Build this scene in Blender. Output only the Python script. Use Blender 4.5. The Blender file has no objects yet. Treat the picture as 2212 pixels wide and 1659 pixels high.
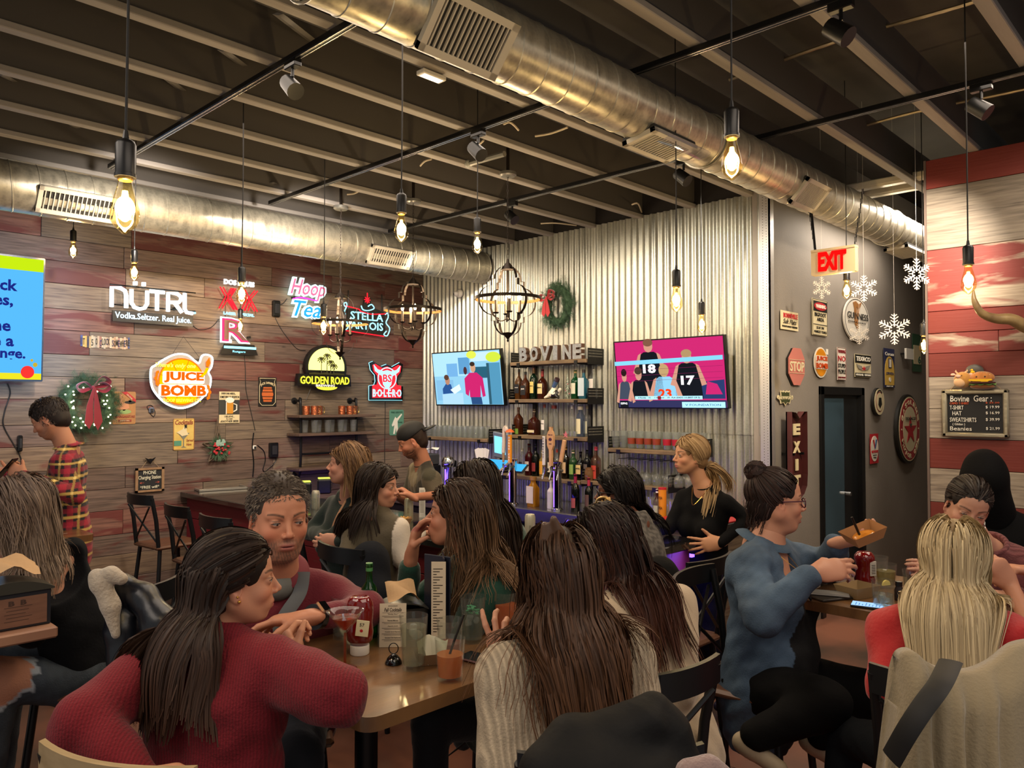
import bpy,math,random
import numpy as np
import openvdb as vdb
from mathutils import Vector,Matrix
random.seed(7);RNG=np.random.default_rng(7)
SC=bpy.context.scene;COL=SC.collection
# ---------------- camera, world, exposure ----------------
CAMZ=1.88;FPX=1668.0;PITCH=math.atan(0.0243)
FWH=np.array([.7187,.6953,0.]);RIGHT=np.array([.6953,-.7187,0.])
FWD=FWH*math.cos(PITCH)+np.array([0,0,math.sin(PITCH)])
UP=np.cross(RIGHT,FWD);CAM=np.array([0,0,CAMZ])
cd=bpy.data.cameras.new('camera');cam=bpy.data.objects.new('camera',cd);COL.objects.link(cam)
cd.sensor_width=36;cd.lens=FPX/2212*36;cd.clip_start=.05
cam.matrix_world=Matrix([[RIGHT[0],UP[0],-FWD[0],0],[RIGHT[1],UP[1],-FWD[1],0],[RIGHT[2],UP[2],-FWD[2],CAMZ],[0,0,0,1]])
SC.camera=cam
wd=bpy.data.worlds.new('world');SC.world=wd;wd.use_nodes=True
wd.node_tree.nodes['Background'].inputs[0].default_value=(.92,.90,.86,1)
wd.node_tree.nodes['Background'].inputs[1].default_value=.30
SC.view_settings.view_transform='Standard';SC.view_settings.look='None'
SC.view_settings.gamma=1;SC.view_settings.use_curve_mapping=False
SC.view_settings.exposure=0.35
SC.cycles.use_denoising=True
SC.cycles.max_bounces=7;SC.cycles.transparent_max_bounces=24;SC.cycles.caustics_reflective=False;SC.cycles.caustics_refractive=False
SC.cycles.sample_clamp_indirect=4.0
def lin(h):
 h=h.lstrip('#');c=[int(h[i:i+2],16)/255 for i in(0,2,4)]
 return[x/12.92 if x<=.04045 else((x+.055)/1.055)**2.4 for x in c]
def lamp(name,kind,loc,energy,color,size=.05,rot=None,size_y=None):
 l=bpy.data.lights.new(name,kind);l.energy=energy;l.color=lin(color)
 if kind=='AREA':
  l.size=size
  if size_y:l.shape='RECTANGLE';l.size_y=size_y
 elif kind=='SPOT':l.shadow_soft_size=size;l.spot_size=math.radians(95);l.spot_blend=.8
 else:l.shadow_soft_size=size
 o=bpy.data.objects.new(name,l);COL.objects.link(o);o.location=Vector(loc)
 if rot:o.rotation_euler=rot
 return o
lamp('fill_area_light','AREA',(1.2,-0.6,3.45),40,'#FFEBD6',2.6,(0,0,0),2.0)  # overhead fill panels added to brighten the room, no fittings built
lamp('fill_area_light','AREA',(-1.0,2.4,3.45),42,'#FFEEDD',1.6,(0,0,0),2.6)
lamp('fill_area_light','AREA',(2.6,3.4,3.50),44,'#FFEBD6',2.6,(0,0,0),2.2)
lamp('fill_area_light','AREA',(4.4,0.2,3.50),26,'#FFEAD4',1.4,(0,0,0),1.6)
lamp('fill_area_light','AREA',(7.4,2.2,3.5),60,'#FFF0DE',1.6,(0,0,0),.7)  # fill added near the hallway strips to brighten the grey wall
# ---------------- pixel to room helpers ----------------
def ray(px,py):return FWD+(px-1106)/FPX*RIGHT+(829.5-py)/FPX*UP
def PF(px,py,F):return CAM+ray(px,py)*F
def PX(px,py,x):d=ray(px,py);return CAM+d*(x/d[0])
def PY(px,py,y):d=ray(px,py);return CAM+d*(y/d[1])
def PZ(px,py,z):d=ray(px,py);return CAM+d*((z-CAMZ)/d[2])
XB,YC,YA,YD,ZJ=5.80,2.775,7.10,1.63,3.55
V=lambda*a:np.array(a if len(a)>1 else a[0],float)
def nrm(v):v=np.asarray(v,float);return v/max(np.linalg.norm(v),1e-9)
# ---------------- materials ----------------
MATS={}
def _new(name):
 m=bpy.data.materials.new(name);m.use_nodes=True;nt=m.node_tree
 return m,nt,nt.nodes['Principled BSDF'],nt.nodes['Material Output']
def mat(name,col='#808080',rough=.5,metal=0.,emit=0.,ecol=None,bump=None,noise=None,spec=.5,coat=0,sheen=0,trans=0):
 """noise=(scale, hex2, contrast[, stretch xyz]); bump=(scale, strength[, stretch])"""
 if name in MATS:return MATS[name]
 m,nt,b,out=_new(name);N=nt.nodes.new;L=nt.links.new
 c=lin(col)+[1];b.inputs['Base Color'].default_value=c;b.inputs['Roughness'].default_value=rough
 b.inputs['Metallic'].default_value=metal;b.inputs['Specular IOR Level'].default_value=spec
 if coat:b.inputs['Coat Weight'].default_value=coat
 if sheen:b.inputs['Sheen Weight'].default_value=sheen;b.inputs['Sheen Roughness'].default_value=.5
 if trans:b.inputs['Transmission Weight'].default_value=trans
 if emit:
  b.inputs['Emission Color'].default_value=lin(ecol or col)+[1];b.inputs['Emission Strength'].default_value=emit
 def tex(scale,st):
  tc=N('ShaderNodeTexCoord');mp=N('ShaderNodeMapping');mp.inputs['Scale'].default_value=st
  no=N('ShaderNodeTexNoise');no.inputs['Scale'].default_value=scale;no.inputs['Detail'].default_value=5
  L(tc.outputs['Object'],mp.inputs[0]);L(mp.outputs[0],no.inputs[0]);return no
 if noise:
  no=tex(noise[0],noise[3]if len(noise)>3 else(1,1,1));r=N('ShaderNodeValToRGB')
  k=noise[2];r.color_ramp.elements[0].position=.5-k/2;r.color_ramp.elements[1].position=.5+k/2
  r.color_ramp.elements[0].color=c;r.color_ramp.elements[1].color=lin(noise[1])+[1]
  L(no.outputs[0],r.inputs[0]);L(r.outputs[0],b.inputs['Base Color'])
 if bump:
  no=tex(bump[0],bump[2]if len(bump)>2 else(1,1,1));bp=N('ShaderNodeBump');bp.inputs['Strength'].default_value=bump[1]
  bp.inputs['Distance'].default_value=.01;L(no.outputs[0],bp.inputs['Height']);L(bp.outputs[0],b.inputs['Normal'])
 MATS[name]=m;return m
def emat(name,col='#FFFFFF',s=1.):
 if name in MATS:return MATS[name]
 m,nt,b,out=_new(name);e=nt.nodes.new('ShaderNodeEmission');e.inputs[0].default_value=lin(col)+[1];e.inputs[1].default_value=s
 nt.links.new(e.outputs[0],out.inputs[0]);MATS[name]=m;return m
def glass(name,tint='#FFFFFF',clear=.9,body=0.,bcol=None,rough=.03):
 """thin clear glass: see-through with fresnel gloss; body adds diffuse colour (frost, liquid)."""
 if name in MATS:return MATS[name]
 m,nt,b,out=_new(name);N=nt.nodes.new;L=nt.links.new
 nt.nodes.remove(b);t=N('ShaderNodeBsdfTransparent');t.inputs[0].default_value=[x*clear for x in lin(tint)]+[1]
 g=N('ShaderNodeBsdfGlossy');g.inputs['Roughness'].default_value=rough
 base=t
 if body:
  d=N('ShaderNodeBsdfDiffuse');d.inputs[0].default_value=lin(bcol or tint)+[1]
  tr=N('ShaderNodeBsdfTranslucent');tr.inputs[0].default_value=lin(bcol or tint)+[1]
  ad=N('ShaderNodeMixShader');L(d.outputs[0],ad.inputs[1]);L(tr.outputs[0],ad.inputs[2]);ad.inputs[0].default_value=.5
  mx=N('ShaderNodeMixShader');mx.inputs[0].default_value=body;L(t.outputs[0],mx.inputs[1]);L(ad.outputs[0],mx.inputs[2]);base=mx
 fr=N('ShaderNodeLayerWeight');fr.inputs[0].default_value=.35;pw=N('ShaderNodeMath');pw.operation='POWER';pw.inputs[1].default_value=2.2;L(fr.outputs['Facing'],pw.inputs[0])
 ma=N('ShaderNodeMath');ma.operation='MULTIPLY_ADD';ma.inputs[1].default_value=.5;ma.inputs[2].default_value=.035;ma.use_clamp=True
 L(pw.outputs[0],ma.inputs[0]);mx2=N('ShaderNodeMixShader');L(ma.outputs[0],mx2.inputs[0]);L(base.outputs[0],mx2.inputs[1]);L(g.outputs[0],mx2.inputs[2])
 L(mx2.outputs[0],out.inputs[0]);MATS[name]=m;return m
 # ---------------- mesh builder ----------------
def fr(o=(0,0,0),rz=0,rx=0,ry=0):
 return np.array(Matrix.Translation(Vector(o))@Matrix.Rotation(rz,4,'Z')@Matrix.Rotation(rx,4,'X')@Matrix.Rotation(ry,4,'Y'))
def basis(o,x,y,z):
 m=np.eye(4);m[:3,0]=x;m[:3,1]=y;m[:3,2]=z;m[:3,3]=o;return m
class MB:
 def __init__(s):s.v=[];s.f=[];s.m=[];s.n=0;s.M=np.eye(4);s.mi=0;s.c=[];s.col=(1,1,1)
 def add(s,v,f,mi=None):
  v=np.asarray(v,float);v=v@s.M[:3,:3].T+s.M[:3,3]
  s.v.append(v);s.c.append(np.tile(s.col,(len(v),1)));o=s.n
  s.f+=[tuple(int(i)+o for i in q)for q in f];s.m+=[s.mi if mi is None else mi]*len(f);s.n+=len(v);return s
 def box(s,a,b,bev=0.,M=None):
  a=np.minimum(a,b)if False else np.asarray(a,float);b=np.asarray(b,float)
  lo,hi=np.minimum(a,b),np.maximum(a,b)
  if bev<=0:
   v=[(x,y,z)for x in(lo[0],hi[0])for y in(lo[1],hi[1])for z in(lo[2],hi[2])]
   f=[(0,1,3,2),(4,6,7,5),(0,4,5,1),(2,3,7,6),(0,2,6,4),(1,5,7,3)]
  else:
   bev=min(bev,.49*float((hi-lo).min()));v=[];idx={}
   for i in range(8):
    sgn=[(i>>2)&1,(i>>1)&1,i&1]
    for ax in range(3):
     p=[hi[k]if sgn[k]else lo[k]for k in range(3)]
     for k in range(3):
      if k!=ax:p[k]+=-bev if sgn[k]else bev
     idx[(i,ax)]=len(v);v.append(p)
   f=[];
   def ix(sg,ax):return idx[(sg[0]*4+sg[1]*2+sg[2],ax)]
   for ax in range(3):
    o1,o2=(ax+1)%3,(ax+2)%3
    for sd in(0,1):
     q=[]
     for(u,w)in((0,0),(1,0),(1,1),(0,1)):
      sg=[0,0,0];sg[ax]=sd;sg[o1]=u;sg[o2]=w;q.append(ix(sg,ax))
     f.append(q if sd else q[::-1])
   for ax in range(3):
    o1,o2=(ax+1)%3,(ax+2)%3
    for u in(0,1):
     for w in(0,1):
      s0=[0,0,0];s0[o1]=u;s0[o2]=w;s1=list(s0);s1[ax]=1
      q=[ix(s0,o1),ix(s1,o1),ix(s1,o2),ix(s0,o2)];f.append(q if u!=w else q[::-1])
   for i in range(8):
    sg=[(i>>2)&1,(i>>1)&1,i&1];q=[idx[(i,0)],idx[(i,1)],idx[(i,2)]]
    f.append(q if(sum(sg)%2==1)else q[::-1])
  if M is not None:v=np.asarray(v)@M[:3,:3].T+M[:3,3]
  return s.add(v,f)
 def tube(s,pts,r,seg=8,caps=True,closed=False,flat=None):
  P=np.asarray(pts,float);n=len(P);r=np.broadcast_to(np.asarray(r,float),(n,))
  T=np.zeros_like(P)
  if closed:T=np.roll(P,-1,0)-np.roll(P,1,0)
  else:T[1:-1]=P[2:]-P[:-2];T[0]=P[1]-P[0];T[-1]=P[-1]-P[-2]
  T/=np.maximum(np.linalg.norm(T,axis=1,keepdims=True),1e-9)
  u=np.cross(T[0],[0,0,1.]);u=u if np.linalg.norm(u)>.1 else np.cross(T[0],[1.,0,0]);u=nrm(u);vs=[]
  a=np.linspace(0,2*np.pi,seg,endpoint=False)
  fx,fy=(1,1)if flat is None else flat
  for i in range(n):
   u=nrm(u-T[i]*np.dot(u,T[i]));w=np.cross(T[i],u)
   vs.append(P[i]+r[i]*(np.cos(a)[:,None]*u*fx+np.sin(a)[:,None]*w*fy))
  f=[];m=n if closed else n-1
  for i in range(m):
   j=(i+1)%n
   for k in range(seg):k2=(k+1)%seg;f.append((i*seg+k,i*seg+k2,j*seg+k2,j*seg+k))
  if caps and not closed:f.append(tuple(range(seg))[::-1]);f.append(tuple((n-1)*seg+k for k in range(seg)))
  return s.add(np.concatenate(vs),f)
 def lathe(s,prof,seg=20,c=(0,0,0),caps=True):
  pr=np.asarray(prof,float);a=np.linspace(0,2*np.pi,seg,endpoint=False);v=[]
  for r,z in pr:v.append(np.stack([c[0]+r*np.cos(a),c[1]+r*np.sin(a),np.full(seg,c[2]+z)],1))
  f=[];n=len(pr)
  for i in range(n-1):
   for k in range(seg):k2=(k+1)%seg;f.append((i*seg+k,i*seg+k2,(i+1)*seg+k2,(i+1)*seg+k))
  if caps:
   if pr[0][0]>1e-5:f.append(tuple(range(seg))[::-1])
   if pr[-1][0]>1e-5:f.append(tuple((n-1)*seg+k for k in range(seg)))
  return s.add(np.concatenate(v),f)
 def prism(s,poly,d0,d1,plane='xz'):
  """polygon in local x-z plane (u,v), extruded along y from d0 to d1 (front = d0, toward -y)."""
  p=np.asarray(poly,float);n=len(p)
  ar=np.sum(p[:,0]*np.roll(p[:,1],-1)-np.roll(p[:,0],-1)*p[:,1])
  if ar<0:p=p[::-1]
  def mk(d):return np.stack([p[:,0],np.full(n,d),p[:,1]],1)if plane=='xz' else np.stack([p[:,0],p[:,1],np.full(n,d)],1)
  v=np.concatenate([mk(d0),mk(d1)]);f=[tuple(range(n)),tuple(range(n,2*n))[::-1]]+[(i,n+i,n+(i+1)%n,(i+1)%n)for i in range(n)]
  if plane!='xz':f=[q[::-1]for q in f]
  return s.add(v,f)
 def ball(s,c,r,seg=12,rings=8,R=None):
  r=np.broadcast_to(np.asarray(r,float),(3,));th=np.linspace(0,np.pi,rings+1)[1:-1];a=np.linspace(0,2*np.pi,seg,endpoint=False)
  v=[np.array([[0,0,1.]])]+[np.stack([np.sin(t)*np.cos(a),np.sin(t)*np.sin(a),np.full(seg,np.cos(t))],1)for t in th]+[np.array([[0,0,-1.]])]
  v=np.concatenate(v)*r
  if R is not None:v=v@np.asarray(R).T
  v=v+np.asarray(c,float);f=[];L=len(v)-1
  for k in range(seg):
   k2=(k+1)%seg;f.append((0,1+k,1+k2));f.append((L,1+(rings-2)*seg+k2,1+(rings-2)*seg+k))
   for i in range(rings-2):f.append((1+i*seg+k,1+(i+1)*seg+k,1+(i+1)*seg+k2,1+i*seg+k2))
  return s.add(v,f)
 def text(s,t,cx,cz,w=None,h=None,y=0.,depth=.004,bold=0.,shear=0.,rot=0.,mi=None,res=2,arc=None):
  v,f=textmesh(t,bold,shear,res)
  lo,hi=v[:,:2].min(0),v[:,:2].max(0);sz=hi-lo;v=v.copy();v[:,:2]-=(lo+hi)/2
  sx=w/sz[0]if w else None;sy=h/sz[1]if h else None
  sx=sx or sy;sy=sy or sx;x=v[:,0]*sx;z=v[:,1]*sy
  if arc:
   a=x/abs(arc)
   if arc>0:x,z=(arc+z)*np.sin(a),(arc+z)*np.cos(a)-arc
   else:R=-arc;x,z=(R-z)*np.sin(a),-(R-z)*np.cos(a)+R
  c,sn=math.cos(rot),math.sin(rot)
  V3=np.stack([cx+x*c-z*sn,np.where(v[:,2]>0,y-depth,y),cz+x*sn+z*c],1)
  return s.add(V3,f,mi)
 def plate(s,x0,x1,z0,z1,y0,y1,r=0):
  if r<=0:return s.box((x0,y0,z0),(x1,y1,z1))
  return s.prism(rrect((x0+x1)/2,(z0+z1)/2,x1-x0,z1-z0,r),y0,y1)
 def build(s,name,mats,parent=None,smooth=None,M=None,**props):
  v=np.concatenate(s.v)if s.v else np.zeros((0,3));me=bpy.data.meshes.new(name)
  me.from_pydata(v.tolist(),[],s.f)
  mats=mats if isinstance(mats,(list,tuple))else[mats]
  for m in mats:me.materials.append(m)
  if len(mats)>1:me.polygons.foreach_set('material_index',np.array(s.m,dtype=np.int32))
  if smooth is not None:
   me.shade_smooth();me.set_sharp_from_angle(angle=math.radians(smooth))
  me.update();return link(name,me,parent,M,**props)
def link(name,me,parent=None,M=None,**props):
 o=bpy.data.objects.new(name,me);COL.objects.link(o)
 if parent is not None:o.parent=parent
 if M is not None:
  o.matrix_basis=Matrix(np.asarray(M).tolist())
 for k,x in props.items():o[k]=x
 return o
def thing(name,label,cat,M=None,loc=None,rz=0,group=None):
 o=bpy.data.objects.new(name,None);COL.objects.link(o);o.empty_display_size=.05
 if M is not None:o.matrix_basis=Matrix(np.asarray(M).tolist())
 elif loc is not None:o.location=Vector(loc);o.rotation_euler=(0,0,rz)
 o['label']=label;o['category']=cat
 if group:o['group']=group
 return o
def tag(o,label,cat,group=None):
 o['label']=label;o['category']=cat
 if group:o['group']=group
 return o
def copy_tree(o,parent=None):
 c=o.copy();COL.objects.link(c)
 if parent is not None:c.parent=parent
 for ch in[x for x in o.children]:copy_tree(ch,c)
 return c
_TX={}
def textmesh(t,bold=0.,shear=0.,res=2):
 key=(t,bold,shear,res)
 if key not in _TX:
  cu=bpy.data.curves.new('t','FONT');cu.body=t;cu.extrude=.5;cu.offset=bold;cu.shear=shear;cu.resolution_u=res
  cu.fill_mode='BOTH'
  ob=bpy.data.objects.new('t',cu);COL.objects.link(ob)
  dg=bpy.context.evaluated_depsgraph_get();ev=ob.evaluated_get(dg);me=ev.to_mesh()
  v=np.empty(len(me.vertices)*3,np.float32);me.vertices.foreach_get('co',v);f=[tuple(p.vertices)for p in me.polygons]
  v=v.reshape(-1,3).astype(float);ev.to_mesh_clear();bpy.data.objects.remove(ob);bpy.data.curves.remove(cu)
  _TX[key]=(v,[q[::-1]for q in f]if False else f)
 return _TX[key]
def rrect(cx,cz,w,h,r,n=5):
 r=min(r,w/2-1e-5,h/2-1e-5);P=[]
 for(sx,sz,a0)in((1,1,0),(-1,1,90),(-1,-1,180),(1,-1,270)):
  for k in range(n+1):a=math.radians(a0+90*k/n);P.append((cx+sx*(w/2-r)+r*math.cos(a),cz+sz*(h/2-r)+r*math.sin(a)))
 return P
def circ(cx,cz,rx,rz=None,n=32,a0=0,a1=360):
 rz=rz or rx;return[(cx+rx*math.cos(math.radians(a0+(a1-a0)*k/(n if a1-a0>=360 else n-1))),cz+rz*math.sin(math.radians(a0+(a1-a0)*k/(n if a1-a0>=360 else n-1))))for k in range(n)]
def star(cx,cz,R,r,n=5,a0=90):
 return[(cx+(R if k%2==0 else r)*math.cos(math.radians(a0+180*k/n)),cz+(R if k%2==0 else r)*math.sin(math.radians(a0+180*k/n)))for k in range(2*n)]
def smooth_path(pts,n=6,closed=False):
 P=np.asarray(pts,float);N=len(P);out=[]
 rng=range(N if closed else N-1)
 for i in rng:
  g=(lambda j:P[j%N])if closed else(lambda j:P[min(max(j,0),N-1)])
  p0,p1,p2,p3=g(i-1),g(i),g(i+1),g(i+2)
  for k in range(n):
   t=k/n;out.append(.5*((2*p1)+(-p0+p2)*t+(2*p0-5*p1+4*p2-p3)*t*t+(-p0+3*p1-3*p2+p3)*t**3))
 if not closed:out.append(P[-1])
 return np.array(out)
def WF(w,p,ry=0):return fr(p,rz=(-math.pi/2 if w in 'BD' else 0),ry=ry)
def onwall(w,px,py,off=0.):
 return PY(px,py,YA-off)if w=='A' else PX(px,py,XB-off)if w in 'BD' else PY(px,py,YC-off)
def wrect(w,x0,x1,y0,y1,off=0.):
 xc,yc=(x0+x1)/2,(y0+y1)/2;c=onwall(w,xc,yc,off)
 return c,np.linalg.norm(onwall(w,x1,yc,off)-onwall(w,x0,yc,off)),abs((onwall(w,xc,y0,off)-onwall(w,xc,y1,off))[2])
# ---------------- floor, ceiling, walls ----------------
def floor_mat():
 m,nt,b,out=_new('brown_concrete_red_patch');N=nt.nodes.new;L=nt.links.new
 tc=N('ShaderNodeTexCoord');a=N('ShaderNodeTexNoise');a.inputs['Scale'].default_value=1.3;a.inputs['Detail'].default_value=8
 r=N('ShaderNodeValToRGB');e=r.color_ramp.elements;e[0].position=.35;e[0].color=lin('#4A3A30')+[1];e[1].position=.68;e[1].color=lin('#8A5A46')+[1]
 L(tc.outputs['Object'],a.inputs[0]);L(a.outputs[0],r.inputs[0])
 mk=N('ShaderNodeVectorMath');mk.operation='DISTANCE';mk.inputs[1].default_value=(2.75,1.0,0)  # distance mask blends a round red patch into the brown concrete colour
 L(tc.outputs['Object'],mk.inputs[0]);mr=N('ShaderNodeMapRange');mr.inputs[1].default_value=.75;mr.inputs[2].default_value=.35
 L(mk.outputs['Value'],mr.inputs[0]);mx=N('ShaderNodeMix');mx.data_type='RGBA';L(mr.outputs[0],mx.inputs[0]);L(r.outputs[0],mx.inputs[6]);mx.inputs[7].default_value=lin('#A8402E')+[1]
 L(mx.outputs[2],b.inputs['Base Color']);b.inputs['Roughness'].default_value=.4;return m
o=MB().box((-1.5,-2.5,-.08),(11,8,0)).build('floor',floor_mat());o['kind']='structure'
deckm=mat('deck_black','#454340',.8,noise=(3,'#555250',.5))
o=MB().box((-1.5,-2.5,4.12),(11,8,4.2)).build('ceiling',deckm);o['kind']='structure'
flm=mat('joist_flange_grey','#AAA39C',.6,noise=(4,'#8C867F',.4,(.3,3,3)));wbm=mat('joist_web','#55504B',.75)
ys=[.80-.535*2+.535*k for k in range(14)]
for k,y in enumerate(ys):
 if y>YA:continue
 x1=11 if y<YC else 5.9
 j=MB().box((-1.5,y-.032,ZJ),(x1,y+.032,ZJ+.035),.004).build('joist',flm,o)
 MB().box((-1.5,y-.012,ZJ+.035),(x1,y+.012,ZJ+.27)).build('web',wbm,j)
for(a,b)in(((480,108),(540,152)),((355,165),(415,212)),((600,30),(716,120)),((2,160),(48,187)),((150,265),(180,285)),((590,395),(620,420))):
 p,q=PZ(*a,3.62),PZ(*b,3.80);MB().tube([p,q],.016,4,flat=(1.6,.4)).build('bridging_strap',mat('strap_grey','#6A6661',.6),o)
def wood(name,c1,c2,paint=None,amt=.5,dark='#2A1F1A'):
 m,nt,b,out=_new(name);N=nt.nodes.new;L=nt.links.new
 tc=N('ShaderNodeTexCoord');oi=N('ShaderNodeObjectInfo');ad=N('ShaderNodeVectorMath');ad.operation='ADD'
 sc=N('ShaderNodeVectorMath');sc.operation='SCALE';sc.inputs[3].default_value=37.;cb=N('ShaderNodeCombineXYZ')
 for i in range(3):L(oi.outputs['Random'],cb.inputs[i])
 L(cb.outputs[0],sc.inputs[0]);L(tc.outputs['Object'],ad.inputs[0]);L(sc.outputs[0],ad.inputs[1])
 def nz(scale,st,det=6,dist=0):
  mp=N('ShaderNodeMapping');mp.inputs['Scale'].default_value=st;n=N('ShaderNodeTexNoise');n.inputs['Scale'].default_value=scale
  n.inputs['Detail'].default_value=det;n.inputs['Distortion'].default_value=dist;L(ad.outputs[0],mp.inputs[0]);L(mp.outputs[0],n.inputs[0]);return n
 g=nz(6,(.7,.7,12),8,.3);r=N('ShaderNodeValToRGB');e=r.color_ramp.elements
 e[0].position=.3;e[0].color=lin(c1)+[1];e[1].position=.7;e[1].color=lin(c2)+[1];x=r.color_ramp.elements.new(.42);x.color=[.6*a+.4*d for a,d in zip(lin(c1),lin(c2))]+[1]
 L(g.outputs[0],r.inputs[0]);col=r.outputs[0]
 if paint:
  pn=nz(2.2,(.8,.8,4.),7,.6);pr=N('ShaderNodeMapRange');pr.inputs[1].default_value=.5-(amt-.5)*.5+.0;pr.inputs[2].default_value=pr.inputs[1].default_value+.09
  L(pn.outputs[0],pr.inputs[0]);mx=N('ShaderNodeMix');mx.data_type='RGBA';L(pr.outputs[0],mx.inputs[0]);L(col,mx.inputs[6]);mx.inputs[7].default_value=lin(paint)+[1];col=mx.outputs[2]
 hv=N('ShaderNodeHueSaturation');mv=N('ShaderNodeMapRange');mv.inputs[3].default_value=.78;mv.inputs[4].default_value=1.18
 L(oi.outputs['Random'],mv.inputs[0]);L(mv.outputs[0],hv.inputs['Value']);L(col,hv.inputs['Color'])
 kn=nz(1.6,(2,2,5),2);kr=N('ShaderNodeMapRange');kr.inputs[1].default_value=.74;kr.inputs[2].default_value=.78;L(kn.outputs[0],kr.inputs[0])
 mk=N('ShaderNodeMix');mk.data_type='RGBA';L(kr.outputs[0],mk.inputs[0]);L(hv.outputs[0],mk.inputs[6]);mk.inputs[7].default_value=lin(dark)+[1]
 L(mk.outputs[2],b.inputs['Base Color']);b.inputs['Roughness'].default_value=.62
 bp=N('ShaderNodeBump');bp.inputs['Strength'].default_value=.35;bp.inputs['Distance'].default_value=.004;L(g.outputs[0],bp.inputs['Height']);L(bp.outputs[0],b.inputs['Normal'])
 MATS[name]=m;return m
WD=[wood('barnwood_brown','#4A3B33','#7C6558','#5E2F28',.40),wood('barnwood_grey','#52463D','#85735F','#663630',.22),wood('barnwood_reddish','#54362E','#80584A','#5E2924',.62),wood('barnwood_tan','#5A473B','#8E765E','#6C3A31',.3)]
WR=[wood('plank_red_paint','#7C6A58','#A89078','#74291F',1.18),wood('plank_weathered_grey','#6E6257','#A39685','#8A3A2E',.12),wood('plank_half_red','#857464','#B5A48F','#78302A',.74)]
_pl={}
def plank(parent,w,h,M,m,name='plank'):
 if 'p' not in _pl:
  mb=MB().box((-.5,-.5,-.5),(.5,.5,.5),.012);_pl['p']=mb
 mb=_pl['p'];key=(round(w,3),round(h,3),m.name)
 if key not in _pl:
  q=MB();q.box((-w/2,-.009,-h/2),(w/2,.009,h/2),.0025);ob=q.build(name,m,parent,M=M);_pl[key]=ob.data;return ob
 return link(name,_pl[key],parent,M)
wa=MB().box((-1.5,YA+.012,0),(XB+.1,YA+.1,4.12)).build('wall_back',mat('backing_dark','#191412',.9),kind='structure')
rr=random.Random(11);z=.0;row=0
while z<3.95:
 h=[.185,.185,.20,.175,.21][row%5];x=.9-rr.random()*1.1
 while x<XB:
  w=rr.choice([1.0,1.4,1.9,.7,1.6]);x1=min(x+w,XB+.02)
  if XB-x1<.25:x1=XB+.02
  plank(wa,round(x1-x-.003,3),h-.003,fr(((x+x1)/2,YA+.004-rr.random()*.005,z+h/2)),rr.choice(WD+[WD[0],WD[2]]));x=x1
 z+=h;row+=1
wdn=MB().box((XB+.012,-2.2,0),(XB+.12,YD-.002,ZJ)).build('wall_right',mat('backing_dark'),kind='structure')
edges=[340,411,543,675,722,765,815,883,946,1010,1082,1130,1180,1235]
zs=[ZJ]+[onwall('D',1999,e)[2]for e in edges[1:]]
while zs[-1]>.25:zs.append(zs[-1]-.19)
zs.append(0.)
kinds=[0,1,2,0,2,0,1,1,0,1,0,1,0,1,2,0,1,0,1,2,0,1,0]
for i in range(len(zs)-1):
 h=zs[i]-zs[i+1];y=YD;k=0
 cuts={1:[.60],2:[1.3],3:[.75],4:[.42]}.get(i,[rr.uniform(.8,1.6)])
 while y>-2.2:
  w=cuts[k]if k<len(cuts)else rr.uniform(.9,1.6);y1=max(y-w,-2.2)
  mm=WR[kinds[i%len(kinds)]]if k==0 else WR[(kinds[i%len(kinds)]+[2,0,1][k%3])%3]
  if i==1:mm=WR[1]if k==0 else WR[0]
  if i in(2,0)and k==1:mm=WR[2]
  plank(wdn,round(y-y1-.003,3),round(h-.003,3),WF('D',(XB+.004-rr.random()*.004,(y+y1)/2,(zs[i]+zs[i+1])/2)),mm);y=y1;k+=1
MB().box((XB-.012,YD-.003,0),(XB+.13,YD+.012,ZJ)).build('trim_1',mat('edge_bead','#6A5A52',.5),kind='structure')
gm=mat('grey_wall_paint','#8B837A',.62,noise=(2.2,'#7E766D',.6),bump=(90,.12))
d0,d1=PY(1769,900,YC)[0],PY(1864,900,YC)[0];dz=PY(1815,836,YC)[2]
wc=MB();wc.box((XB,YC,0),(d0,YC+.14,4.12));wc.box((d1,YC,0),(11,YC+.14,4.12));wc.box((d0,YC,dz),(d1,YC+.14,4.12));wc.build('wall_hallway',gm,kind='structure')
MB().box((10.9,-2.2,0),(11,YC,4.12)).build('wall_far',gm,kind='structure')
MB().box((XB+.13,YD-.14,0),(11,YD-.02,ZJ)).build('wall_near',gm,kind='structure')
blk=mat('door_frame_black','#0C0C0D',.35)
dr=MB();t=.075
dr.box((d0,YC-.02,0),(d0+t,YC+.15,dz),.004);dr.box((d1-t,YC-.02,0),(d1,YC+.15,dz),.004);dr.box((d0,YC-.02,dz-t),(d1,YC+.15,dz),.004)
dro=dr.build('door_1',blk,kind='structure')
MB().box((d0+t,YC+.03,0),(d1-t,YC+.05,dz-t)).build('door_panel',mat('door_dark','#1A1C1E',.28),dro)
xg=PY(1827,900,YC)[0]
gp=MB().box((d0+t+.03,YC+.018,.15),(xg,YC+.028,dz-t-.03)).build('glass_pane',mat('door_glass_blue','#3F5460',.12,spec=.8),dro)
MB().tube([(xg+.03,YC-.03,1.03),(xg+.03,YC+.03,1.03)],.02,10).build('door_handle',mat('brushed_steel','#B8B8B8',.3,1),dro)
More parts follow.
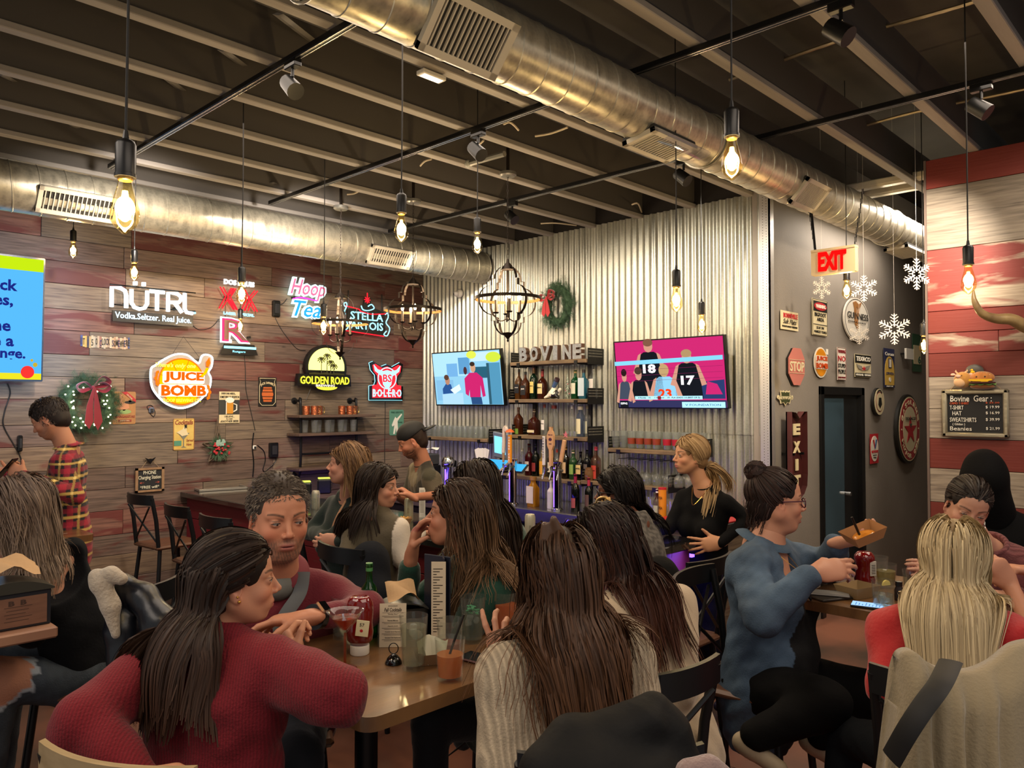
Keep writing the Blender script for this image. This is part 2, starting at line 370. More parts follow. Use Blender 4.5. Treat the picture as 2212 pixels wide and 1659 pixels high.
def galv(name,base='#B9B8AC',rough=.34,metal=.82):
 m,nt,b,out=_new(name);N=nt.nodes.new;L=nt.links.new
 tc=N('ShaderNodeTexCoord');mp=N('ShaderNodeMapping');mp.inputs['Scale'].default_value=(14,14,.9)
 a=N('ShaderNodeTexNoise');a.inputs['Scale'].default_value=1.6;a.inputs['Detail'].default_value=7;L(tc.outputs['Object'],mp.inputs[0]);L(mp.outputs[0],a.inputs[0])
 v=N('ShaderNodeTexVoronoi');v.inputs['Scale'].default_value=60;L(tc.outputs['Object'],v.inputs[0])
 r=N('ShaderNodeValToRGB');e=r.color_ramp.elements;e[0].position=.3;e[0].color=[x*.55 for x in lin(base)]+[1];e[1].position=.7;e[1].color=lin(base)+[1]
 ad=N('ShaderNodeMath');ad.operation='MULTIPLY_ADD';ad.inputs[1].default_value=.18;L(v.outputs['Distance'],ad.inputs[0]);L(a.outputs[0],ad.inputs[2])
 L(ad.outputs[0],r.inputs[0]);L(r.outputs[0],b.inputs['Base Color']);b.inputs['Metallic'].default_value=metal
 mr=N('ShaderNodeMapRange');mr.inputs[3].default_value=rough-.08;mr.inputs[4].default_value=rough+.22;L(a.outputs[0],mr.inputs[0]);L(mr.outputs[0],b.inputs['Roughness'])
 MATS[name]=m;return m
gv=galv('galvanised_sheet')
wb=MB();wb.box((XB+.035,YC+.02,0),(XB+.12,YA+.1,3.9));wbo=wb.build('wall_bar',mat('backing_dark'),kind='structure')
per,amp=.0678,.011;n0=0
def corr(y0,y1,z0,z1,off):
 n=int(round((y1-y0)/per*12));yy=np.linspace(y0,y1,n+1);xx=XB+.012+off-amp*np.sin(2*np.pi*yy/per)
 v=np.concatenate([np.stack([xx,yy,np.full(n+1,z0)],1),np.stack([xx,yy,np.full(n+1,z1)],1),np.stack([xx+.002,yy,np.full(n+1,z0)],1),np.stack([xx+.002,yy,np.full(n+1,z1)],1)])
 f=[]
 for i in range(n):
  a,b,c,d=i,i+1,n+1+i+1,n+1+i;f+=[(a,d,c,b),(2*n+2+a,2*n+2+b,2*n+2+c,2*n+2+d),(d,2*n+2+d,2*n+2+c,c),(a,b,2*n+2+b,2*n+2+a)]
 MB().add(v,f).build('corrugated_sheet',gv,wbo,smooth=60)
yb=[YA-.004]
while yb[-1]-per*9.5>YC+.2:yb.append(yb[-1]-per*9.5)
yb.append(YC+.06)
for i in range(len(yb)-1):
 corr(yb[i+1],yb[i],1.62,ZJ+.02,0.0 if i%2 else-.003);corr(yb[i+1],yb[i],0,1.64,.006 if i%2 else .004)
cb_=MB();cb_.box((XB-.014,YC-.012,0),(XB+.0,YC+.075,ZJ+.25));cb_.box((XB-.014,YC-.012,0),(XB+.06,YC-.001,ZJ+.25));cbo=cb_.build('trim_2',mat('corner_bead','#C9C6C4',.32,.7),kind='structure')
hm=mat('bead_hole','#55504A',.8);hb=MB()
for k in range(150):
 for q in(0,1):hb.box((XB-.0146,YC+.012+.03*q,.4+k*.022+.011*q),(XB-.0138,YC+.018+.03*q,.406+k*.022+.011*q))
hb.build('perforations',hm,cbo,kind='stuff')
# ---------------- spiral ducts ----------------
dm=galv('duct_steel','#CFC8B4',.27,.66)
def duct(x0,x1,y,z,r,name,label,step=.13,dens=None,seg=40):
 t=thing(name,label,'duct',loc=(0,0,0));prof=[];x=x0
 mb=MB();a=np.linspace(0,2*np.pi,seg,endpoint=False);rings=[]
 while x<x1:
  for dx,dr_ in((0,0),(step-.012,0),(step-.009,.0035),(step-.003,.0035)):
   if x+dx<=x1:rings.append((x+dx,r+dr_))
  x+=step
 rings.append((x1,r));vs=[np.stack([np.full(seg,X)+.03*np.cos(a+.6),y+R*np.cos(a),z+R*np.sin(a)],1)for X,R in rings]
 f=[(i*seg+k,(i+1)*seg+k,(i+1)*seg+(k+1)%seg,i*seg+(k+1)%seg)for i in range(len(rings)-1)for k in range(seg)]
 f.append(tuple(range(seg)));mb.add(np.concatenate(vs),f);mb.build('duct_shell',dm,t,smooth=40);return t
D1=duct(-.6,10.6,2.25,3.37,.145,'spiral_duct','long silver spiral duct crossing overhead toward the hallway',.16)
for x in(1.35,3.9,6.9):
 a=np.linspace(0,2*np.pi,32,endpoint=False);MB().tube(np.stack([np.full(32,x),2.25+.152*np.cos(a),3.37+.152*np.sin(a)],1),.007,6,closed=True).build('coupling_band',dm,D1,smooth=40)
D2=duct(-.5,5.79,6.05,3.345,.170,'spiral_duct','silver spiral duct running along the barn-wood wall above the signs',.17)
vm=mat('grille_almond','#CFC6B2',.45);vd=mat('grille_dark','#25231F',.7)
def grille(parent,x,y,z,R,ang,w,h,nsl,label=None):
 """rectangular register on a duct; ang = degrees below horizontal that it faces (toward -y)."""
 a=math.radians(ang);nr=V(0,-math.cos(a),-math.sin(a));up=V(0,-math.sin(a),math.cos(a));o=V(x,y,z)+nr*(R+.004)
 M=basis(o,(1,0,0),-nr,up);g=MB();g.M=np.eye(4)
 bw=.028
 for(x0,x1,z0,z1)in((-w/2,w/2,h/2-bw,h/2),(-w/2,w/2,-h/2,-h/2+bw),(-w/2,-w/2+bw,-h/2,h/2),(w/2-bw*1.3,w/2,-h/2,h/2)):g.box((x0,-.012,z0),(x1,.012,z1))
 go=g.build('register_frame',vm,parent,M=M);MB().box((-w/2+.004,.0,-h/2+.004),(w/2-.004,.03,h/2-.004)).build('throat',vd,go)
 for k in range(nsl):
  xx=-w/2+bw+(w-2.3*bw)*(k+.5)/nsl;s=MB();s.box((xx-.0032,-.010,-h/2+bw),(xx+.0032,.004,h/2-bw));s.build('slat',vm,go)
def duct_x(px,py,yy):return PY(px,py,yy)[0]
grille(D1,duct_x(1012,75,2.14),2.25,3.37,.147,40,.40,.23,14)
grille(D1,duct_x(1750,418,2.14),2.25,3.37,.147,42,.36,.20,16)
grille(D1,duct_x(1435,318,2.2),2.25,3.37,.147,80,.40,.20,14)
grille(D1,duct_x(1965,548,2.2),2.25,3.37,.147,85,.5,.20,14)
grille(D2,duct_x(172,450,5.9),6.05,3.36,.172,34,.52,.19,16)
grille(D2,duct_x(845,567,5.9),6.05,3.36,.172,34,.50,.19,16)
xd=duct_x(1430,335,2.2);fl=MB();pts=[(xd-.2+.4*k/8,2.13-.10*math.sin(math.pi*(j/6)*.9),3.235-.075*math.sin(j/6*1.5))for k in range(9)for j in range(7)]
fl.add(pts,[(k*7+j,k*7+j+1,(k+1)*7+j+1,(k+1)*7+j)for k in range(8)for j in range(6)])
tag(fl.build('air_deflector',glass('clear_plastic','#F4F4FF',.85,.12,'#E8E8F4'),smooth=60),'clear plastic air deflector hooked under the middle duct grille','deflector')
# ---------------- lighting tracks, conduit, cables, fixtures on the ceiling ----------------
tm=mat('track_black','#1B1B1C',.3,.3);tw=mat('track_slot','#A9A9AC',.25,.9)
for i,(X,y0,y1,lb)in enumerate(((1.90,2.0,5.75,'black track rail over the foreground tables, nearest the camera'),(3.17,-.5,5.85,'black track rail crossing the middle of the ceiling'),(4.50,-.8,6.0,'black track rail nearest the corrugated wall'))):
 t=thing('track_rail',lb,'track rail',loc=(X,0,ZJ-.02));MB().box((-.018,y0,-.013),(.018,y1,.016),.003).build('rail',tm,t)
 s=MB();s.box((-.013,y0,-.0155),(-.007,y1,-.013));s.box((.007,y0,-.0155),(.013,y1,-.013));s.build('slot',tw,t)
 for yy in([3.3]if i==0 else[1.2,3.35]if i==1 else[2.75,4.35,1.0]):
  h=MB();h.box((-.02,yy-.05,-.05),(.02,yy+.05,-.012),.004);h.tube([(0,yy,-.05),(0,yy,-.09)],.008,8);hd=h.build('adapter',tm,t)
  q=MB();q.tube([(0,yy+.05,-.10),(0.0,yy-.03,-.17)],[.038,.043],14);q.build('spot_head',mat('spot_black','#141414',.35),t,smooth=40)
cm=mat('flex_conduit','#B9A98C',.35,.8)
for X,zz,y0,y1,nm in((4.1,3.78,-.6,2.2,'flexible metal conduit strung above the joists, longest run'),(5.35,3.74,-.9,1.9,'flexible metal conduit strung above the joists near the red planks')):
 yy=np.linspace(y0,y1,60);mb=MB().tube(np.stack([X+.01*np.sin(yy*3),yy,zz+.008*np.sin(yy*5)],1),.009+.001*(np.arange(60)%2),6)
 tag(mb.build('conduit',cm),nm,'conduit')
wm=mat('cable_tan','#C6B79E',.5)
for i,(P,lb)in enumerate((([(1088,268),(1100,264),(1110,270),(1120,281)],'short tan cable end curling down beside the middle track'),([(1156,294),(1190,288),(1226,275)],'tan cable draped between joists left of the duct'),([(1015,325),(1032,315),(1045,303)],'tan cable stub hanging above the round canopy'),([(908,358),(918,348),(932,344)],'short pale cable stub over the far chandelier'),([(1365,442),(1378,440),(1386,458)],'pale cable loop close to the top of the corrugated wall'),([(1168,483),(1200,482),(1245,487)],'loose pale cable lying across the far joists'),([(0,349),(50,353),(110,357),(150,376),(175,385)],'long thin cable sagging above the left duct'),([(750,420),(765,418),(775,413)],'small pale cable stub over the far left joists'))):
 pp=smooth_path([PZ(a,b,3.60 if i!=6 else 3.57)for a,b in P],5);tag(MB().tube(pp,.007,6).build('cable',wm),lb,'cable')
p=PZ(932,164,3.53);t=thing('downlight','small white rectangular light clipped under a joist','light',M=fr(p,rz=.0))
MB().box((-.075,-.03,-.012),(.075,.03,.012),.004).build('housing',mat('white_plastic','#E6E2D8',.4),t);MB().box((-.06,-.02,-.0135),(.06,.02,-.012)).build('lens',emat('soft_white','#FFF6E0',2.2),t)
for(a,lb)in(((1920,393),'white strip light hung over the hallway, nearer one'),((1935,410),'white strip light hung over the hallway, farther one')):
 p=PZ(*a,3.6);t=thing('strip_light',lb,'strip light',M=fr(p));MB().box((-.05,-.6,-.02),(.05,.6,.03),.008).build('housing',mat('strip_metal','#CFC6B4',.4),t);MB().box((-.03,-.58,-.028),(.03,.58,-.02)).build('tube_lamp',mat('lamp_off_white','#E4DCCB',.3),t)
# ---------------- signs, screens, wreaths and other things on the walls ----------------
class Sign:
 """u,v are fractions (left to right, top to bottom) of the sign's own rectangle on its wall."""
 def __init__(s,w,x0,x1,y0,y1,name,label,cat='sign',off=.02,tilt=0.,lean=0.,group=None,M=None,wh=None):
  if M is None:c,s.W,s.H=wrect(w,x0,x1,y0,y1,off);M=WF(w,c,ry=tilt)@fr((0,0,0),rx=lean)
  else:s.W,s.H=wh
  s.root=thing(name,label,cat,M=M,group=group);s.P={};s.L=0.;s.M=M;s.off=off if w in 'AC' and x1>x0 else 0
 def u(s,a):return(a-.5)*s.W
 def v(s,b):return(.5-b)*s.H
 def uv(s,pts):return[(s.u(a),s.v(b))for a,b in pts]
 def mb(s,part,m):
  k=(part,m.name)
  if k not in s.P:s.P[k]=(MB(),m)
  return s.P[k][0]
 def poly(s,part,m,pts,lv=0,th=.003,raw=False):
  y=-s.L-lv*.0018;s.mb(part,m).prism(pts if raw else s.uv(pts),y-th,y);return s
 def rect(s,part,m,a0,a1,b0,b1,lv=0,th=.003,r=0):
  y=-s.L-lv*.0018;s.mb(part,m).plate(s.u(a0),s.u(a1),s.v(b1),s.v(b0),y-th,y,r);return s
 def oval(s,part,m,a,b,ra,rb,lv=0,th=.003,n=36):return s.poly(part,m,[(a+x,b+y)for x,y in circ(0,0,ra,rb,n)],lv,th)
 def txt(s,part,m,t,a,b,w=None,h=None,lv=1,th=.003,**k):
  s.mb(part,m).text(t,s.u(a),s.v(b),w*s.W if w else None,h*s.H if h else None,y=-s.L-lv*.0018,depth=th,**k);return s
 def line(s,part,m,pts,r,lv=1,closed=False,raw=False,smooth=0,flat=(1,1)):
  p=[(x,z)for x,z in(pts if raw else s.uv(pts))];q=np.array([(x,-s.L-lv*.0018-r*.5,z)for x,z in p])
  if smooth:q=smooth_path(q,smooth,closed)
  s.mb(part,m).tube(q,r,6,closed=closed);return s
 def done(s,smooth=40):
  if s.off>.03:
   for q in(-.3,.3):MB().box((q*s.W-.008,-.004,-.01),(q*s.W+.008,s.off+.004,.01)).build('standoff',bp_,s.root)
  for(part,_),(b,m)in s.P.items():
   o=b.build(part,m,s.root,smooth=smooth)
   if part in('chain','band','lettering','picture','court'):o['kind']='stuff'
  return s.root
E_=emat
wht=mat('ink_white','#EDE6D6',.5);blk_=mat('ink_black','#15140F',.5);red_=mat('ink_red','#B3202A',.5)
bp_=mat('black_acrylic','#0B0B0D',.25);crm=mat('ink_cream','#DCCBA0',.55)
NW,NC,NR,NRD,NY,NO,NB=E_('neon_white','#F4FFFF',2.6),E_('neon_cyan','#8FE8FF',2.0),E_('neon_red','#FF1E2A',1.8),E_('neon_rose','#FF2E5E',1.8),E_('neon_yellow','#F6F23C',1.5),E_('neon_orange','#FF6A10',1.4),E_('neon_blue','#3E9BFF',2.2)
s=Sign('A',240,418,622,700,'neon_sign','white lit sign reading NÜTRL over a small Vodka Seltzer Real Juice bar',off=.08);t=.0175
def st(pts,m=NW,r=t,sm=0):s.line('lettering',m,pts,r,2,smooth=sm)
st([(.02,.62),(.02,.10),(.12,.10),(.17,.16),(.185,.28),(.185,.62)])
st([(.245,.10),(.245,.46),(.28,.58),(.34,.62),(.40,.58),(.43,.46),(.43,.10)])
for a in(.285,.385):s.rect('lettering',NW,a-.02,a+.02,-.12,-.02,1,.03)
st([(.46,.10),(.64,.10)]);st([(.55,.10),(.55,.62)])
st([(.685,.62),(.685,.10),(.80,.10),(.84,.16),(.85,.25),(.82,.34),(.70,.36)]);st([(.77,.37),(.86,.62)])
st([(.895,.06),(.895,.50),(.92,.60),(1.0,.62)]);s.oval('lettering',NC,1.025,.60,.012,.03,1,.02)
s.rect('panel',bp_,.03,1.0,.70,1.0,0,.02);s.L=.02;s.txt('caption',E_('neon_pale_blue','#D8F2FF',2.0),'Vodka.Seltzer. Real Juice.',.515,.85,.92,.22,1,bold=.012)
s.L=0
for z in(.02,.55):s.line('mount',bp_,[(-.0,z),(1.04,z)],.006,0)
s.done()
s=Sign('A',474,558,606,682,'neon_sign','lit sign with two red X letters between white lettering',off=.06)
s.txt('lettering',NW,'DOS EQUIS',.5,.09,.78,.17,1,bold=.05,th=.012);s.txt('caption',NC,'LAGER  ESPECIAL',.5,.96,.78,.08,1,bold=.04,th=.01)
for ox in(0,.5):
 for k,r in((0,.006),(1,.006)):
  d=.075*k
  if ox==0:L=[[(.02+d,.24),(.16+d,.50),(0.0+d,.84)],[(.30+d,.24),(.22+d,.42)],[(.20+d,.58),(.36+d,.84)],[(.42-d,.24),(.28-d,.50),(.46-d,.84)]]
  else:L=[[(.58+d,.24),(.70+d,.50),(.56+d,.84)],[(.98-d,.24),(.80-d,.50),(.98-d,.84)],[(.74+d,.60),(.66+d,.84)]]
  for q in L:s.line('cross_letter',NR,q,r,1)
s.done()
s=Sign('A',476,556,688,766,'neon_sign','lit block letter R outlined in white and red above a black bar',off=.06)
s.txt('letter_outline',NW,'R',.40,.34,.80,.70,0,bold=.055,th=.01);s.txt('letter_rim',NRD,'R',.40,.34,.73,.63,5,bold=.03,th=.004);s.txt('letter_core',mat('core_brown','#6A4A44',.6),'R',.40,.34,.62,.54,9,bold=.0,th=.004)
for z0 in(.06,.64):s.rect('letter_outline',NW,.03,.30,z0-.04,z0+.05,0,.01)
s.poly('panel',bp_,[(.10,.72),(.90,.72),(1.0,1.0),(0,1.0)],0,.02);s.L=.02
s.rect('caption',NC,.08,.94,.78,.845,1);s.txt('caption',NC,'Rutgers',.48,.93,.34,.07,1);s.L=0;s.done()
s=Sign('A',620,702,600,690,'neon_sign','rainbow script sign reading Hoop Tea with a bright white outline',off=.06)
for t_,a,b,w,h in(('Hoop',.52,.30,.92,.50),('Tea',.50,.76,.72,.40)):
 s.txt('outline',E_('neon_ice','#C8FCFF',2.4),t_,a,b,w*1.08,h*1.12,0,bold=.075,shear=.35,th=.02)
 s.txt('outline_white',NW,t_,a,b,w*1.03,h*1.04,12,bold=.045,shear=.35,th=.003)
 s.txt('word',E_('tea_'+t_,'#FF6A8C' if t_=='Hoop' else '#2C9BFF',1.3),t_,a,b,w*.99,h*.96,15,bold=.012,shear=.35,th=.003)
s.line('swash',E_('tea_pink','#FF40D0',1.4),[(.12,.55),(.35,.50),(.75,.54)],.008,16,smooth=5);s.done()
s=Sign('A',745,837,632,732,'neon_sign','black sign with red scroll frame and star reading Stella Artois',off=.05)
s.poly('panel',bp_,[(.05,.40),(.40,.34),(.44,.14),(.55,.10),(.62,.30),(.92,.40),(.94,.88),(.05,.88)],0,.015);s.L=.015
s.txt('lettering',NC,'STELLA',.50,.52,.76,.17,1,bold=.01);s.txt('lettering',NC,'ARTOIS',.50,.72,.76,.17,1,bold=.01)
s.line('frame_tube',NR,[(.0,.34),(.30,.38),(.35,.42),(.6,.46),(.95,.42)],.006,1,smooth=4);s.line('frame_tube',NR,[(.02,.86),(.90,.92)],.006,1)
for q in([(.0,.36),(-.04,.30),(.02,.27),(.03,.34),(-.02,.46),(.0,.52)],[(.93,.44),(.99,.40),(1.0,.5),(.95,.62),(1.04,.74),(.98,.9),(.9,.88),(.96,.80)],[(.02,.62),(.06,.78),(.0,.84),(-.04,.78)]):s.line('scroll_tube',NC,q,.006,1,smooth=4)
for k in range(8):a=math.pi*k/4;s.line('star_tube',NR,[(.50,.16),(.50+.07*math.cos(a),.16+.075*math.sin(a)*(2 if k==6 else 1))],.005,1)
s.line('horn_tube',NC,[(.36,.30),(.40,.38),(.52,.39),(.66,.33),(.60,.25),(.52,.30)],.006,1,smooth=4)
for q in((.08,-.0),(.86,.0)):s.line('mount',bp_,[(q[0],.0),(q[0],.4)],.007,-6)
s.done()
s=Sign('A',322,460,760,884,'neon_sign','round orange lit sign reading There is only one Juice Bomb with a fuse',off=.07)
ol=smooth_path([(.03,.42),(.04,.30),(.10,.25),(.22,.15),(.40,.05),(.58,.05),(.72,.16),(.78,.18),(.82,.06),(.90,.03),(.99,.08),(.98,.24),(.93,.34),(.97,.45),(.95,.62),(.88,.74),(.75,.88),(.60,.96),(.46,.98),(.30,.92),(.18,.82),(.08,.68),(.04,.56)],5,True)[:,:2]if False else None
pts=np.array([(.03,0,.42),(.04,0,.30),(.10,0,.25),(.22,0,.15),(.40,0,.05),(.58,0,.05),(.72,0,.16),(.78,0,.18),(.82,0,.06),(.90,0,.03),(.99,0,.08),(.98,0,.24),(.93,0,.34),(.97,0,.45),(.95,0,.62),(.88,0,.74),(.75,0,.88),(.60,0,.96),(.46,0,.98),(.30,0,.92),(.18,0,.82),(.08,0,.68),(.04,0,.56)])
ol=[(p[0],p[2])for p in smooth_path(pts,4,True)]
s.poly('panel',mat('acrylic_grey','#A59C92',.3),ol,0,.012);s.line('rim_tube',E_('neon_rim','#DDF6FF',3.2),ol,.009,3,closed=True)
s.L=.014;s.oval('fruit',NO,.50,.52,.36,.41,0);s.oval('fruit_slice',E_('neon_amber','#FFB400',1.25),.50,.52,.34,.385,2)
for k in range(8):a=math.pi*k/4+.3;s.line('segment_line',NO,[(.5,.52),(.5+.35*math.cos(a),.52+.39*math.sin(a))],.003,3)
s.txt('script',E_('neon_warm_white','#FFE860',1.3),"There's only one",.40,.25,.62,.10,6,shear=.3,bold=.02)
s.rect('word_ground',E_('neon_cream','#FFF0DC',1.1),.20,.86,.34,.56,4,r=.02);s.rect('word_ground',E_('neon_cream'),.14,.90,.57,.78,4,r=.02)
NO2=E_('neon_deep_orange','#FF5A08',1.25);s.txt('lettering',NO2,'JUICE',.53,.445,.62,.19,7,bold=.04,th=.006);s.txt('lettering',NO2,'BOMB',.53,.675,.70,.19,7,bold=.04,th=.006)
s.txt('bracket',NO,'{',.11,.47,.07,.26,7,bold=.05);s.txt('bracket',NO,'}',.93,.70,.07,.26,7,bold=.05)
s.txt('script',NY,'SLOOP BREWING CO.',.50,.845,.60,.06,7,bold=.02)
s.poly('flame',NO,[(.88,.16),(.93,.08),(.95,.18),(.92,.25),(.88,.24)],6);s.line('fuse',E_('neon_amber'),[(.80,.42),(.86,.36),(.90,.27)],.012,5,smooth=3)
s.L=0;s.line('hanging_wire',mat('wire_dark','#2A2624',.5),[(.36,.05),(.53,-.27),(.80,.10)],.002,0);s.done()
s=Sign('A',640,752,748,846,'neon_sign','round yellow lit palm tree sign reading Golden Road Brewing',off=.08)
s.oval('panel',bp_,.53,.47,.40,.50,0,.05);s.poly('panel',bp_,[(0,.62),(1.0,.62),(1.02,.88),(-.02,.88)],2,.05);s.L=.052
s.poly('disc',E_('neon_lemon','#F6F07A',2.0),[(.53+.345*math.cos(a),.47-.43*math.sin(a))for a in np.linspace(-.15,math.pi+.15,30)],2)
s.poly('disc',NY,[(.53+.2*math.cos(a),.90+.07*math.sin(a))for a in np.linspace(0,math.pi,14)],6)
s.txt('lettering',NY,'GOLDEN ROAD',.5,.755,.94,.17,6,bold=.02);s.txt('lettering',E_('neon_cream'),'BREWING',.5,.87,.36,.05,6,bold=.02)
pm=mat('palm_ink','#3B3A08',.5)
for x,y in((.42,.28),(.53,.20),(.60,.34),(.66,.42)):
 s.line('palm',pm,[(x,y),(x,.62)],.004,5)
 for k in range(9):a=math.pi*2*k/9;s.line('palm',pm,[(x,y),(x+.05*math.cos(a),y+.05*math.sin(a)+.01),(x+.075*math.cos(a),y+.06*math.sin(a)+.04)],.005,5)
s.poly('palm',pm,[(.19,.60),(.3,.585),(.4,.60),(.5,.58),(.62,.6),(.72,.585),(.87,.60),(.87,.63),(.19,.63)],5);s.L=0
s.line('hanging_wire',mat('wire_dark'),[(.49,.0),(.3,.9),(.2,1.2)],.003,-4);s.done()
s=Sign('A',797,869,782,866,'neon_sign','red and pale blue lit bull head sign reading BOLERO',off=.06)
bl=[(.0,.62),(.0,.98),(1.0,.98),(1.0,.62),(.86,.60),(.82,.50),(.86,.34),(.97,.22),(1.0,.04),(.90,.0),(.66,.12),(.5,.06),(.34,.12),(.10,.0),(.0,.04),(.04,.22),(.16,.34),(.18,.50),(.14,.60)]
s.poly('panel',bp_,[((a-.5)*1.0+.5,(b-.5)*1.0+.5)for a,b in bl],0,.02);s.line('rim_tube',NC,bl,.004,1,closed=True);s.L=.022
s.poly('red_field',E_('neon_scarlet','#F02A34',1.3),[((a-.5)*.86+.5,(b-.5)*.88+.5)for a,b in bl],1)
pb=E_('neon_powder','#9FDCEF',1.5)
s.poly('bull',pb,[(.10,.08),(.22,.20),(.38,.24),(.5,.21),(.62,.24),(.78,.20),(.90,.08),(.86,.24),(.72,.33),(.66,.36),(.62,.58),(.54,.68),(.46,.68),(.38,.58),(.34,.36),(.28,.33),(.14,.24)],3)
s.line('ring',pb,[(.5+.27*math.cos(a),.42+.27*math.sin(a))for a in np.linspace(0,2*math.pi,25)[:-1]],.006,3,closed=True)
s.txt('monogram',E_('neon_scarlet'),'BS',.5,.42,.26,.2,5,bold=.02);s.txt('lettering',pb,'B·O·L·E·R·O',.5,.80,.86,.20,5,bold=.03);s.L=0;s.done()
def mats(*a):return[mat(*x)for x in a]
s=Sign('A',175,281,726,754,'plate_sign',"pieced licence plate sign reading IT'S 5 O'CLOCK SOMEWHERE",off=.012)
cl=['#3E4A78','#C9A35A','#C89A50','#3D3B3C','#B79868','#C5B090','#B9A98F','#A0907A','#BFA58A','#9C6A5A','#C6B79C','#B7A890','#C0A88A','#A98F78','#C9B69A','#BFA27C','#B28C6C','#C3AB8C','#A5796A','#C4B090','#B8997C','#C8A68C','#BE9A78']
W_="IT'S 5 O'CLOCK SOMEWHERE";x=0.
for i,ch in enumerate(W_):
 x0,x1=i/len(W_),(i+1)/len(W_);s.rect('plate',mat('plate_'+cl[i%len(cl)][1:],cl[i%len(cl)],.5),x0,x1,rr.uniform(0,.12),rr.uniform(.85,1.0),0,.002+.002*(i%2))
 if ch.strip()and ch!="'":s.txt('lettering',blk_ if i%3 else mat('ink_navy','#2B2F55',.5),ch,(x0+x1)/2,.5+rr.uniform(-.08,.08),.85/len(W_),.5,3,bold=.01)
s.done()
s=Sign('A',243,293,846,916,'tin_sign','tan tin sign with a sombrero figure in a glass reading MARGARITAS',off=.012)
s.rect('panel',mat('tin_tan','#B8864E',.5,noise=(9,'#9C6A40',.5)),0,1,0,1,0,r=.012);s.poly('sash',red_,[(.35,0),(.6,0),(1,.24),(1,.34)],2)
fl=mat('ink_flesh','#C98A62',.5);s.poly('figure',fl,[(.28,.05),(.36,.08),(.42,.34),(.66,.34),(.72,.50),(.48,.60),(.38,.54),(.05,.56),(.05,.50),(.30,.38)],2);s.oval('figure',blk_,.74,.33,.24,.045,3);s.oval('figure',blk_,.74,.29,.06,.04,3)
s.oval('figure',mat('ink_green','#8FA866',.5),.52,.62,.28,.07,2);s.txt('lettering',mat('ink_brick','#8E3A2A',.5),'MARGARITAS',.53,.77,.86,.08,2,bold=.02);s.rect('ribbon',mat('ink_brick'),.25,.82,.86,.93,2);s.txt('lettering',crm,'ESPECIAL',.53,.895,.42,.04,4);s.txt('sash',crm,'ORIGINAL',.72,.16,.36,.05,4,rot=-.75);s.done()
s=Sign('A',374,420,904,972,'tin_sign','yellow tin sign with a cocktail glass reading Cocktails Served Here',off=.012)
s.rect('panel',mat('tin_yellow','#DDC06A',.5,noise=(8,'#C9A550',.4)),0,1,0,1,0,r=.015);s.line('rim',mat('ink_brick'),[(.02,.02),(.98,.02),(.98,.98),(.02,.98)],.003,1,closed=True)
s.txt('lettering',mat('ink_brick'),'Cocktails',.5,.12,.84,.15,2,bold=.02,shear=.2,arc=None);s.poly('figure',mat('ink_dim_grey','#7A7A6A',.5),[(.22,.46),(.76,.46),(.50,.66),(.50,.88),(.62,.92),(.36,.92),(.46,.88),(.46,.66)],2)
s.poly('figure',crm,[(.14,.44),(.42,.34),(.52,.22),(.60,.22),(.62,.40),(.70,.52),(.40,.56),(.30,.50)],4);s.poly('figure',blk_,[(.50,.20),(.62,.20),(.62,.32),(.56,.28),(.52,.34)],6);s.rect('banner',mat('ink_teal','#4F8A70',.5),.04,.38,.70,.86,2);s.txt('lettering',mat('ink_brick'),'Served\nHere',.78,.76,.34,.22,2,shear=.3);s.done()
s=Sign('A',473,517,846,914,'tin_sign','beer mug tin sign reading I believe I will have another beer',off=.012)
s.rect('panel',mat('tin_charcoal','#34342F',.5),0,1,0,1,0);s.rect('band',crm,0,1,0,.26,2);s.rect('band',crm,0,1,.73,1,2)
s.txt('lettering',blk_,'EVERYONE NEEDS...',.45,.06,.7,.06,4,bold=.01);s.txt('lettering',blk_,'SOMETHING TO BELIEVE IN',.5,.17,.94,.07,4,bold=.01);s.rect('mug',mat('ink_beer','#C98A28',.4),.32,.68,.32,.70,4,r=.01);s.oval('mug',wht,.5,.27,.22,.09,6);s.line('mug',wht,[(.68,.38),(.84,.42),(.84,.58),(.68,.64)],.006,5);s.rect('mug',wht,.31,.35,.3,.72,6)
s.txt('lettering',blk_,"I BELIEVE...",.5,.79,.5,.06,4);s.txt('lettering',blk_,"I'LL HAVE",.5,.865,.3,.04,4);s.txt('lettering',blk_,'ANOTHER BEER',.5,.94,.9,.07,4,bold=.01,shear=.2);s.done()
s=Sign('A',558,597,815,878,'tin_sign',"black tin sign with a barrel reading JACK DANIEL'S",off=.012)
s.rect('panel',mat('tin_black','#141312',.4),0,1,0,1,0);s.line('rim',crm,[(.06,.04),(.94,.04),(.88,.16),(.94,.30),(.94,.86),(.80,.96),(.20,.96),(.06,.86),(.06,.30),(.12,.16)],.003,1,closed=True)
s.txt('lettering',crm,"JACK DANIEL'S",.5,.2,.84,.1,2,bold=.02,arc=.12);oc=mat('ink_barrel','#C8642C',.5);s.poly('barrel',oc,[(.28,.34),(.72,.34),(.82,.58),(.72,.84),(.28,.84),(.18,.58)],2)
for z in(.40,.50,.66,.76):s.line('barrel',blk_,[(.2,z),(.8,z)],.003,4)
s.done()
s=Sign('A',841,872,885,940,'tin_sign','green tin sign with a golfer, near the corner of the metal wall',off=.012)
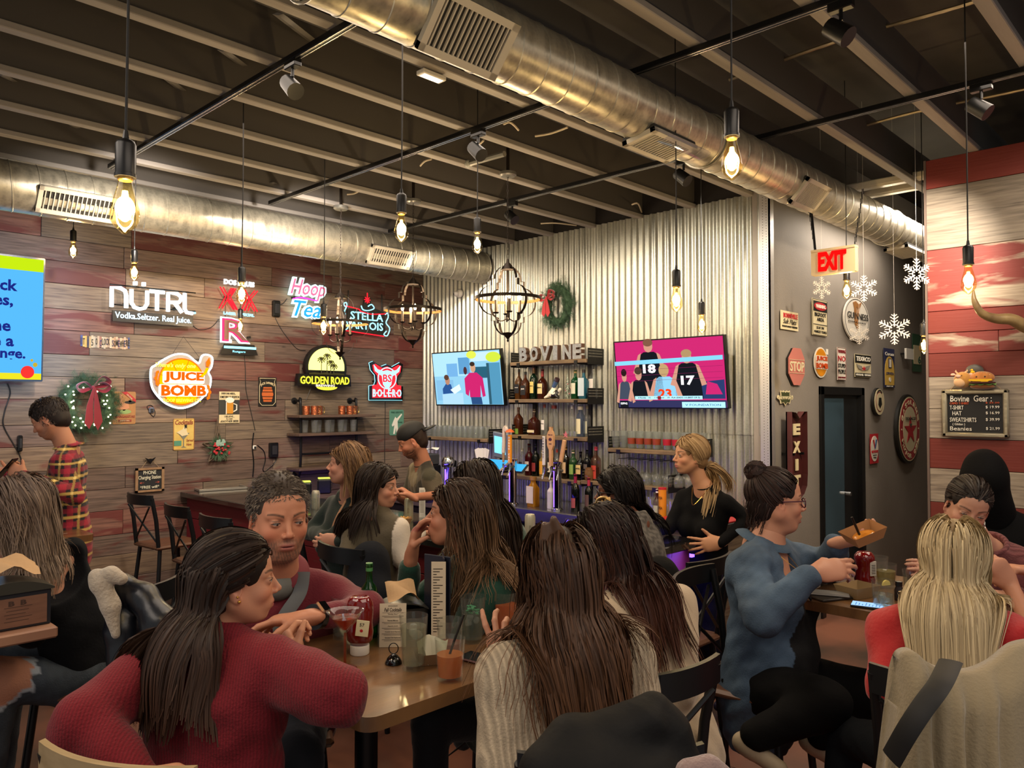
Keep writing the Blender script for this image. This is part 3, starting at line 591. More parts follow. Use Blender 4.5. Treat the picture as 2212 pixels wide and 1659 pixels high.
s.rect('panel',mat('tin_green','#5E8E78',.5),0,1,0,1,0,r=.02);s.txt('lettering',mat('ink_dark_green','#2E5A4A',.5),'FREE LESSONS',.5,.1,.8,.06,2);s.poly('figure',wht,[(.3,.4),(.4,.28),(.5,.35),(.82,.16),(.86,.2),(.55,.45),(.56,.62),(.62,.95),(.5,.95),(.44,.7),(.36,.95),(.26,.95),(.34,.6),(.2,.66),(.16,.6)],2);s.txt('lettering',mat('ink_dark_green'),'FORE',.75,.5,.3,.06,2);s.done()
s=Sign('A',292,354,1010,1062,'chalkboard','small framed chalkboard reading PHONE Charging Station free wifi',off=.02)
fm=mat('pine_frame','#9C7A58',.6,noise=(20,'#7E5F42',.5));s.rect('slate',mat('chalk_black','#17181A',.7),.04,.96,.04,.97,0)
for q in((0,1,0,.09),(0,1,.92,1),(0,.09,0,1),(.91,1,0,1)):s.rect('frame',fm,*q,1,.012)
ck=mat('chalk','#E8E2C8',.8);s.txt('lettering',ck,'PHONE',.5,.2,.44,.15,2);s.txt('lettering',ck,'Charging Station',.5,.42,.78,.2,2);s.txt('lettering',mat('chalk_red','#C9604E',.8),'←      →',.5,.62,.7,.07,2);s.txt('lettering',ck,'*FREE wifi*',.5,.8,.66,.12,2)
s.line('cord',mat('jute','#A08868',.8),[(.22,0),(.45,-.36),(.5,-.4),(.55,-.36),(.82,0)],.002,0)
s.poly('bull_hook',bp_,[(.32,-.42),(.42,-.36),(.5,-.38),(.58,-.36),(.68,-.42),(.60,-.30),(.55,-.26),(.5,-.14),(.45,-.26),(.40,-.30)],1,.02);s.done()
s=Sign('A',-170,97,545,822,'television','large wall television showing a blue and lime trivia slide','television',off=.16,lean=.03)
s.rect('casing',bp_,0,1,0,1,0,.045,r=.01);s.L=.046
s.rect('screen',E_('scr_blue','#4FA9EC',1.05),.012,.985,.015,.985,0,.001);s.rect('band',E_('scr_lime','#B4D410',1.05),.012,.985,.015,.115,1,.001);s.rect('band',E_('scr_yellow','#D8CE20',1.05),.012,.985,.935,.985,1,.001)
nv=E_('scr_navy','#1E2A86',.8)
for t_,a,b,w in(('quick',.60,.255,.33),('times,',.55,.37,.36),('one',.60,.575,.23),('make a',.53,.68,.43),('change.',.645,.79,.40)):s.txt('lettering',nv,t_,a,b,w,None,2,.001,bold=.03)
s.oval('dot',E_('scr_red','#E8302C',1.1),.865,.925,.058,.050,3,.001);s.oval('dot',E_('scr_amber','#B8A030',1.),.93,.865,.02,.018,3,.001);s.oval('dot',E_('scr_amber'),.90,.83,.012,.011,3,.001)
s.done()
lamp('screen_glow','AREA',PY(40,680,YA-.35),10,'#8CC4FF',1.0,(math.radians(90),0,0),1.2)
def tv(x0,x1,y0,y1,label,lean):
 s=Sign('B',x0,x1,y0,y1,'television',label,'television',off=.14,lean=lean);s.rect('casing',bp_,0,1,0,1,0,.04,r=.006);s.mb('bracket',bp_).box((-.12,0,-.12),(.12,.09,.12));s.L=.041;return s
s=tv(940,1088,757,876,'television showing a man in a magenta sweater in a bright kitchen',.12)
e=lambda c,k=1.:E_('tv_'+c[1:],c,k)
s.rect('screen',e('#8CC4E0'),.015,.985,.02,.975,0,.001);s.rect('picture',e('#A9D8F0'),.015,.55,.02,.45,1,.001);s.rect('picture',e('#7FB4D8'),.04,.3,.52,.9,1,.001)
s.rect('picture',e('#6FA8D8'),.22,.38,.22,.46,2,.001);s.rect('picture',e('#5B96C4'),.40,.56,.12,.42,2,.001);s.rect('picture',e('#BFDDE8'),.58,.98,.04,.20,2,.001);s.rect('picture',e('#4F8FB0'),.80,.98,.24,.97,3,.001);s.rect('picture',e('#2E5668'),.80,.835,.24,.97,4,.001);s.rect('picture',e('#285A70'),.62,.8,.30,.5,3,.001)
s.oval('picture',e('#C8DC40'),.90,.14,.10,.09,4,.001);s.oval('picture',e('#D8E050'),.60,.08,.07,.07,4,.001)
s.poly('figure',e('#C42468'),[(.48,.50),(.56,.40),(.66,.40),(.74,.50),(.76,.82),(.72,.84),(.70,.62),(.69,.84),(.54,.84),(.54,.70),(.52,.82),(.48,.78)],6,.001);s.poly('figure',e('#2A4A78'),[(.55,.84),(.70,.84),(.71,.97),(.56,.97)],6,.001)
s.oval('figure',e('#C89878'),.615,.31,.035,.085,7,.001);s.oval('figure',e('#3A2A20'),.61,.245,.036,.04,8,.001)
s.poly('figure',e('#28508C'),[(.14,.68),(.20,.58),(.27,.60),(.30,.76),(.14,.78)],6,.001);s.oval('figure',e('#B08068'),.225,.53,.035,.08,7,.001);s.oval('figure',e('#5A3A2C'),.215,.47,.036,.05,8,.001);s.oval('figure',e('#4A2C30'),.50,.36,.025,.07,6,.001);s.poly('picture',e('#A8D0E8'),[(.13,.78),(.44,.76),(.44,.97),(.13,.97)],7,.001);s.poly('figure',e('#D8E8F0'),[(.26,.70),(.40,.60),(.42,.70),(.32,.78)],8,.001);s.done()
s=tv(1330,1567,730,882,'television showing volleyball players gathered at a net on a pink court',.12)
s.rect('screen',e('#C8286E',.95),.012,.988,.018,.982,0,.001);s.rect('court',e('#34345C',.9),.012,.988,.88,.982,1,.001)
s.poly('court',e('#2C3C6C',.9),[(.70,.64),(.98,.60),(.98,.86),(.70,.86)],1,.001);s.poly('court',e('#C8286E'),[(.84,.62),(.96,.80),(.82,.80),(.92,.66)],2,.001)
sk,dk=e('#C8907A'),e('#16181E')
def player(cx,top,w,hair,shirt,num=None,ncol='#FFFFFF',back=False):
 s.poly('player',shirt,[(cx-w*.5,.86),(cx-w*.42,top+.24),(cx-w*.2,top+.18),(cx+w*.2,top+.18),(cx+w*.42,top+.24),(cx+w*.5,.86)],4,.001)
 for q in(-1,1):s.poly('player',sk,[(cx+q*w*.42,top+.22),(cx+q*w*.30,top+.19),(cx+q*w*.48,top+.5),(cx+q*w*.66,top+.48)],5,.001)
 s.oval('player',sk,cx,top+.10,w*.17,.085,6,.001);s.oval('player',hair,cx,top+(.09 if back else .045),w*.19,.09 if back else .055,7,.001)
 if num:s.txt('player',e(ncol),num,cx,top+.42,w*.5,.13,8,.001,bold=.04)
player(.34,.0,.24,e('#7A5240'),dk,'18');player(.68,.18,.24,e('#A98A60'),dk,'17');player(.09,.42,.14,e('#2A1A1A'),e('#404858'));player(.23,.40,.18,e('#4A382C'),dk);player(.47,.36,.24,e('#B89868'),e('#8CC8E8'),'23','#E84018',True)
s.poly('net',e('#7CC4E8',1.1),[(.012,.30),(.988,.27),(.988,.33),(.012,.36)],12,.001)
for z in(.44,.52,.60):s.line('net',e('#7A2050'),[(.02,z),(.98,z-.03)],.0012,9)
s.rect('caption',e('#A8DCEC',1.1),.19,.80,.815,.865,12,.001);s.txt('caption',dk,'4 Florida    15      1 Stanford     19   FLA LEADS 1-0 (BEST OF 5)',.5,.84,.56,.026,14,.001,bold=.02);s.rect('caption',red_,.405,.435,.815,.865,13,.001);s.rect('caption',e('#A8DCEC'),.62,.985,.90,.98,12,.001);s.txt('caption',e('#2A6A98'),'V FOUNDATION',.80,.94,.3,.03,14,.001);s.rect('caption',dk,.04,.12,.885,.98,12,.001);s.txt('caption',e('#FFFFFF'),'ESPN2',.08,.92,.065,.03,14,.001,bold=.02)
s.done()
# ---------------- hallway wall signs ----------------
def tin(x0,x1,y0,y1,label,name='tin_sign',w='C',off=.014):return Sign(w,x0,x1,y0,y1,name,label,off=off)
cream2=mat('tin_cream','#D9CBA4',.45)
s=tin(1686,1724,673,713,'cream tin sign reading BONNEVILLE Salt Flats in red and black');s.rect('panel',cream2,0,1,0,1,0);s.txt('lettering',red_,'BONNEVILLE',.55,.24,.8,.26,2,bold=.02);s.txt('lettering',blk_,'Salt Flats',.5,.56,.74,.26,2,shear=.3);s.txt('lettering',blk_,"WORLD'S FASTEST HIGHWAY",.5,.83,.86,.1,2);s.done()
s=tin(1754,1787,647,725,'tall tin sign reading WARNING BIGFOOT AREA stay on marked trails');s.rect('panel',cream2,0,1,0,1,0);s.line('rim',blk_,[(.03,.015),(.97,.015),(.97,.985),(.03,.985)],.003,1,closed=True);s.rect('band',blk_,.08,.94,.06,.34,2);s.oval('band',red_,.5,.2,.40,.11,4);s.txt('lettering',wht,'WARNING',.5,.2,.62,.1,6,bold=.02);s.txt('lettering',blk_,'BIGFOOT',.52,.43,.74,.11,2,bold=.02);s.txt('lettering',blk_,'AREA',.52,.56,.46,.1,2,bold=.02);s.line('rule',blk_,[(.08,.70),(.94,.70)],.003,2);s.txt('lettering',blk_,'STAY ON',.5,.79,.46,.07,2);s.txt('lettering',blk_,'MARKED TRAILS',.52,.90,.8,.07,2);s.done()
s=tin(1821,1875,644,738,'white oval beer sign with a brown harp, beside the door end of the hallway');s.oval('panel',mat('tin_white','#DAD3C6',.3),.5,.5,.5,.5,0,.014,40);s.line('rim',blk_,[(.5+.46*math.cos(a),.5+.465*math.sin(a))for a in np.linspace(0,2*math.pi,41)[:-1]],.004,6,closed=True);s.L=.014;s.txt('lettering',blk_,'GUINNESS',.52,.42,.82,.15,2,bold=.0);bz=mat('ink_bronze','#9A6A3C',.4);s.poly('harp',bz,[(.34,.12),(.44,.08),(.56,.14),(.68,.08),(.62,.2),(.52,.24),(.46,.2),(.46,.5),(.56,.64),(.50,.72),(.40,.6),(.38,.24)],1)
for k in range(5):s.line('harp',bz,[(.48+.03*k,.22),(.50+.012*k,.66-.06*k)],.002,1)
s.txt('lettering',blk_,"EXTRA STOUT",.5,.56,.7,.03,2);s.L=0;s.done()
s=tin(1703,1737,752,832,'pinkish faded octagonal STOP sign');oc8=[(.30,0),(.76,0),(1,.28),(1,.70),(.70,1),(.30,1),(0,.70),(0,.28)];s.poly('panel',blk_,[(a-.06,b+.01)for a,b in oc8],-4,.004);s.poly('panel',mat('stop_pink','#C07468',.45),oc8,0,.006);s.L=.006;s.txt('lettering',cream2,'STOP',.5,.5,.9,.27,1,bold=.02);s.line('rule',cream2,[(.03,.32),(.97,.32)],.002,1);s.line('rule',cream2,[(.03,.68),(.97,.68)],.002,1);s.L=0;s.done()
s=tin(1758,1788,750,816,'small orange tin sign reading JUICE BOMB on the hallway wall');s.oval('panel',wht,.48,.5,.5,.5,0);s.oval('fruit',mat('ink_orange','#E09018',.35),.48,.5,.42,.45,2);s.rect('word_ground',wht,.06,.92,.28,.72,4);o_=mat('ink_deep_orange','#D0501C',.35);s.txt('lettering',o_,'JUICE',.5,.39,.8,.18,6,bold=.04);s.txt('lettering',o_,'BOMB',.5,.61,.84,.18,6,bold=.04);s.rect('fuse',wht,.85,1.0,.04,.22,2);s.done()
s=tin(1808,1827,751,821,'narrow tin sign reading WARNING NO STUPID PEOPLE');s.rect('panel',wht,0,1,0,1,0);mr_=mat('ink_maroon','#7C2228',.5);s.line('rim',mr_,[(.05,.01),(.95,.01),(.95,.99),(.05,.99)],.003,1,closed=True)
for t_,b,h,m_ in(('WARNING',.12,.1,mr_),('NO',.34,.17,red_),('STUPID',.56,.13,blk_),('PEOPLE',.74,.13,blk_),('BEYOND THIS POINT',.92,.05,mr_)):s.txt('lettering',m_,t_,.5,b,.8,h,2,bold=.01)
s.done()
s=tin(1846,1881,766,815,'square tin sign with a winged star reading TEXACO motor oil gasoline');s.rect('panel',cream2,0,1,0,1,0);s.rect('band',blk_,.02,.98,.02,.38,2);s.rect('band',blk_,.02,.98,.82,.98,2);s.txt('lettering',wht,'TEXACO',.5,.2,.86,.2,4,bold=.03);s.txt('lettering',wht,'MOTOR OIL · GASOLINE',.5,.9,.9,.08,4);s.poly('star',red_,[(.5+a,.62+b*.8)for a,b in star(0,0,.14,.055,5,-90)],6);s.poly('wing',mat('ink_grey','#8C8678',.5),[(.06,.44),(.4,.52),(.44,.7),(.2,.64)],4);s.poly('wing',mat('ink_grey'),[(.94,.44),(.6,.52),(.56,.7),(.8,.64)],4);s.done()
s=tin(1909,1932,753,837,'tall yellow and navy tin sign with a beer can emblem');nvy=mat('ink_navy');yl=mat('ink_gold','#D8B050',.45);s.rect('panel',nvy,0,1,0,1,0);s.poly('arch',yl,[(.08,.94)]+[(.5-.44*math.cos(a),.62-.42*math.sin(a))for a in np.linspace(0,math.pi,14)]+[(.92,.94)],2);s.txt('lettering',wht,'Corona',.5,.14,.8,.09,3,shear=.2);s.rect('can',nvy,.38,.66,.26,.5,4);s.rect('can',wht,.44,.60,.28,.48,5);s.txt('lettering',nvy,'CERVEZA',.5,.64,.7,.06,4);s.oval('can',wht,.5,.8,.1,.06,4);s.txt('lettering',wht,'FAMOUS',.5,.97,.6,.03,3);s.done()
s=tin(1883,1906,838,898,'small round brewery sign right of the door');s.oval('panel',blk_,.45,.5,.5,.5,0,.02);s.L=.02;s.oval('face',cream2,.5,.5,.46,.47,1);s.oval('face',mr_,.5,.5,.34,.36,2);s.oval('face',cream2,.5,.5,.31,.33,3);s.poly('emblem',blk_,[(.4,.35),(.6,.35),(.66,.6),(.5,.72),(.34,.6)],5);s.txt('lettering',blk_,'BREWERS',.5,.09,.5,.06,3,arc=.09);s.L=0;s.done()
s=tin(1932,1982,852,1001,'large oval sign with a red star reading TEXACO GASOLINE MOTOR OIL');s.oval('panel',blk_,.5,.5,.5,.5,0,.03,48);s.L=.03;s.oval('ring',cream2,.52,.5,.45,.465,1,n=48);s.oval('ring',mat('texa_red','#A6242E',.4),.52,.5,.43,.448,2,n=48);s.oval('face',cream2,.52,.5,.30,.325,3,n=48)
for t_,a0,sg in(('GASOLINE',-68,1),('MOTOR OIL',62,-1)):
 n=len(t_)
 for i,ch in enumerate(t_):
  if ch==' ':continue
  a=math.radians((-66+132*i/(n-1)))if sg>0 else math.radians(-62+124*i/(n-1));rad=.365
  s.txt('lettering',cream2,ch,.52+rad*math.sin(a),.5-sg*.387*math.cos(a),.085,.065,5,bold=.03,rot=(-a if sg>0 else a))
for q in(-1,1):s.oval('lettering',cream2,.52+q*.365,.5,.018,.012,5)
s.poly('star',red_,[(.52+a*.27,.52+b*.215)for a,b in star(0,0,1,.38,5,-90)],6);s.txt('lettering',blk_,'TEXACO',.52,.35,.44,.045,8,bold=.01);s.txt('lettering',mat('ink_dark_green'),'T',.52,.45,.09,.05,9,bold=.05);s.L=0;s.done()
s=tin(1879,1897,937,1001,'red and white tin sign with a V, below the round brewery sign');s.rect('panel',red_,0,1,0,1,0);s.oval('face',wht,.5,.5,.44,.43,2);s.poly('emblem',red_,[(.28,.2),(.42,.2),(.56,.5),(.48,.5)],4);s.poly('emblem',mat('ink_blue','#2C5A88',.5),[(.76,.2),(.62,.2),(.46,.5),(.56,.5)],5);s.txt('lettering',red_,'VALVOLINE',.5,.6,.78,.09,4,bold=.02);s.txt('lettering',blk_,'MOTOR OIL',.5,.72,.44,.03,4);s.txt('lettering',blk_,'99¢',.5,.81,.34,.06,4);s.done()
s=tin(1678,1713,842,877,'spiky die-cut metal badge between the STOP sign and the arrow');sp=[(.5,1),(.4,.8),(.2,.86),(.18,.68),(.0,.5),(.04,.34),(.22,.36),(.2,.04),(.34,.1),(.4,.04),(.5,.12),(.6,.04),(.7,.1),(.8,.04),(.8,.36),(.98,.34),(1,.5),(.84,.68),(.8,.86),(.62,.8)];s.poly('panel',cream2,sp,0);s.poly('emblem',mat('ink_olive','#3E4428',.4),[(.5+(a-.5)*.82,.5+(b-.5)*.82)for a,b in sp],2);s.txt('lettering',cream2,'BREWWORKS',.5,.5,.86,.2,4,bold=.01);s.done()
s=tin(1971,1990,722,803,'green and white tin sign with a 6, behind the last bulb');s.rect('panel',mat('tin_deep_green','#2F5A3E',.5),0,1,0,1,0);s.rect('face',cream2,.1,.9,.3,.8,2);s.txt('lettering',mat('ink_dark_green'),'6',.7,.68,.3,.2,4,bold=.02);s.done()
s=Sign('C',1954,1966,753,776,'alarm_box','small white alarm box on the hallway wall','alarm',off=.05);s.rect('housing',mat('white_plastic'),0,1.3,0,1,0,.02,r=.004);s.done()
s=tin(1709,1742,889,1072,'maroon metal arrow marquee with cream letters EXIT',off=.10);mo=mat('arrow_maroon','#36100F',.5,noise=(6,'#4C1C1A',.5));W2,H2=s.W/2,s.H/2
ar=[(-W2,H2),(-W2*.5,H2*.98),(0,H2*.84),(W2*.6,H2),(W2,H2),(W2,-H2*.5),(W2*.9,-H2*.78),(W2*.5,-H2*.96),(0,-H2*1.05),(-W2,-H2*.5)]
s.mb('panel',mo).prism(ar,.03,.04);
for i in range(len(ar)):
 a,b=ar[i],ar[(i+1)%len(ar)];m_=s.mb('side_wall',mo);m_.add([(a[0],-.012,a[1]),(b[0],-.012,b[1]),(b[0],.04,b[1]),(a[0],.04,a[1])],[(0,1,2,3)])
s.L=-.022
for i,(ch,b)in enumerate((('E',.21),('X',.42),('I',.63),('T',.82))):s.txt('lettering',crm,ch,.5,b,.44 if ch!='I' else .16,.135,1,bold=.05,th=.008)
s.L=0;s.done()
xe=5.3;pe=PX(1805,566,xe);We=np.linalg.norm(PX(1852,566,xe)-PX(1758,566,xe));He=abs(PX(1805,541,xe)[2]-PX(1805,594,xe)[2])
s=Sign('B',0,0,0,0,'exit_sign','cream hanging EXIT sign with glowing red letters over the hallway',M=WF('B',pe,ry=0),wh=(We,He));s.rect('housing',mat('exit_cream','#C6AE84',.4),0,1,0,1,0,.05,r=.006);s.mb('housing',mat('exit_cream')).box((-We/2,-.055,He/2-.008),(We/2,.01,He/2+.008));s.L=.05
s.txt('lettering',E_('exit_red','#FF0A08',1.7),'EXIT',.49,.48,.64,.78,1,bold=.045,th=.006)
for x in(.06,.95):
 q=np.array([(s.u(x)+(.06 if x>.5 else-.05)*k/12,-.02,He/2+.30*k/12*(1.25))for k in range(13)])
 for k in range(12):m_=(q[k]+q[k+1])/2;s.mb('chain',bp_).tube([m_+[(.004 if k%2 else 0),(0 if k%2 else .004),-.018],m_+[(.004 if k%2 else 0),(0 if k%2 else .004),.018]],.0025,5);s.mb('chain',bp_).tube([m_-[(.004 if k%2 else 0),(0 if k%2 else .004),.018],m_-[(.004 if k%2 else 0),(0 if k%2 else .004),-.018]],.0025,5)
s.mb('cord',bp_).tube([(s.u(.06),-.02,He/2),(s.u(.0),-.02,He/2+.2),(s.u(-.08),-.02,He/2+.45)],.009,8);s.L=0;s.done()
sfm=mat('snow_white','#E4DDD6',.5);sfg=mat('snow_clear','#B8AFA4',.3)
def flake(px,py,x,r,squash,label,m,rz=-math.pi/2):
 p=PX(px,py,x);t=thing('snowflake',label,'snowflake',M=fr(p,rz=rz+squash),group='hanging snowflakes');mb=MB();L=.006*(r/.14)
 for k in range(6):
  a=math.pi/3*k+math.pi/2;d=V(math.cos(a),0,math.sin(a));n=V(-math.sin(a),0,math.cos(a));mb.tube([d*r*.16,d*r],L,5)
  for u_,w in((.42,.20),(.62,.24),(.82,.16)):
   for q in(-1,1):mb.tube([d*r*u_,d*r*(u_+w*.75)+n*q*r*w],L*.8,5)
  d2=V(math.cos(a+math.pi/6),0,math.sin(a+math.pi/6));mb.tube([d*r*.28,d2*r*.30,V(math.cos(a+math.pi/3),0,math.sin(a+math.pi/3))*r*.28],L*.8,5);mb.tube([d2*r*.26,d2*r*.55],L*.7,5)
 mb.build('flake',m,t,smooth=50);MB().tube([(0,0,r),(0,0,4.12-p[2])],.0008,4).build('thread',sfm,t)
flake(1866,623,5.9,.098,.35,'white snowflake beside the lit bulb under the EXIT sign',sfm);flake(1932,711,6.2,.118,.25,'large white snowflake above the tall yellow tin sign',sfm)
flake(1980,592,5.5,.105,.95,'white snowflake turned nearly edge-on beside the red planks',sfm);flake(1775,622,5.9,.085,1.0,'dim turned snowflake just under the left end of the EXIT sign',sfg);flake(1856,722,6.6,.085,.5,'clear snowflake in front of the white oval sign',sfg)
# ---------------- red plank wall things ----------------
s=Sign('D',2034,2179,841,945,'chalkboard','silver-framed chalkboard menu reading Bovine Gear with shirt prices',off=.03);ff=mat('frame_champagne','#A49C86',.35,.55,bump=(40,.2))
s.rect('slate',mat('chalk_black'),.06,.94,.07,.93,0)
for q in((0,1,0,.10),(0,1,.90,1),(0,.085,.0,1),(.915,1,.0,1)):s.mb('frame',ff).box((s.u(q[0]),-.028,s.v(q[3])),(s.u(q[1]),.004,s.v(q[2])),.009)
ckw=mat('chalk_white','#F0ECE0',.8);s.txt('lettering',ckw,'Bovine  Gear :',.44,.19,.62,.13,3,bold=.012);cko=mat('chalk_orange','#D8603A',.8)
for t_,pz,b,h,m_ in(('CAMO T-SHIRT','$ 25.00',.29,.045,cko),('T-SHIRT','$ 19.99',.38,.085,ckw),('HAT','$ 16.99',.50,.085,ckw),('SWEATSHIRTS','$ 39.99',.635,.09,ckw),('( Gildan )','',.735,.06,ckw),('Beanies','$ 21.99',.82,.085,ckw)):
 w={'CAMO T-SHIRT':.29,'T-SHIRT':.21,'HAT':.14,'SWEATSHIRTS':.40,'( Gildan )':.19,'Beanies':.33}[t_];s.txt('lettering',m_,t_,.12+w/2+(.04 if t_[0]in '(H' else 0),b,w,h,3)
 if pz:s.txt('lettering',m_,pz,.76,b-.01,.2,h*.75,3)
s.line('cord',mat('jute'),[(.12,0),(.5,-.42),(.88,0)],.0025,-6);s.mb('wall_knob',mat('knob_grey','#4E4B45',.5)).ball((0,0,s.H*.88),(.055,.02,.045));s.done()
def plush(px,py,kind):
 p=onwall('D',px,py,.07);sc=abs(onwall('D',px,800,.07)[2]-onwall('D',px,880,.07)[2])/80.
 M=WF('D',p);R=sc
 if kind=='cow':
  t=thing('plush_cow','small tan plush cow sitting on the chalkboard frame','plush toy',M=M);f1,f2=mat('plush_tan','#B98238',.9,sheen=.6,bump=(60,.4)),mat('plush_light','#DDB080',.9,sheen=.6)
  MB().ball((0,0,0),(18*R,13*R,18*R),24,16).build('body',f1,t,smooth=60);MB().ball((-4*R,-8*R,-5*R),(12*R,7*R,11*R),18,12).build('belly',f2,t,smooth=60);MB().ball((-6*R,-12*R,8*R),(5*R,3*R,4*R),12,8).build('muzzle',mat('plush_pink','#E0B8A0',.9),t,smooth=60)
  e2=MB();e2.ball((-13*R,-11*R,9*R),1.1*R,8,6);e2.ball((1*R,-13*R,10*R),1.1*R,8,6);e2.build('eyes',blk_,t);h=MB();h.tube([(-10*R,0,14*R),(-14*R,0,19*R),(-13*R,0,22*R)],[2*R,1.6*R,.6*R],8);h.tube([(4*R,0,16*R),(9*R,0,20*R),(8*R,0,23*R)],[2*R,1.6*R,.6*R],8);h.build('horns',f2,t,smooth=60)
  for q in(-1,1):MB().ball((q*17*R-2*R,0,12*R),(5*R,2*R,3*R),10,6).build('ear',mat('plush_pink'),t,smooth=60)
 else:
  t=thing('plush_burger','plush hamburger toy on the chalkboard frame','plush toy',M=M);bn=mat('plush_bun','#C98540',.85,sheen=.5,noise=(40,'#B87030',.4))
  MB().ball((0,0,7*R),(24*R,15*R,14*R),24,14).build('top_bun',bn,t,smooth=60);MB().ball((0,0,-12*R),(24*R,15*R,7*R),24,12).build('bottom_bun',mat('plush_brown','#8A5226',.85,sheen=.5),t,smooth=60)
  MB().lathe([(22*R,-6*R),(25*R,-5*R),(25*R,-3*R),(22*R,-2*R)],24).build('patty',mat('plush_patty','#4A2018',.9),t,smooth=60);a=np.linspace(0,2*np.pi,40,endpoint=False);MB().tube(np.stack([24*R*np.cos(a),15*R*np.sin(a),-7*R+1.6*R*np.sin(9*a)],1),2*R,6,closed=True).build('lettuce',mat('plush_green','#7FA85A',.9),t,smooth=60);MB().tube(np.stack([23*R*np.cos(a),14.5*R*np.sin(a),-4*R+0*a],1),1.9*R,6,closed=True).build('tomato',mat('plush_red','#B8282C',.9),t,smooth=60)
  MB().prism([(-23*R,0),(0,-1*R),(8*R,-6*R),(16*R,0),(22*R,1*R),(20*R,4*R),(-22*R,4*R)],-15.5*R,-14*R).build('cheese',mat('plush_yellow','#E8B820',.9),t);e2=MB();e2.ball((-8*R,-14*R,9*R),1.6*R,8,6);e2.ball((8*R,-14*R,9*R),1.6*R,8,6);e2.build('eyes',blk_,t)
  sd=MB();[sd.ball((x*R,-9*R,z*R),(1.2*R,1*R,.8*R),6,4)for x,z in((-4,19),(3,20),(10,17),(-12,16),(16,13))];sd.build('seeds',mat('seed','#EAD8A8',.7),t,kind='stuff')
 return t
plush(2080,821,'cow');plush(2122,823,'burger')
p=onwall('D',2101,804,.06);t=thing('plush_duck','tiny yellow duck toy tucked between the two plush toys','toy',M=WF('D',p));MB().ball((0,0,0),(.014,.01,.010),12,8).ball((-.004,0,.014),.008,10,8).build('body',mat('plush_yellow'),t,smooth=60);MB().ball((-.013,-.002,.013),(.005,.003,.002),8,6).build('beak',mat('ink_orange'),t,smooth=60)
pp=smooth_path([onwall('D',*a)for a in((2103,628,.34),(2105,650,.36),(2120,676,.34),(2150,688,.28),(2185,690,.22),(2215,705,.15),(2260,720,.06))],5)
t=thing('mounted_horns','long curved steer horn mounted on the red planks','horns',loc=(0,0,0));n=len(pp);rad=np.interp(np.linspace(0,1,n),[0,.2,.6,1],[.006,.018,.034,.045])
MB().tube(pp,rad,16).build('horn',mat('horn_bone','#A98F5E',.35,noise=(14,'#6E5236',.6),bump=(30,.15)),t,smooth=60);MB().tube([pp[-4],onwall('D',2258,722,.02)],[.06,.11],20).build('mount',mat('leather_brown','#4A2A22',.6),t,smooth=60)
s=Sign('D',2188,2260,858,925,'chalkboard','dark framed board cut by the right edge of the picture',off=.02);s.rect('slate',mat('chalk_black'),0,1,0,1,0)
s.P.clear();bpy.data.objects.remove(s.root)
# ---------------- wreaths and star ----------------
fir=mat('fir_green','#2A4430',.7,noise=(30,'#4A6848',.5));ribm=mat('ribbon_crimson','#8E1024',.55,sheen=.5)
def wreath(w,px,py,R,thick,label,seedn,lights,bow,nfr=900,off=.06,el=1.):
 t=thing('wreath',label,'wreath',M=WF(w,onwall(w,px,py,off)));q=random.Random(seedn);mb=MB()
 for k in range(nfr):
  a=q.uniform(0,2*math.pi);d=V(math.cos(a),0,math.sin(a)*el);b=d*R+V(q.gauss(0,1),q.gauss(0,.5)-.3,q.gauss(0,1))*thick*.35;da=a+q.uniform(.3,2.2)
  tip=b+V(math.cos(da)*.6+math.cos(a)*q.uniform(-.5,.8),q.uniform(-.7,.25),math.sin(da)*.6+math.sin(a)*q.uniform(-.5,.8))*thick*.55
  ax=nrm(tip-b);n1=nrm(np.cross(ax,V(0,1,.3)))
  for s_ in range(5):
   c_=b+(tip-b)*(s_/5);
   for sg in(-1,1):
    e2=c_+ax*thick*.22+n1*sg*thick*.20+V(0,-thick*.05,0);w2=ax*thick*.022;mb.add([c_-w2,c_+w2,e2],[(0,1,2)])
 a=np.linspace(0,2*np.pi,36,endpoint=False);mb.tube(np.stack([R*np.cos(a),.0*a,R*el*np.sin(a)],1),thick*.38,8,closed=True);mb.build('needles',fir,t,kind='stuff')
 if lights:
  lb=MB();
  for k in range(lights):a=q.uniform(0,2*math.pi);rr_=R+q.uniform(-1,1)*thick*.6;lb.ball((rr_*math.cos(a),-thick*.55-.01*q.random(),rr_*math.sin(a)),.0065,8,6)
  lb.build('fairy_lights',E_('fairy','#FFF0C0',9),t,kind='stuff')
 return t
def bow(t,o,sc,m,long=1.,n=2):
 o=V(*o);k=MB()
 for q,up_ in((-1,.12),(1,.12),(-1,.5)if n>2 else(1,.55)):
  p=smooth_path([o,o+V(q*.6,-.25,up_+.28)*sc,o+V(q*1.1,-.2,up_)*sc,o+V(q*.8,-.05,up_-.35)*sc,o],6);n_=len(p);k.tube(p,np.interp(np.linspace(0,1,n_),[0,.3,.5,.8,1],[.1,.28,.34,.28,.1])*sc,8,flat=(1,.22))
 k.ball(o+V(0,-.15*sc,0),.16*sc,10,8);k.build('bow_loops',m,t,smooth=60)
 for q,w_ in((-.25,.0),(.25,.1)):
  y=-.3*sc;P_=[(q*.2,0),(q*1.0-.22,-1.2*long),(q*1.3-.28,-2.3*long),(q*1.2+.02,-2.7*long-w_),(q*1.3+.32,-2.2*long),(q*1.0+.2,-1.2*long),(q*.2+.1,0)]
  MB().prism([(o[0]+a*sc,o[2]+b*sc)for a,b in P_],o[1]+y-.006,o[1]+y).build('ribbon_tail',m,t)
w1=wreath('A',190,874,.165,.105,'round fir wreath with fairy lights and a crimson ribbon bow',3,46,1);bow(w1,(-.0,-.10,.14),.11,ribm,1.15)
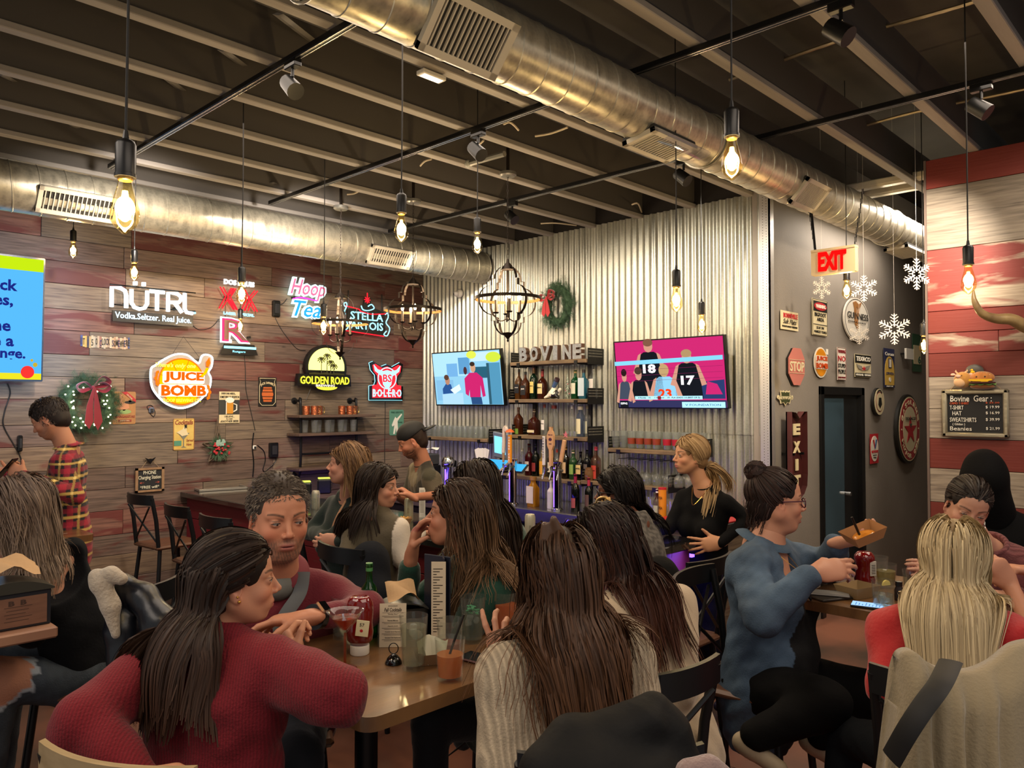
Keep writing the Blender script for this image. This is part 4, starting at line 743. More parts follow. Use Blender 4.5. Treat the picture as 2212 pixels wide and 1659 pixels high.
w2=wreath('B',1206,660,.13,.095,'small fir wreath with a scarlet bow on the metal wall',5,0,1,900,.07,1.25);bow(w2,(-.05,-.10,.07),.085,mat('ribbon_scarlet','#B80E16',.5,sheen=.5),.8)
p=onwall('A',470,968,.04);t=thing('star_wreath','twig star wreath with frosted leaves and red berries','wreath',M=WF('A',p));R=.155;tw_=mat('twig','#6A5A48',.8);mb=MB()
S5=[V(R*math.cos(math.radians(90+72*k)),0,R*math.sin(math.radians(90+72*k)))for k in range(5)]
for k in range(5):
 for j in range(3):a,b=S5[k],S5[(k+2)%5];d=V(0,-.01*j,.006*(j-1));mb.tube([a+d,b+d],.004,5)
mb.tube([(0,0,.29),(-.02,0,.14)],.004,5);mb.tube([(0,0,.29),(.02,0,.14)],.004,5);mb.build('twigs',tw_,t,kind='stuff')
mb=MB();q=random.Random(4)
for k in range(160):
 a=q.uniform(0,6.28);r0=q.random()*.08;b=V(r0*math.cos(a),-.03,r0*math.sin(a));e2=b+V(math.cos(a)*.06,-.02*q.random(),math.sin(a)*.06);n1=V(-math.sin(a),0,math.cos(a))*.006;mb.add([b-n1,b+n1,e2],[(0,1,2)])
mb.build('needles',fir,t,kind='stuff');mb=MB();[mb.ball((q.uniform(-.06,.09),-.055,q.uniform(-.06,.05)),(.012,.008,.009),8,6)for _ in range(34)];mb.build('berries',red_,t,kind='stuff')
mb=MB();[mb.ball((q.uniform(-.045,.045),-.06,q.uniform(.03,.085)),(.016,.004,.012),8,6,R=np.array(Matrix.Rotation(q.random()*3,3,'Y')))for _ in range(16)];mb.build('frosted_leaves',mat('frost_leaf','#8CA89A',.5),t,kind='stuff')
def wbox(px0,px1,py0,py1,name,label,m,th=.05,cat='socket'):
 c,W,H=wrect('A',px0,px1,py0,py1,.0);t=thing(name,label,cat,M=WF('A',c));MB().box((-W/2,-th,-H/2),(W/2,0,H/2),.008).build('housing',m,t)
 MB().box((-W*.3,-th-.006,-H*.3),(W*.3,-th,H*.3),.003).build('face_plate',mat('plate_dark','#26262A',.4),t);return t
wbox(579,597,956,988,'socket_adapter','black charging adapter above the bar beside the pipe shelf',bp_);wbox(586,601,650,685,'power_adapter','black power brick between the twin X sign and the rainbow sign',bp_);wbox(544,552,962,971,'usb_plug','small white plug on the cable above the bar',mat('white_plastic'),.03);wbox(320,331,880,892,'usb_plug','grey plug under the round orange sign',mat('plug_grey','#6A7080',.4),.03);wbox(36,46,940,975,'power_adapter','dark power brick left of the man in the plaid shirt',bp_)
def cable(w,pts,label,r=.0035,m=None,off=.012,sm=5):
 p=smooth_path([onwall(w,a,b,off)for a,b in pts],sm);tag(MB().tube(p,r,6).build('cable',m or mat('wire_dark'),smooth=60),label,'cable')
cable('A',[(528,768),(530,800),(531,840),(540,880),(548,915),(551,930)],'thin dark cable dropping from the R sign bar');cable('A',[(594,686),(610,715),(640,752),(660,757)],'dark cable from the power brick to the yellow sign');cable('A',[(601,660),(612,655),(620,645)],'short dark cable between power brick and rainbow sign')
cable('A',[(413,700),(430,712),(455,708),(473,690)],'dark cable sagging between the white sign and the twin X sign');cable('A',[(16,828),(22,850),(10,890),(8,920),(30,960),(45,990),(44,1012)],'long dark cable hanging below the left television',.005)
cable('A',[(548,935),(545,965),(548,1000),(546,1030)],'black strap cable hanging beside the star wreath',.006,bp_);cable('A',[(556,962),(570,975),(573,995),(568,1015),(575,1020)],'black charging lead looping above the bar',.005,bp_);cable('A',[(573,1018),(590,1003),(596,995),(597,985)],'black lead rising to the charging adapter',.005,bp_);cable('A',[(832,868),(832,900),(831,960),(831,1000)],'dark cable hanging below the bull head sign',.004)
cable('A',[(323,890),(318,878),(328,876),(335,890),(332,900),(324,893)],'coiled thin lead under the round orange sign',.003)
p=onwall('B',993,634,.03);t=thing('security_camera','white dome security camera under the end of the left duct','camera',M=WF('B',p));MB().ball((0,0,0),(.05,.03,.05),20,10).build('base',mat('white_plastic'),t,smooth=60);MB().ball((-.012,-.035,-.005),.032,18,12).build('dome',mat('white_plastic'),t,smooth=60);MB().ball((-.028,-.056,-.008),.013,12,8).build('lens',bp_,t,smooth=60)
# ---------------- hanging bulbs and chandeliers ----------------
sock=mat('socket_black','#131212',.35);cordm=mat('cord_black','#1A1816',.6);brass=mat('brass','#B08A4A',.3,.9)
bg=glass('bulb_glass','#FFF2C8',.96,.0);fil=E_('filament','#FFC24A',40);halo=E_('filament_core','#FFE39A',16)
def pendant(px,py,wpx,label,power=8.):
 F=.064*FPX/wpx;c=PF(px,py,F);t=thing('pendant_bulb',label,'pendant lamp',M=fr(c),group='bare bulbs on long black cords')
 prof=[(.0,-.066),(.006,-.064),(.012,-.058),(.024,-.047),(.0305,-.034),(.032,-.022),(.030,-.006),(.024,.018),(.0185,.038),(.0155,.052),(.014,.060)]
 MB().lathe(prof,24,caps=False).build('bulb',bg,t,smooth=80)
 f=MB()
 for k in range(6):a=k*math.pi/3;f.tube([(.004*math.cos(a),.004*math.sin(a),.035),(.013*math.cos(a),.013*math.sin(a),-.030)],.0022,5)
 f.build('filament',fil,t);MB().ball((0,0,-.006),(.0165,.0165,.031),14,10).build('glow_core',halo,t,smooth=80)
 MB().lathe([(.0145,.058),(.0165,.060),(.0165,.078),(.0145,.080)],16).build('screw_cap',brass,t,smooth=30)
 MB().lathe([(.0,.155),(.010,.155),(.019,.150),(.0225,.142),(.0215,.075),(.0235,.074),(.0235,.066),(.0,.066)],20,caps=False).build('socket',sock,t,smooth=40)
 MB().tube([(0,0,.155),(0,0,.175)],[.008,.005],8).build('strain_relief',sock,t);MB().tube([(0,0,.17),(0.003,0,.6),(0,0,4.12-c[2])],.0032,6).build('cord',cordm,t)
 lamp('bulb_light','POINT',c,power*1.5,'#FFE4BC',.03);return t
for a in((270,445,60,'nearest bare bulb, high at the upper left',9),(1581,343,46,'large bare bulb in front of the middle duct',9),(867,492,31,'bare bulb hanging over the middle of the bar, left of three',9),(1031,525,23,'bare bulb hanging beside the end of the left duct',9),(1461,647,27,'bare bulb on a long cord left of the volleyball television',9),(1516,700,20,'bare bulb hanging just above the volleyball television',9),(2092,604,31,'bare bulb in front of the red planks',8),(1829,626,20,'bare bulb under the hanging EXIT sign',9),(1996,745,20,'bare bulb at the edge of the red plank wall',8),(158,540,18,'small bare bulb under the left duct grille',9),(290,587,20,'bare bulb over the white seltzer sign',9),(522,634,24,'bare bulb in front of the twin X sign',9),(519,703,15,'farthest small bare bulb in front of the R sign',5),(699,704,20,'bare bulb beside the left chandelier',7)):pendant(*a)
irn=mat('iron_bronze','#2E2620',.42,.7,bump=(60,.15));ww=mat('band_wood','#A9783E',.5,noise=(12,'#8A5A2C',.5,(1,1,6)));can=mat('candle_sleeve','#5A4C3C',.5);flm_=E_('candle_flame','#FFE2A0',22)
def chandelier(px,py,wpx,label,rot=0.,W0=.47):
 F=W0*FPX/wpx;c=PF(px,py,F);s=W0/.47;t=thing('chandelier',label,'chandelier',M=fr(c,rz=rot),group='cage chandeliers');R=.235*s
 a=np.linspace(0,2*np.pi,48,endpoint=False)
 def band(r,z0,z1,m,nm):
  v=np.concatenate([np.stack([r*np.cos(a),r*np.sin(a),np.full(48,z)],1)for z in(z0,z1)]);f=[(k,(k+1)%48,48+(k+1)%48,48+k)for k in range(48)];f+=[q[::-1]for q in f];MB().add(v,f).build(nm,m,t,smooth=60)
 band(R,.0,.022,irn,'outer_band');band(R-.004,.0,.021,ww,'inner_wood_band')
 for k in range(4):
  th=math.pi/4+k*math.pi/2;d=V(math.cos(th),math.sin(th),0);z=V(0,0,1)
  pr=[(.01+.10*math.sin(q),.14+.10*math.cos(q))for q in np.linspace(.05,1.57,7)]+[(.135,.14),(.135,.095)]+[(.128+.107*math.cos(q),-.01+.103*math.sin(q))for q in np.linspace(1.45,-1.45,13)]+[(.135,-.115),(.135,-.155)]+[(.01+.10*math.cos(q),-.155-.10*math.sin(q))for q in np.linspace(0,1.5,7)]
  p=[d*x*s+z*zz*s for x,zz in pr];m_=MB();n=np.cross(d,z)
  P_=np.array(p);wv=n*.010*s;tv_=[];
  v=np.concatenate([P_+wv,P_-wv,P_+wv+d*.002,P_-wv+d*.002]);N_=len(P_);f=[]
  for i in range(N_-1):f+=[(i,i+1,N_+i+1,N_+i),(2*N_+i,3*N_+i,3*N_+i+1,2*N_+i+1),(i,2*N_+i,2*N_+i+1,i+1),(N_+i,N_+i+1,3*N_+i+1,3*N_+i)]
  m_.add(v,f);m_.build('cage_strap',irn,t)
 MB().lathe([(.0,.30),(.006,.29),(.01,.27),(.03*s,.245),(.045*s,.225),(.05*s,.215),(.0,.21)],20,caps=False).build('top_cap',irn,t,smooth=40)
 MB().lathe([(.0,-.30*s),(.006,-.295*s),(.008,-.285*s),(.004,-.28*s),(.012,-.27*s),(.035*s,-.245*s),(.045*s,-.235*s),(.0,-.228*s)],20,caps=False).build('finial',irn,t,smooth=40)
 MB().tube([(0,0,.21),(0,0,-.125)],.007,8).build('stem',irn,t)
 for k in range(4):
  th=k*math.pi/2+.35;d=V(math.cos(th),math.sin(th),0);x=.085*s;arm=MB().tube(smooth_path([V(0,0,-.125),d*x*.5+V(0,0,-.15),d*x+V(0,0,-.13),d*x+V(0,0,-.095)],5),.0045,6);arm.lathe([(.0,-.098),(.016,-.097),(.024,-.088),(.0,-.090)],14,c=tuple(d*x));arm.build('arm',irn,t,smooth=50)
  MB().lathe([(.0,-.09),(.0095,-.09),(.0095,-.0),(.0,.0)],10,c=tuple(d*x),caps=False).build('candle',can,t,smooth=40);MB().lathe([(.0,.0),(.006,.0),(.011,.012),(.012,.022),(.007,.038),(.0,.052)],12,c=tuple(d*x),caps=False).build('flame_bulb',flm_,t,smooth=80)
 zt=ZJ-.03-c[2];ch=MB();k=0;z=.30
 while z<zt-.03:
  d=V(.006,0,0)if k%2 else V(0,.006,0);aa=np.linspace(0,2*np.pi,8,endpoint=False);ch.tube(np.array([V(0,0,z+.014)+d*math.cos(q)+V(0,0,.016*math.sin(q))for q in aa]),.0016,4,closed=True);z+=.026;k+=1
 ch.build('chain',irn,t,kind='stuff');MB().tube([(0,0,zt-.01),(0,0,4.12-c[2])],.012,8).build('mount_rod',irn,t);MB().lathe([(.0,zt-.03),(.05,zt-.03),(.062,zt-.02),(.062,zt),(.0,zt)],24,caps=False).build('ceiling_canopy',mat('canopy_grey','#8A8880',.35,.6),t,smooth=40)
 lamp('chandelier_light','POINT',c+V(0,0,.06),20,'#FFE0B4',.07)
chandelier(1097,648,143,'rounded iron cage chandelier in front of the small red-bowed wreath',.55);chandelier(892,672,126,'iron cage chandelier with candle bulbs at the corner of the room',.75);chandelier(735,700,122,'iron cage chandelier overlapping the script signs',.35)
p=PZ(1060,342,ZJ);t=thing('junction_arm','grey junction arm beside the round chandelier canopy','fitting',M=fr(p));q0,q1=PZ(1012,354,ZJ-.03)-p,PZ(1090,332,ZJ-.03)-p
MB().tube([q0,q1],.02,8).build('arm',mat('canopy_grey'),t,smooth=40);MB().ball(q0,.028,12,8).build('knob',mat('clear_cup','#A8A8A0',.3),t,smooth=60)
def spot(loc,to,e,c='#FFEFD8',ang=75):
 o=lamp('track_spot','SPOT',loc,e,c,.04);d=Vector(to)-Vector(loc);o.rotation_euler=d.to_track_quat('-Z','Y').to_euler();o.data.spot_size=math.radians(ang)
spot((4.5,4.35,3.36),(5.8,4.6,2.1),100,ang=110);spot((4.5,2.9,3.36),(5.8,3.4,2.1),110,ang=105);spot((4.5,5.6,3.36),(5.8,6.0,2.1),90,ang=105)
spot((4.5,1.0,3.36),(5.8,.6,2.4),70,ang=100);spot((1.9,4.9,3.36),(2.4,7.1,2.1),110,'#FFF2E4',110);spot((3.17,4.9,3.36),(3.9,7.1,2.1),110,'#FFF2E4',110)
spot((4.9,1.2,3.3),(7.2,2.775,1.8),160,ang=75)
# ---------------- sculpting engine: smooth unions of tapered limbs on a voxel field ----------------
class Vol:
 def __init__(s,lo,hi,h):
  s.h=h;s.lo=np.array(lo,float);s.n=(np.ceil((np.array(hi)-s.lo)/h)).astype(int)+1;s.d=np.full(s.n,.06,np.float32)
 def put(s,lo,hi,fn,k=.0,op=1):
  pad=k+3*s.h;a=np.maximum(np.floor((np.array(lo)-pad-s.lo)/s.h).astype(int),0);b=np.minimum(np.ceil((np.array(hi)+pad-s.lo)/s.h).astype(int)+1,s.n)
  if(b<=a).any():return
  X,Y,Z=[(s.lo[i]+np.arange(a[i],b[i])*s.h).astype(np.float32)for i in range(3)]
  p=fn(X[:,None,None],Y[None,:,None],Z[None,None,:]);sl=tuple(slice(a[i],b[i])for i in range(3));d=s.d[sl]
  if op<0:
   if k<=0:s.d[sl]=np.maximum(d,-p)
   else:w=np.clip(.5-.5*(d+p)/k,0,1);s.d[sl]=d*(1-w)-p*w+k*w*(1-w)
  elif k<=0:s.d[sl]=np.minimum(d,p)
  else:w=np.clip(.5+.5*(d-p)/k,0,1);s.d[sl]=d*(1-w)+p*w-k*w*(1-w)
 def cap(s,a,b,ra,rb=None,k=.02,op=1,ax=None,sc=1.):
  a=np.asarray(a,float);b=np.asarray(b,float);rb=ra if rb is None else rb;R=max(ra,rb);ab=b-a;L=max(float(ab@ab),1e-9)
  def fn(X,Y,Z):
   x,y,z=X-a[0],Y-a[1],Z-a[2]
   if ax is not None:
    q=(x*ax[0]+y*ax[1]+z*ax[2])*(1/sc-1);e=ab+(1/sc-1)*(ab@ax)*ax;x,y,z=x+q*ax[0],y+q*ax[1],z+q*ax[2];L2=max(float(e@e),1e-9)
   else:e=ab;L2=L
   t=np.clip((x*e[0]+y*e[1]+z*e[2])/L2,0,1);return(np.sqrt((x-t*e[0])**2+(y-t*e[1])**2+(z-t*e[2])**2)-(ra+(rb-ra)*t))*(sc if sc<1 else 1)
  s.put(np.minimum(a,b)-R,np.maximum(a,b)+R,fn,k,op);return s
 def chain(s,pts,rs,k=.02,**q):
  for i in range(len(pts)-1):s.cap(pts[i],pts[i+1],rs[i],rs[i+1],k,**q)
  return s
 def ell(s,c,r,k=.02,R=None,op=1):
  c=np.asarray(c,float);r=np.broadcast_to(np.asarray(r,float),(3,));R=np.eye(3)if R is None else R;ext=np.sqrt(((R*r)**2).sum(1))
  def fn(X,Y,Z):
   x,y,z=X-c[0],Y-c[1],Z-c[2];k0=0;k1=0
   for i in range(3):
    q=x*R[0,i]+y*R[1,i]+z*R[2,i];k0=k0+(q/r[i])**2;k1=k1+(q/r[i]**2)**2
   k0=np.sqrt(k0);return k0*(k0-1)/np.sqrt(np.maximum(k1,1e-6))
  s.put(c-ext,c+ext,fn,k,op);return s
 def half(s,p,n,k=.01):
  """cut away everything on the +n side of the plane through p"""
  p=np.asarray(p,float);n=nrm(n);s.put(s.lo,s.lo+s.n*s.h,lambda X,Y,Z:-((X-p[0])*n[0]+(Y-p[1])*n[1]+(Z-p[2])*n[2]),k,-1);return s
 def warp(s,fn,band=.03):
  i=np.nonzero(np.abs(s.d)<band);P=np.stack(i,1)*s.h+s.lo;s.d[i]+=fn(P).astype(np.float32);return s
 def mesh(s):
  d=s.d;d[0]=d[-1]=.05;d[:,0]=d[:,-1]=.05;d[:,:,0]=d[:,:,-1]=.05
  g=vdb.FloatGrid(.06);g.copyFromArray(d);v,t,q=g.convertToPolygons(0.,0.);v=v*s.h+s.lo;q=q.astype(np.int64)
  q=q[:,::-1];a,b,c=v[q[:,0]],v[q[:,1]],v[q[:,2]];
  if len(q)and np.einsum('ij,ij->',a,np.cross(b-a,c-a))-0<0 and np.einsum('ij,ij->i',a-v.mean(0),np.cross(b-a,c-a)).sum()<0:q=q[:,::-1]
  return v.astype(np.float64),q
def sn(P,f,seed=0,n=4):
 r=np.random.default_rng(seed);o=0
 for _ in range(n):d=nrm(r.normal(size=3));o=o+np.sin(P@d*f+r.uniform(0,6.28))
 return o/n
def arrmesh(name,v,q,mats,cols=None,parent=None,smooth=True,**props):
 me=bpy.data.meshes.new(name);n,m,k=len(v),len(q),(q.shape[1]if len(q)else 4)
 me.vertices.add(n);me.vertices.foreach_set('co',np.ascontiguousarray(v,np.float32).ravel());me.loops.add(m*k);me.loops.foreach_set('vertex_index',np.ascontiguousarray(q,np.int32).ravel())
 me.polygons.add(m);me.polygons.foreach_set('loop_start',np.arange(0,m*k,k,dtype=np.int32));me.polygons.foreach_set('loop_total',np.full(m,k,np.int32))
 if smooth:me.polygons.foreach_set('use_smooth',np.ones(m,bool))
 me.update(calc_edges=True);me.materials.append(mats)
 if cols is not None:
  a=me.color_attributes.new('Col','FLOAT_COLOR','POINT');c=np.ones((n,4),np.float32);c[:,:3]=cols;a.data.foreach_set('color',c.ravel())
 return link(name,me,parent,**props)
def attr_mat(name,rough=.5,sheen=0,bump=None,spec=.4,hair=False,sss=0.,rib=None):
 if name in MATS:return MATS[name]
 m,nt,b,out=_new(name);N=nt.nodes.new;L=nt.links.new;at=N('ShaderNodeAttribute');at.attribute_name='Col'
 b.inputs['Roughness'].default_value=rough;b.inputs['Specular IOR Level'].default_value=spec
 if sheen:b.inputs['Sheen Weight'].default_value=sheen;b.inputs['Sheen Roughness'].default_value=.45
 if sss:b.inputs['Subsurface Weight'].default_value=sss;b.inputs['Subsurface Radius'].default_value=(.012,.005,.003);b.inputs['Subsurface Scale'].default_value=1.
 tc=N('ShaderNodeTexCoord');src=at.outputs['Color']
 if bump:
  mp=N('ShaderNodeMapping');mp.inputs['Scale'].default_value=bump[2]if len(bump)>2 else(1,1,1);n=N('ShaderNodeTexNoise');n.inputs['Scale'].default_value=bump[0];n.inputs['Detail'].default_value=3
  L(tc.outputs['Object'],mp.inputs[0]);L(mp.outputs[0],n.inputs[0]);h=n.outputs[0]
  if rib:
   w=N('ShaderNodeTexWave');w.inputs['Scale'].default_value=rib[0];w.inputs['Distortion'].default_value=1.6;w.inputs['Detail'].default_value=1;w.bands_direction=rib[1];ma=N('ShaderNodeMath');ma.operation='MULTIPLY_ADD';ma.inputs[1].default_value=rib[2]
   mp2=N('ShaderNodeMapping');mp2.inputs['Rotation'].default_value=(0,0,rib[3]if len(rib)>3 else .77);L(tc.outputs['Object'],mp2.inputs[0]);L(mp2.outputs[0],w.inputs[0]);L(w.outputs[0],ma.inputs[0]);L(h,ma.inputs[2]);h=ma.outputs[0]
   mc=N('ShaderNodeMix');mc.data_type='RGBA';mc.blend_type='MULTIPLY';mc.inputs[0].default_value=.32;L(at.outputs['Color'],mc.inputs[6]);L(w.outputs[0],mc.inputs[7]);src=mc.outputs[2]
  bp=N('ShaderNodeBump');bp.inputs['Strength'].default_value=bump[1];bp.inputs['Distance'].default_value=.006;L(h,bp.inputs['Height']);L(bp.outputs[0],b.inputs['Normal'])
 L(src,b.inputs['Base Color']);MATS[name]=m;return m
SKIN=lambda:attr_mat('skin',.48,spec=.4,bump=(220,.05))
HAIRM=lambda:attr_mat('hair',.5,spec=.28)
def frame_of(face_dir,up=(0,0,1),roll=0.):
 f=nrm(face_dir);l=nrm(np.cross(up,f));u=np.cross(f,l)
 if roll:l,u=l*math.cos(roll)+u*math.sin(roll),u*math.cos(roll)-l*math.sin(roll)
 return np.stack([f,l,u],1)
def cdir(a,pitch=0.):
 """a: 0 = image right, 90 = away from camera, 180 = image left, 270 = toward camera"""
 a=math.radians(a);p=math.radians(pitch);return(math.cos(a)*RIGHT+math.sin(a)*FWH)*math.cos(p)+V(0,0,math.sin(p))
def sculpt_head(vol,H,R,s,o):
 W=lambda*p:H+R@(np.array(p)*s);E=lambda c,r,k,op=1,rot=None:vol.ell(W(*c),np.array(r)*s,k*s,R if rot is None else R@rot,op);C=lambda a,b,ra,rb,k=.01,op=1:vol.cap(W(*a),W(*b),ra*s,rb*s,k*s,op)
 fat=o.get('fat',0.);male=o.get('male',0)
 E((-.018,0,.034),(.094,.0745,.084),.01);E((.018,0,-.028),(.070,.0605+.006*fat,.080),.03);E((.030,0,.040),(.052,.056,.046),.02)
 for q in(-1,1):
  C((-.005,q*(.054+.005*fat),-.045),(.044,q*(.020+.004*male),-.088),.020+.005*fat,.017,.026);E((.052,q*.037,-.030),(.024,.021+.003*fat,.019),.018)
  C((.074,q*.016,.0195),(.062,q*.044,.0185),.0095+.002*male,.008,.014)
 E((.056,0,-.092),(.020,.020+.005*male,.0155),.016)
 if fat:E((.02,0,-.100),(.045,.045,.022*fat),.03)
 for q in(-1,1):E((.094,q*.031,.001),(.020,.0175,.0115),.010,-1)
 for q in(-1,1):E((.0712,q*.031,.0),(.0140,.0150,.0132),.004);E((.088,q*.031,-.0008),(.012,.0118,.0040-.0026*o.get('shut',0)),.0015,-1)
 C((.081,0,.010),(.101,0,-.027),.0055,.0085,.009);E((.1015,0,-.030),(.0095,.0085,.0075),.006)
 for q in(-1,1):E((.093,q*.0115,-.034),(.0085,.006,.0062),.005);E((.0985,q*.006,-.0385),(.005,.0028,.0028),.002,-1)
 E((.066,0,-.062),(.022,.032,.020),.018)
 op_=o.get('mouth',0.)
 E((.0850,0,-.0595),(.0078,.0225,.0050),.006);E((.0835,0,-.0700-op_*.008),(.0078,.019,.0056),.006)
 E((.094,0,-.0645-op_*.003),(.012+op_*.012,.021-op_*.004,.0011+op_*.007),.0022,-1)
 for q in(-1,1):
  rt=np.array(Matrix.Rotation(.2,3,'Y')@Matrix.Rotation(q*.42,3,'Z'))
  E((-.006,q*.0755,-.010),(.017,.0065,.030),.005,1,rt);E((.000,q*.082,-.006),(.0095,.0055,.016),.004,-1,rt);E((-.002,q*.0765,-.036),(.009,.0055,.009),.005)
def head_color(P,H,R,s,o):
 L=((P-H)@R)/s;sk=np.array(lin(o['skin']));c=np.tile(sk,(len(P),1))
 g=lambda ctr,r:np.exp(-(((L-np.array(ctr))/np.array(r))**2).sum(1))[:,None]
 near=(np.linalg.norm(L,axis=1)<.17)[:,None];mix=lambda c,t,w:c*(1-w)+np.array(t)*w
 ch=sk*np.array([1.05,.72,.70]);
 for q in(-1,1):c=mix(c,ch,.55*near*g((.07,q*.042,-.032),(.03,.024,.024)));c=mix(c,ch*.9,.5*near*g((-.005,q*.08,-.01),(.03,.02,.04)))
 c=mix(c,ch,.35*near*g((.105,0,-.03),(.02,.014,.014)))
 lip=np.array(lin(o.get('lip','#9E4A45')));wl=np.clip(1.25*np.exp(-((np.abs(L[:,1])/.023)**4+((L[:,2]+.0645+o.get('mouth',0)*.004)/(.0115+.007*o.get('mouth',0)))**4))-.25,0,1)*(L[:,0]>.072);c=mix(c,lip,wl[:,None]*near)
 if o.get('mouth',0):c=mix(c,[.02,.005,.005],(near[:,0]*(L[:,0]>.062)*(L[:,0]<.0865)*(np.abs(L[:,1])<.018)*(np.abs(L[:,2]+.0675)<.008))[:,None]*.95)
 br=np.array(lin(o.get('brow','#2A1C14')))
 for q in(-1,1):
  t=(q*L[:,1]-.012)/.040;zc=.0215+.006*np.sin(np.clip(t,0,1)*2.4)-.002;w=np.clip(1.4*np.exp(-((L[:,2]-zc)/(.0042*(1.1-.5*np.clip(t,0,1))))**2)-.2,0,1)*(t>0)*(t<1.02)*(L[:,0]>.045);c=mix(c,br,.85*w[:,None]*near)
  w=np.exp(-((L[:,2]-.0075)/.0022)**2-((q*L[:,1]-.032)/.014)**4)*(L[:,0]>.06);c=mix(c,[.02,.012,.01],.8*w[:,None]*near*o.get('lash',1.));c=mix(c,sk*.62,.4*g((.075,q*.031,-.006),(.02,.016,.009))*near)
 if o.get('beard'):
  bc=np.array(lin(o.get('beardc','#5A4A40')));z=L[:,2];w=np.clip((-.038-z+.35*np.maximum(L[:,0]-.05,0)*0)/.02,0,1)*np.clip((L[:,0]+.005)/.02,0,1)*near[:,0]*np.clip((z+.150)/.02,0,1)
  w*=1-np.exp(-((L[:,2]+.066)/.011)**4-(L[:,1]/.026)**4)*(L[:,0]>.07);w*=np.clip((np.abs(L[:,1])*.9+(-z)*.75-.044)/.012,0,1)
  w=np.maximum(w,near[:,0]*np.exp(-((z+.049)/.006)**2-(L[:,1]/.032)**4)*(L[:,0]>.06)*.8);c=mix(c,bc,o['beard']*w[:,None]*(.8+.2*np.sign(sn(L,900,5)))[:,None])
 if o.get('buzz'):
  w=hairmask(L)[:,None]*near;c=mix(c,np.array(lin(o['buzz'])),.75*w)
 return np.clip(c,0,1)
def hairmask(L):
 """1 inside the scalp hairline, in head units"""
 x,y,z=L[:,0],np.abs(L[:,1]),L[:,2]
 line=np.where(x>.045,.062-(y/.07)**2*.012,np.where(x>.01,.062-(.045-x)*2.4,-.022-(.01-x)*.42));return np.clip((z-line)/.006,0,1)
def eyes(root,H,R,s,iris='#4A3020',look=(0,0),shut=0.):
 W=lambda*p:H+R@(np.array(p)*s);ew=mat('eye_white','#A89E98',.3,spec=.5)
 for q in(-1,1):
  MB().ball(W(.0722,q*.031,.0),.0122*s,16,12,R).build('eyeball',ew,root,smooth=80);d=R@nrm(V(1,look[0]+q*.04,look[1]));c=W(.0722,q*.031,.0);fr_=frame_of(d)
  b=MB();b.ball(c+d*.0072*s,np.array([.0056,.0058,.0058])*s,14,8,fr_).build('iris',mat('iris_'+iris[1:],iris,.2),root,smooth=80);MB().ball(c+d*.0104*s,np.array([.0026,.0028,.0028])*s,10,6,fr_).build('pupil',mat('pupil','#050505',.1),root,smooth=80)
  lid=MB();a=np.linspace(-1.25,1.25,12)
  for(zz,sg,rr_)in((.0046-.0045*shut,1,.0009),):p=[W(.0722+.0140*math.cos(t),q*.031+.0138*math.sin(t),zz+(.0+sg*-.0038*(abs(t)/1.25)**2))for t in a];lid.tube(p,rr_*s,6)
  lid.build('lashes',mat('lash','#100A08',.6),root,smooth=80)
MATS_SK=[None]
def sculpt_hand(vol,Wp,f,n,side,s=1.,curl=(.3,.35,.4,.45),thumb=.3,spread=.1,bend2=1.1,k=.006,tips=None):
 """Wp wrist, f direction of fingers, n palm normal (where the palm faces), side +1 if the thumb lies toward cross(f, n)"""
 f=nrm(f);n=nrm(n-f*np.dot(n,f));t=np.cross(f,n)*side
 W=lambda a,b,c:Wp+(f*a+t*b+n*c)*s
 offs=[.027,.009,-.009,-.026];ks=[.088,.092,.087,.079];ln=[(.043,.026,.021),(.048,.030,.022),(.044,.028,.022),(.034,.021,.019)]
 vol.cap(W(-.02,0,0),W(.02,0,0),.025*s,.026*s,.012*s,ax=n,sc=.72)
 vol.cap(W(.03,.008,0),W(.075,.010,0),.030*s,.032*s,.015*s,ax=n,sc=.48);vol.cap(W(.03,-.012,0),W(.07,-.014,0),.026*s,.027*s,.015*s,ax=n,sc=.5)
 for i in range(4):
  p=W(ks[i],offs[i],0);vol.cap(W(.03,offs[i]*.6,0),p,.011*s,.0105*s,k*s);a=curl[i];dirf=nrm(f+t*(offs[i]/.03)*spread);r=[.0098,.0088,.0078,.0066]
  if i==3:r=[x*.88 for x in r]
  for j in range(3):
   d=dirf*math.cos(a)+n*math.sin(a);q=p+d*ln[i][j]*s;vol.cap(p,q,r[j]*s,r[j+1]*s,.003*s);p=q;a+=curl[i]*bend2
 p0=W(.018,.018,.006);p1=W(.045,.040,.012);d=nrm(f*.8+t*(.75-thumb)+n*(.2+thumb));p2=p1+d*.033*s;d2=nrm(d+n*thumb*.6-t*thumb*.4+f*.15);p3=p2+d2*.027*s
 vol.cap(p0,p1,.016*s,.0125*s,.012*s);vol.cap(p1,p2,.0118*s,.0100*s,.004*s);vol.cap(p2,p3,.0100*s,.0075*s,.003*s)
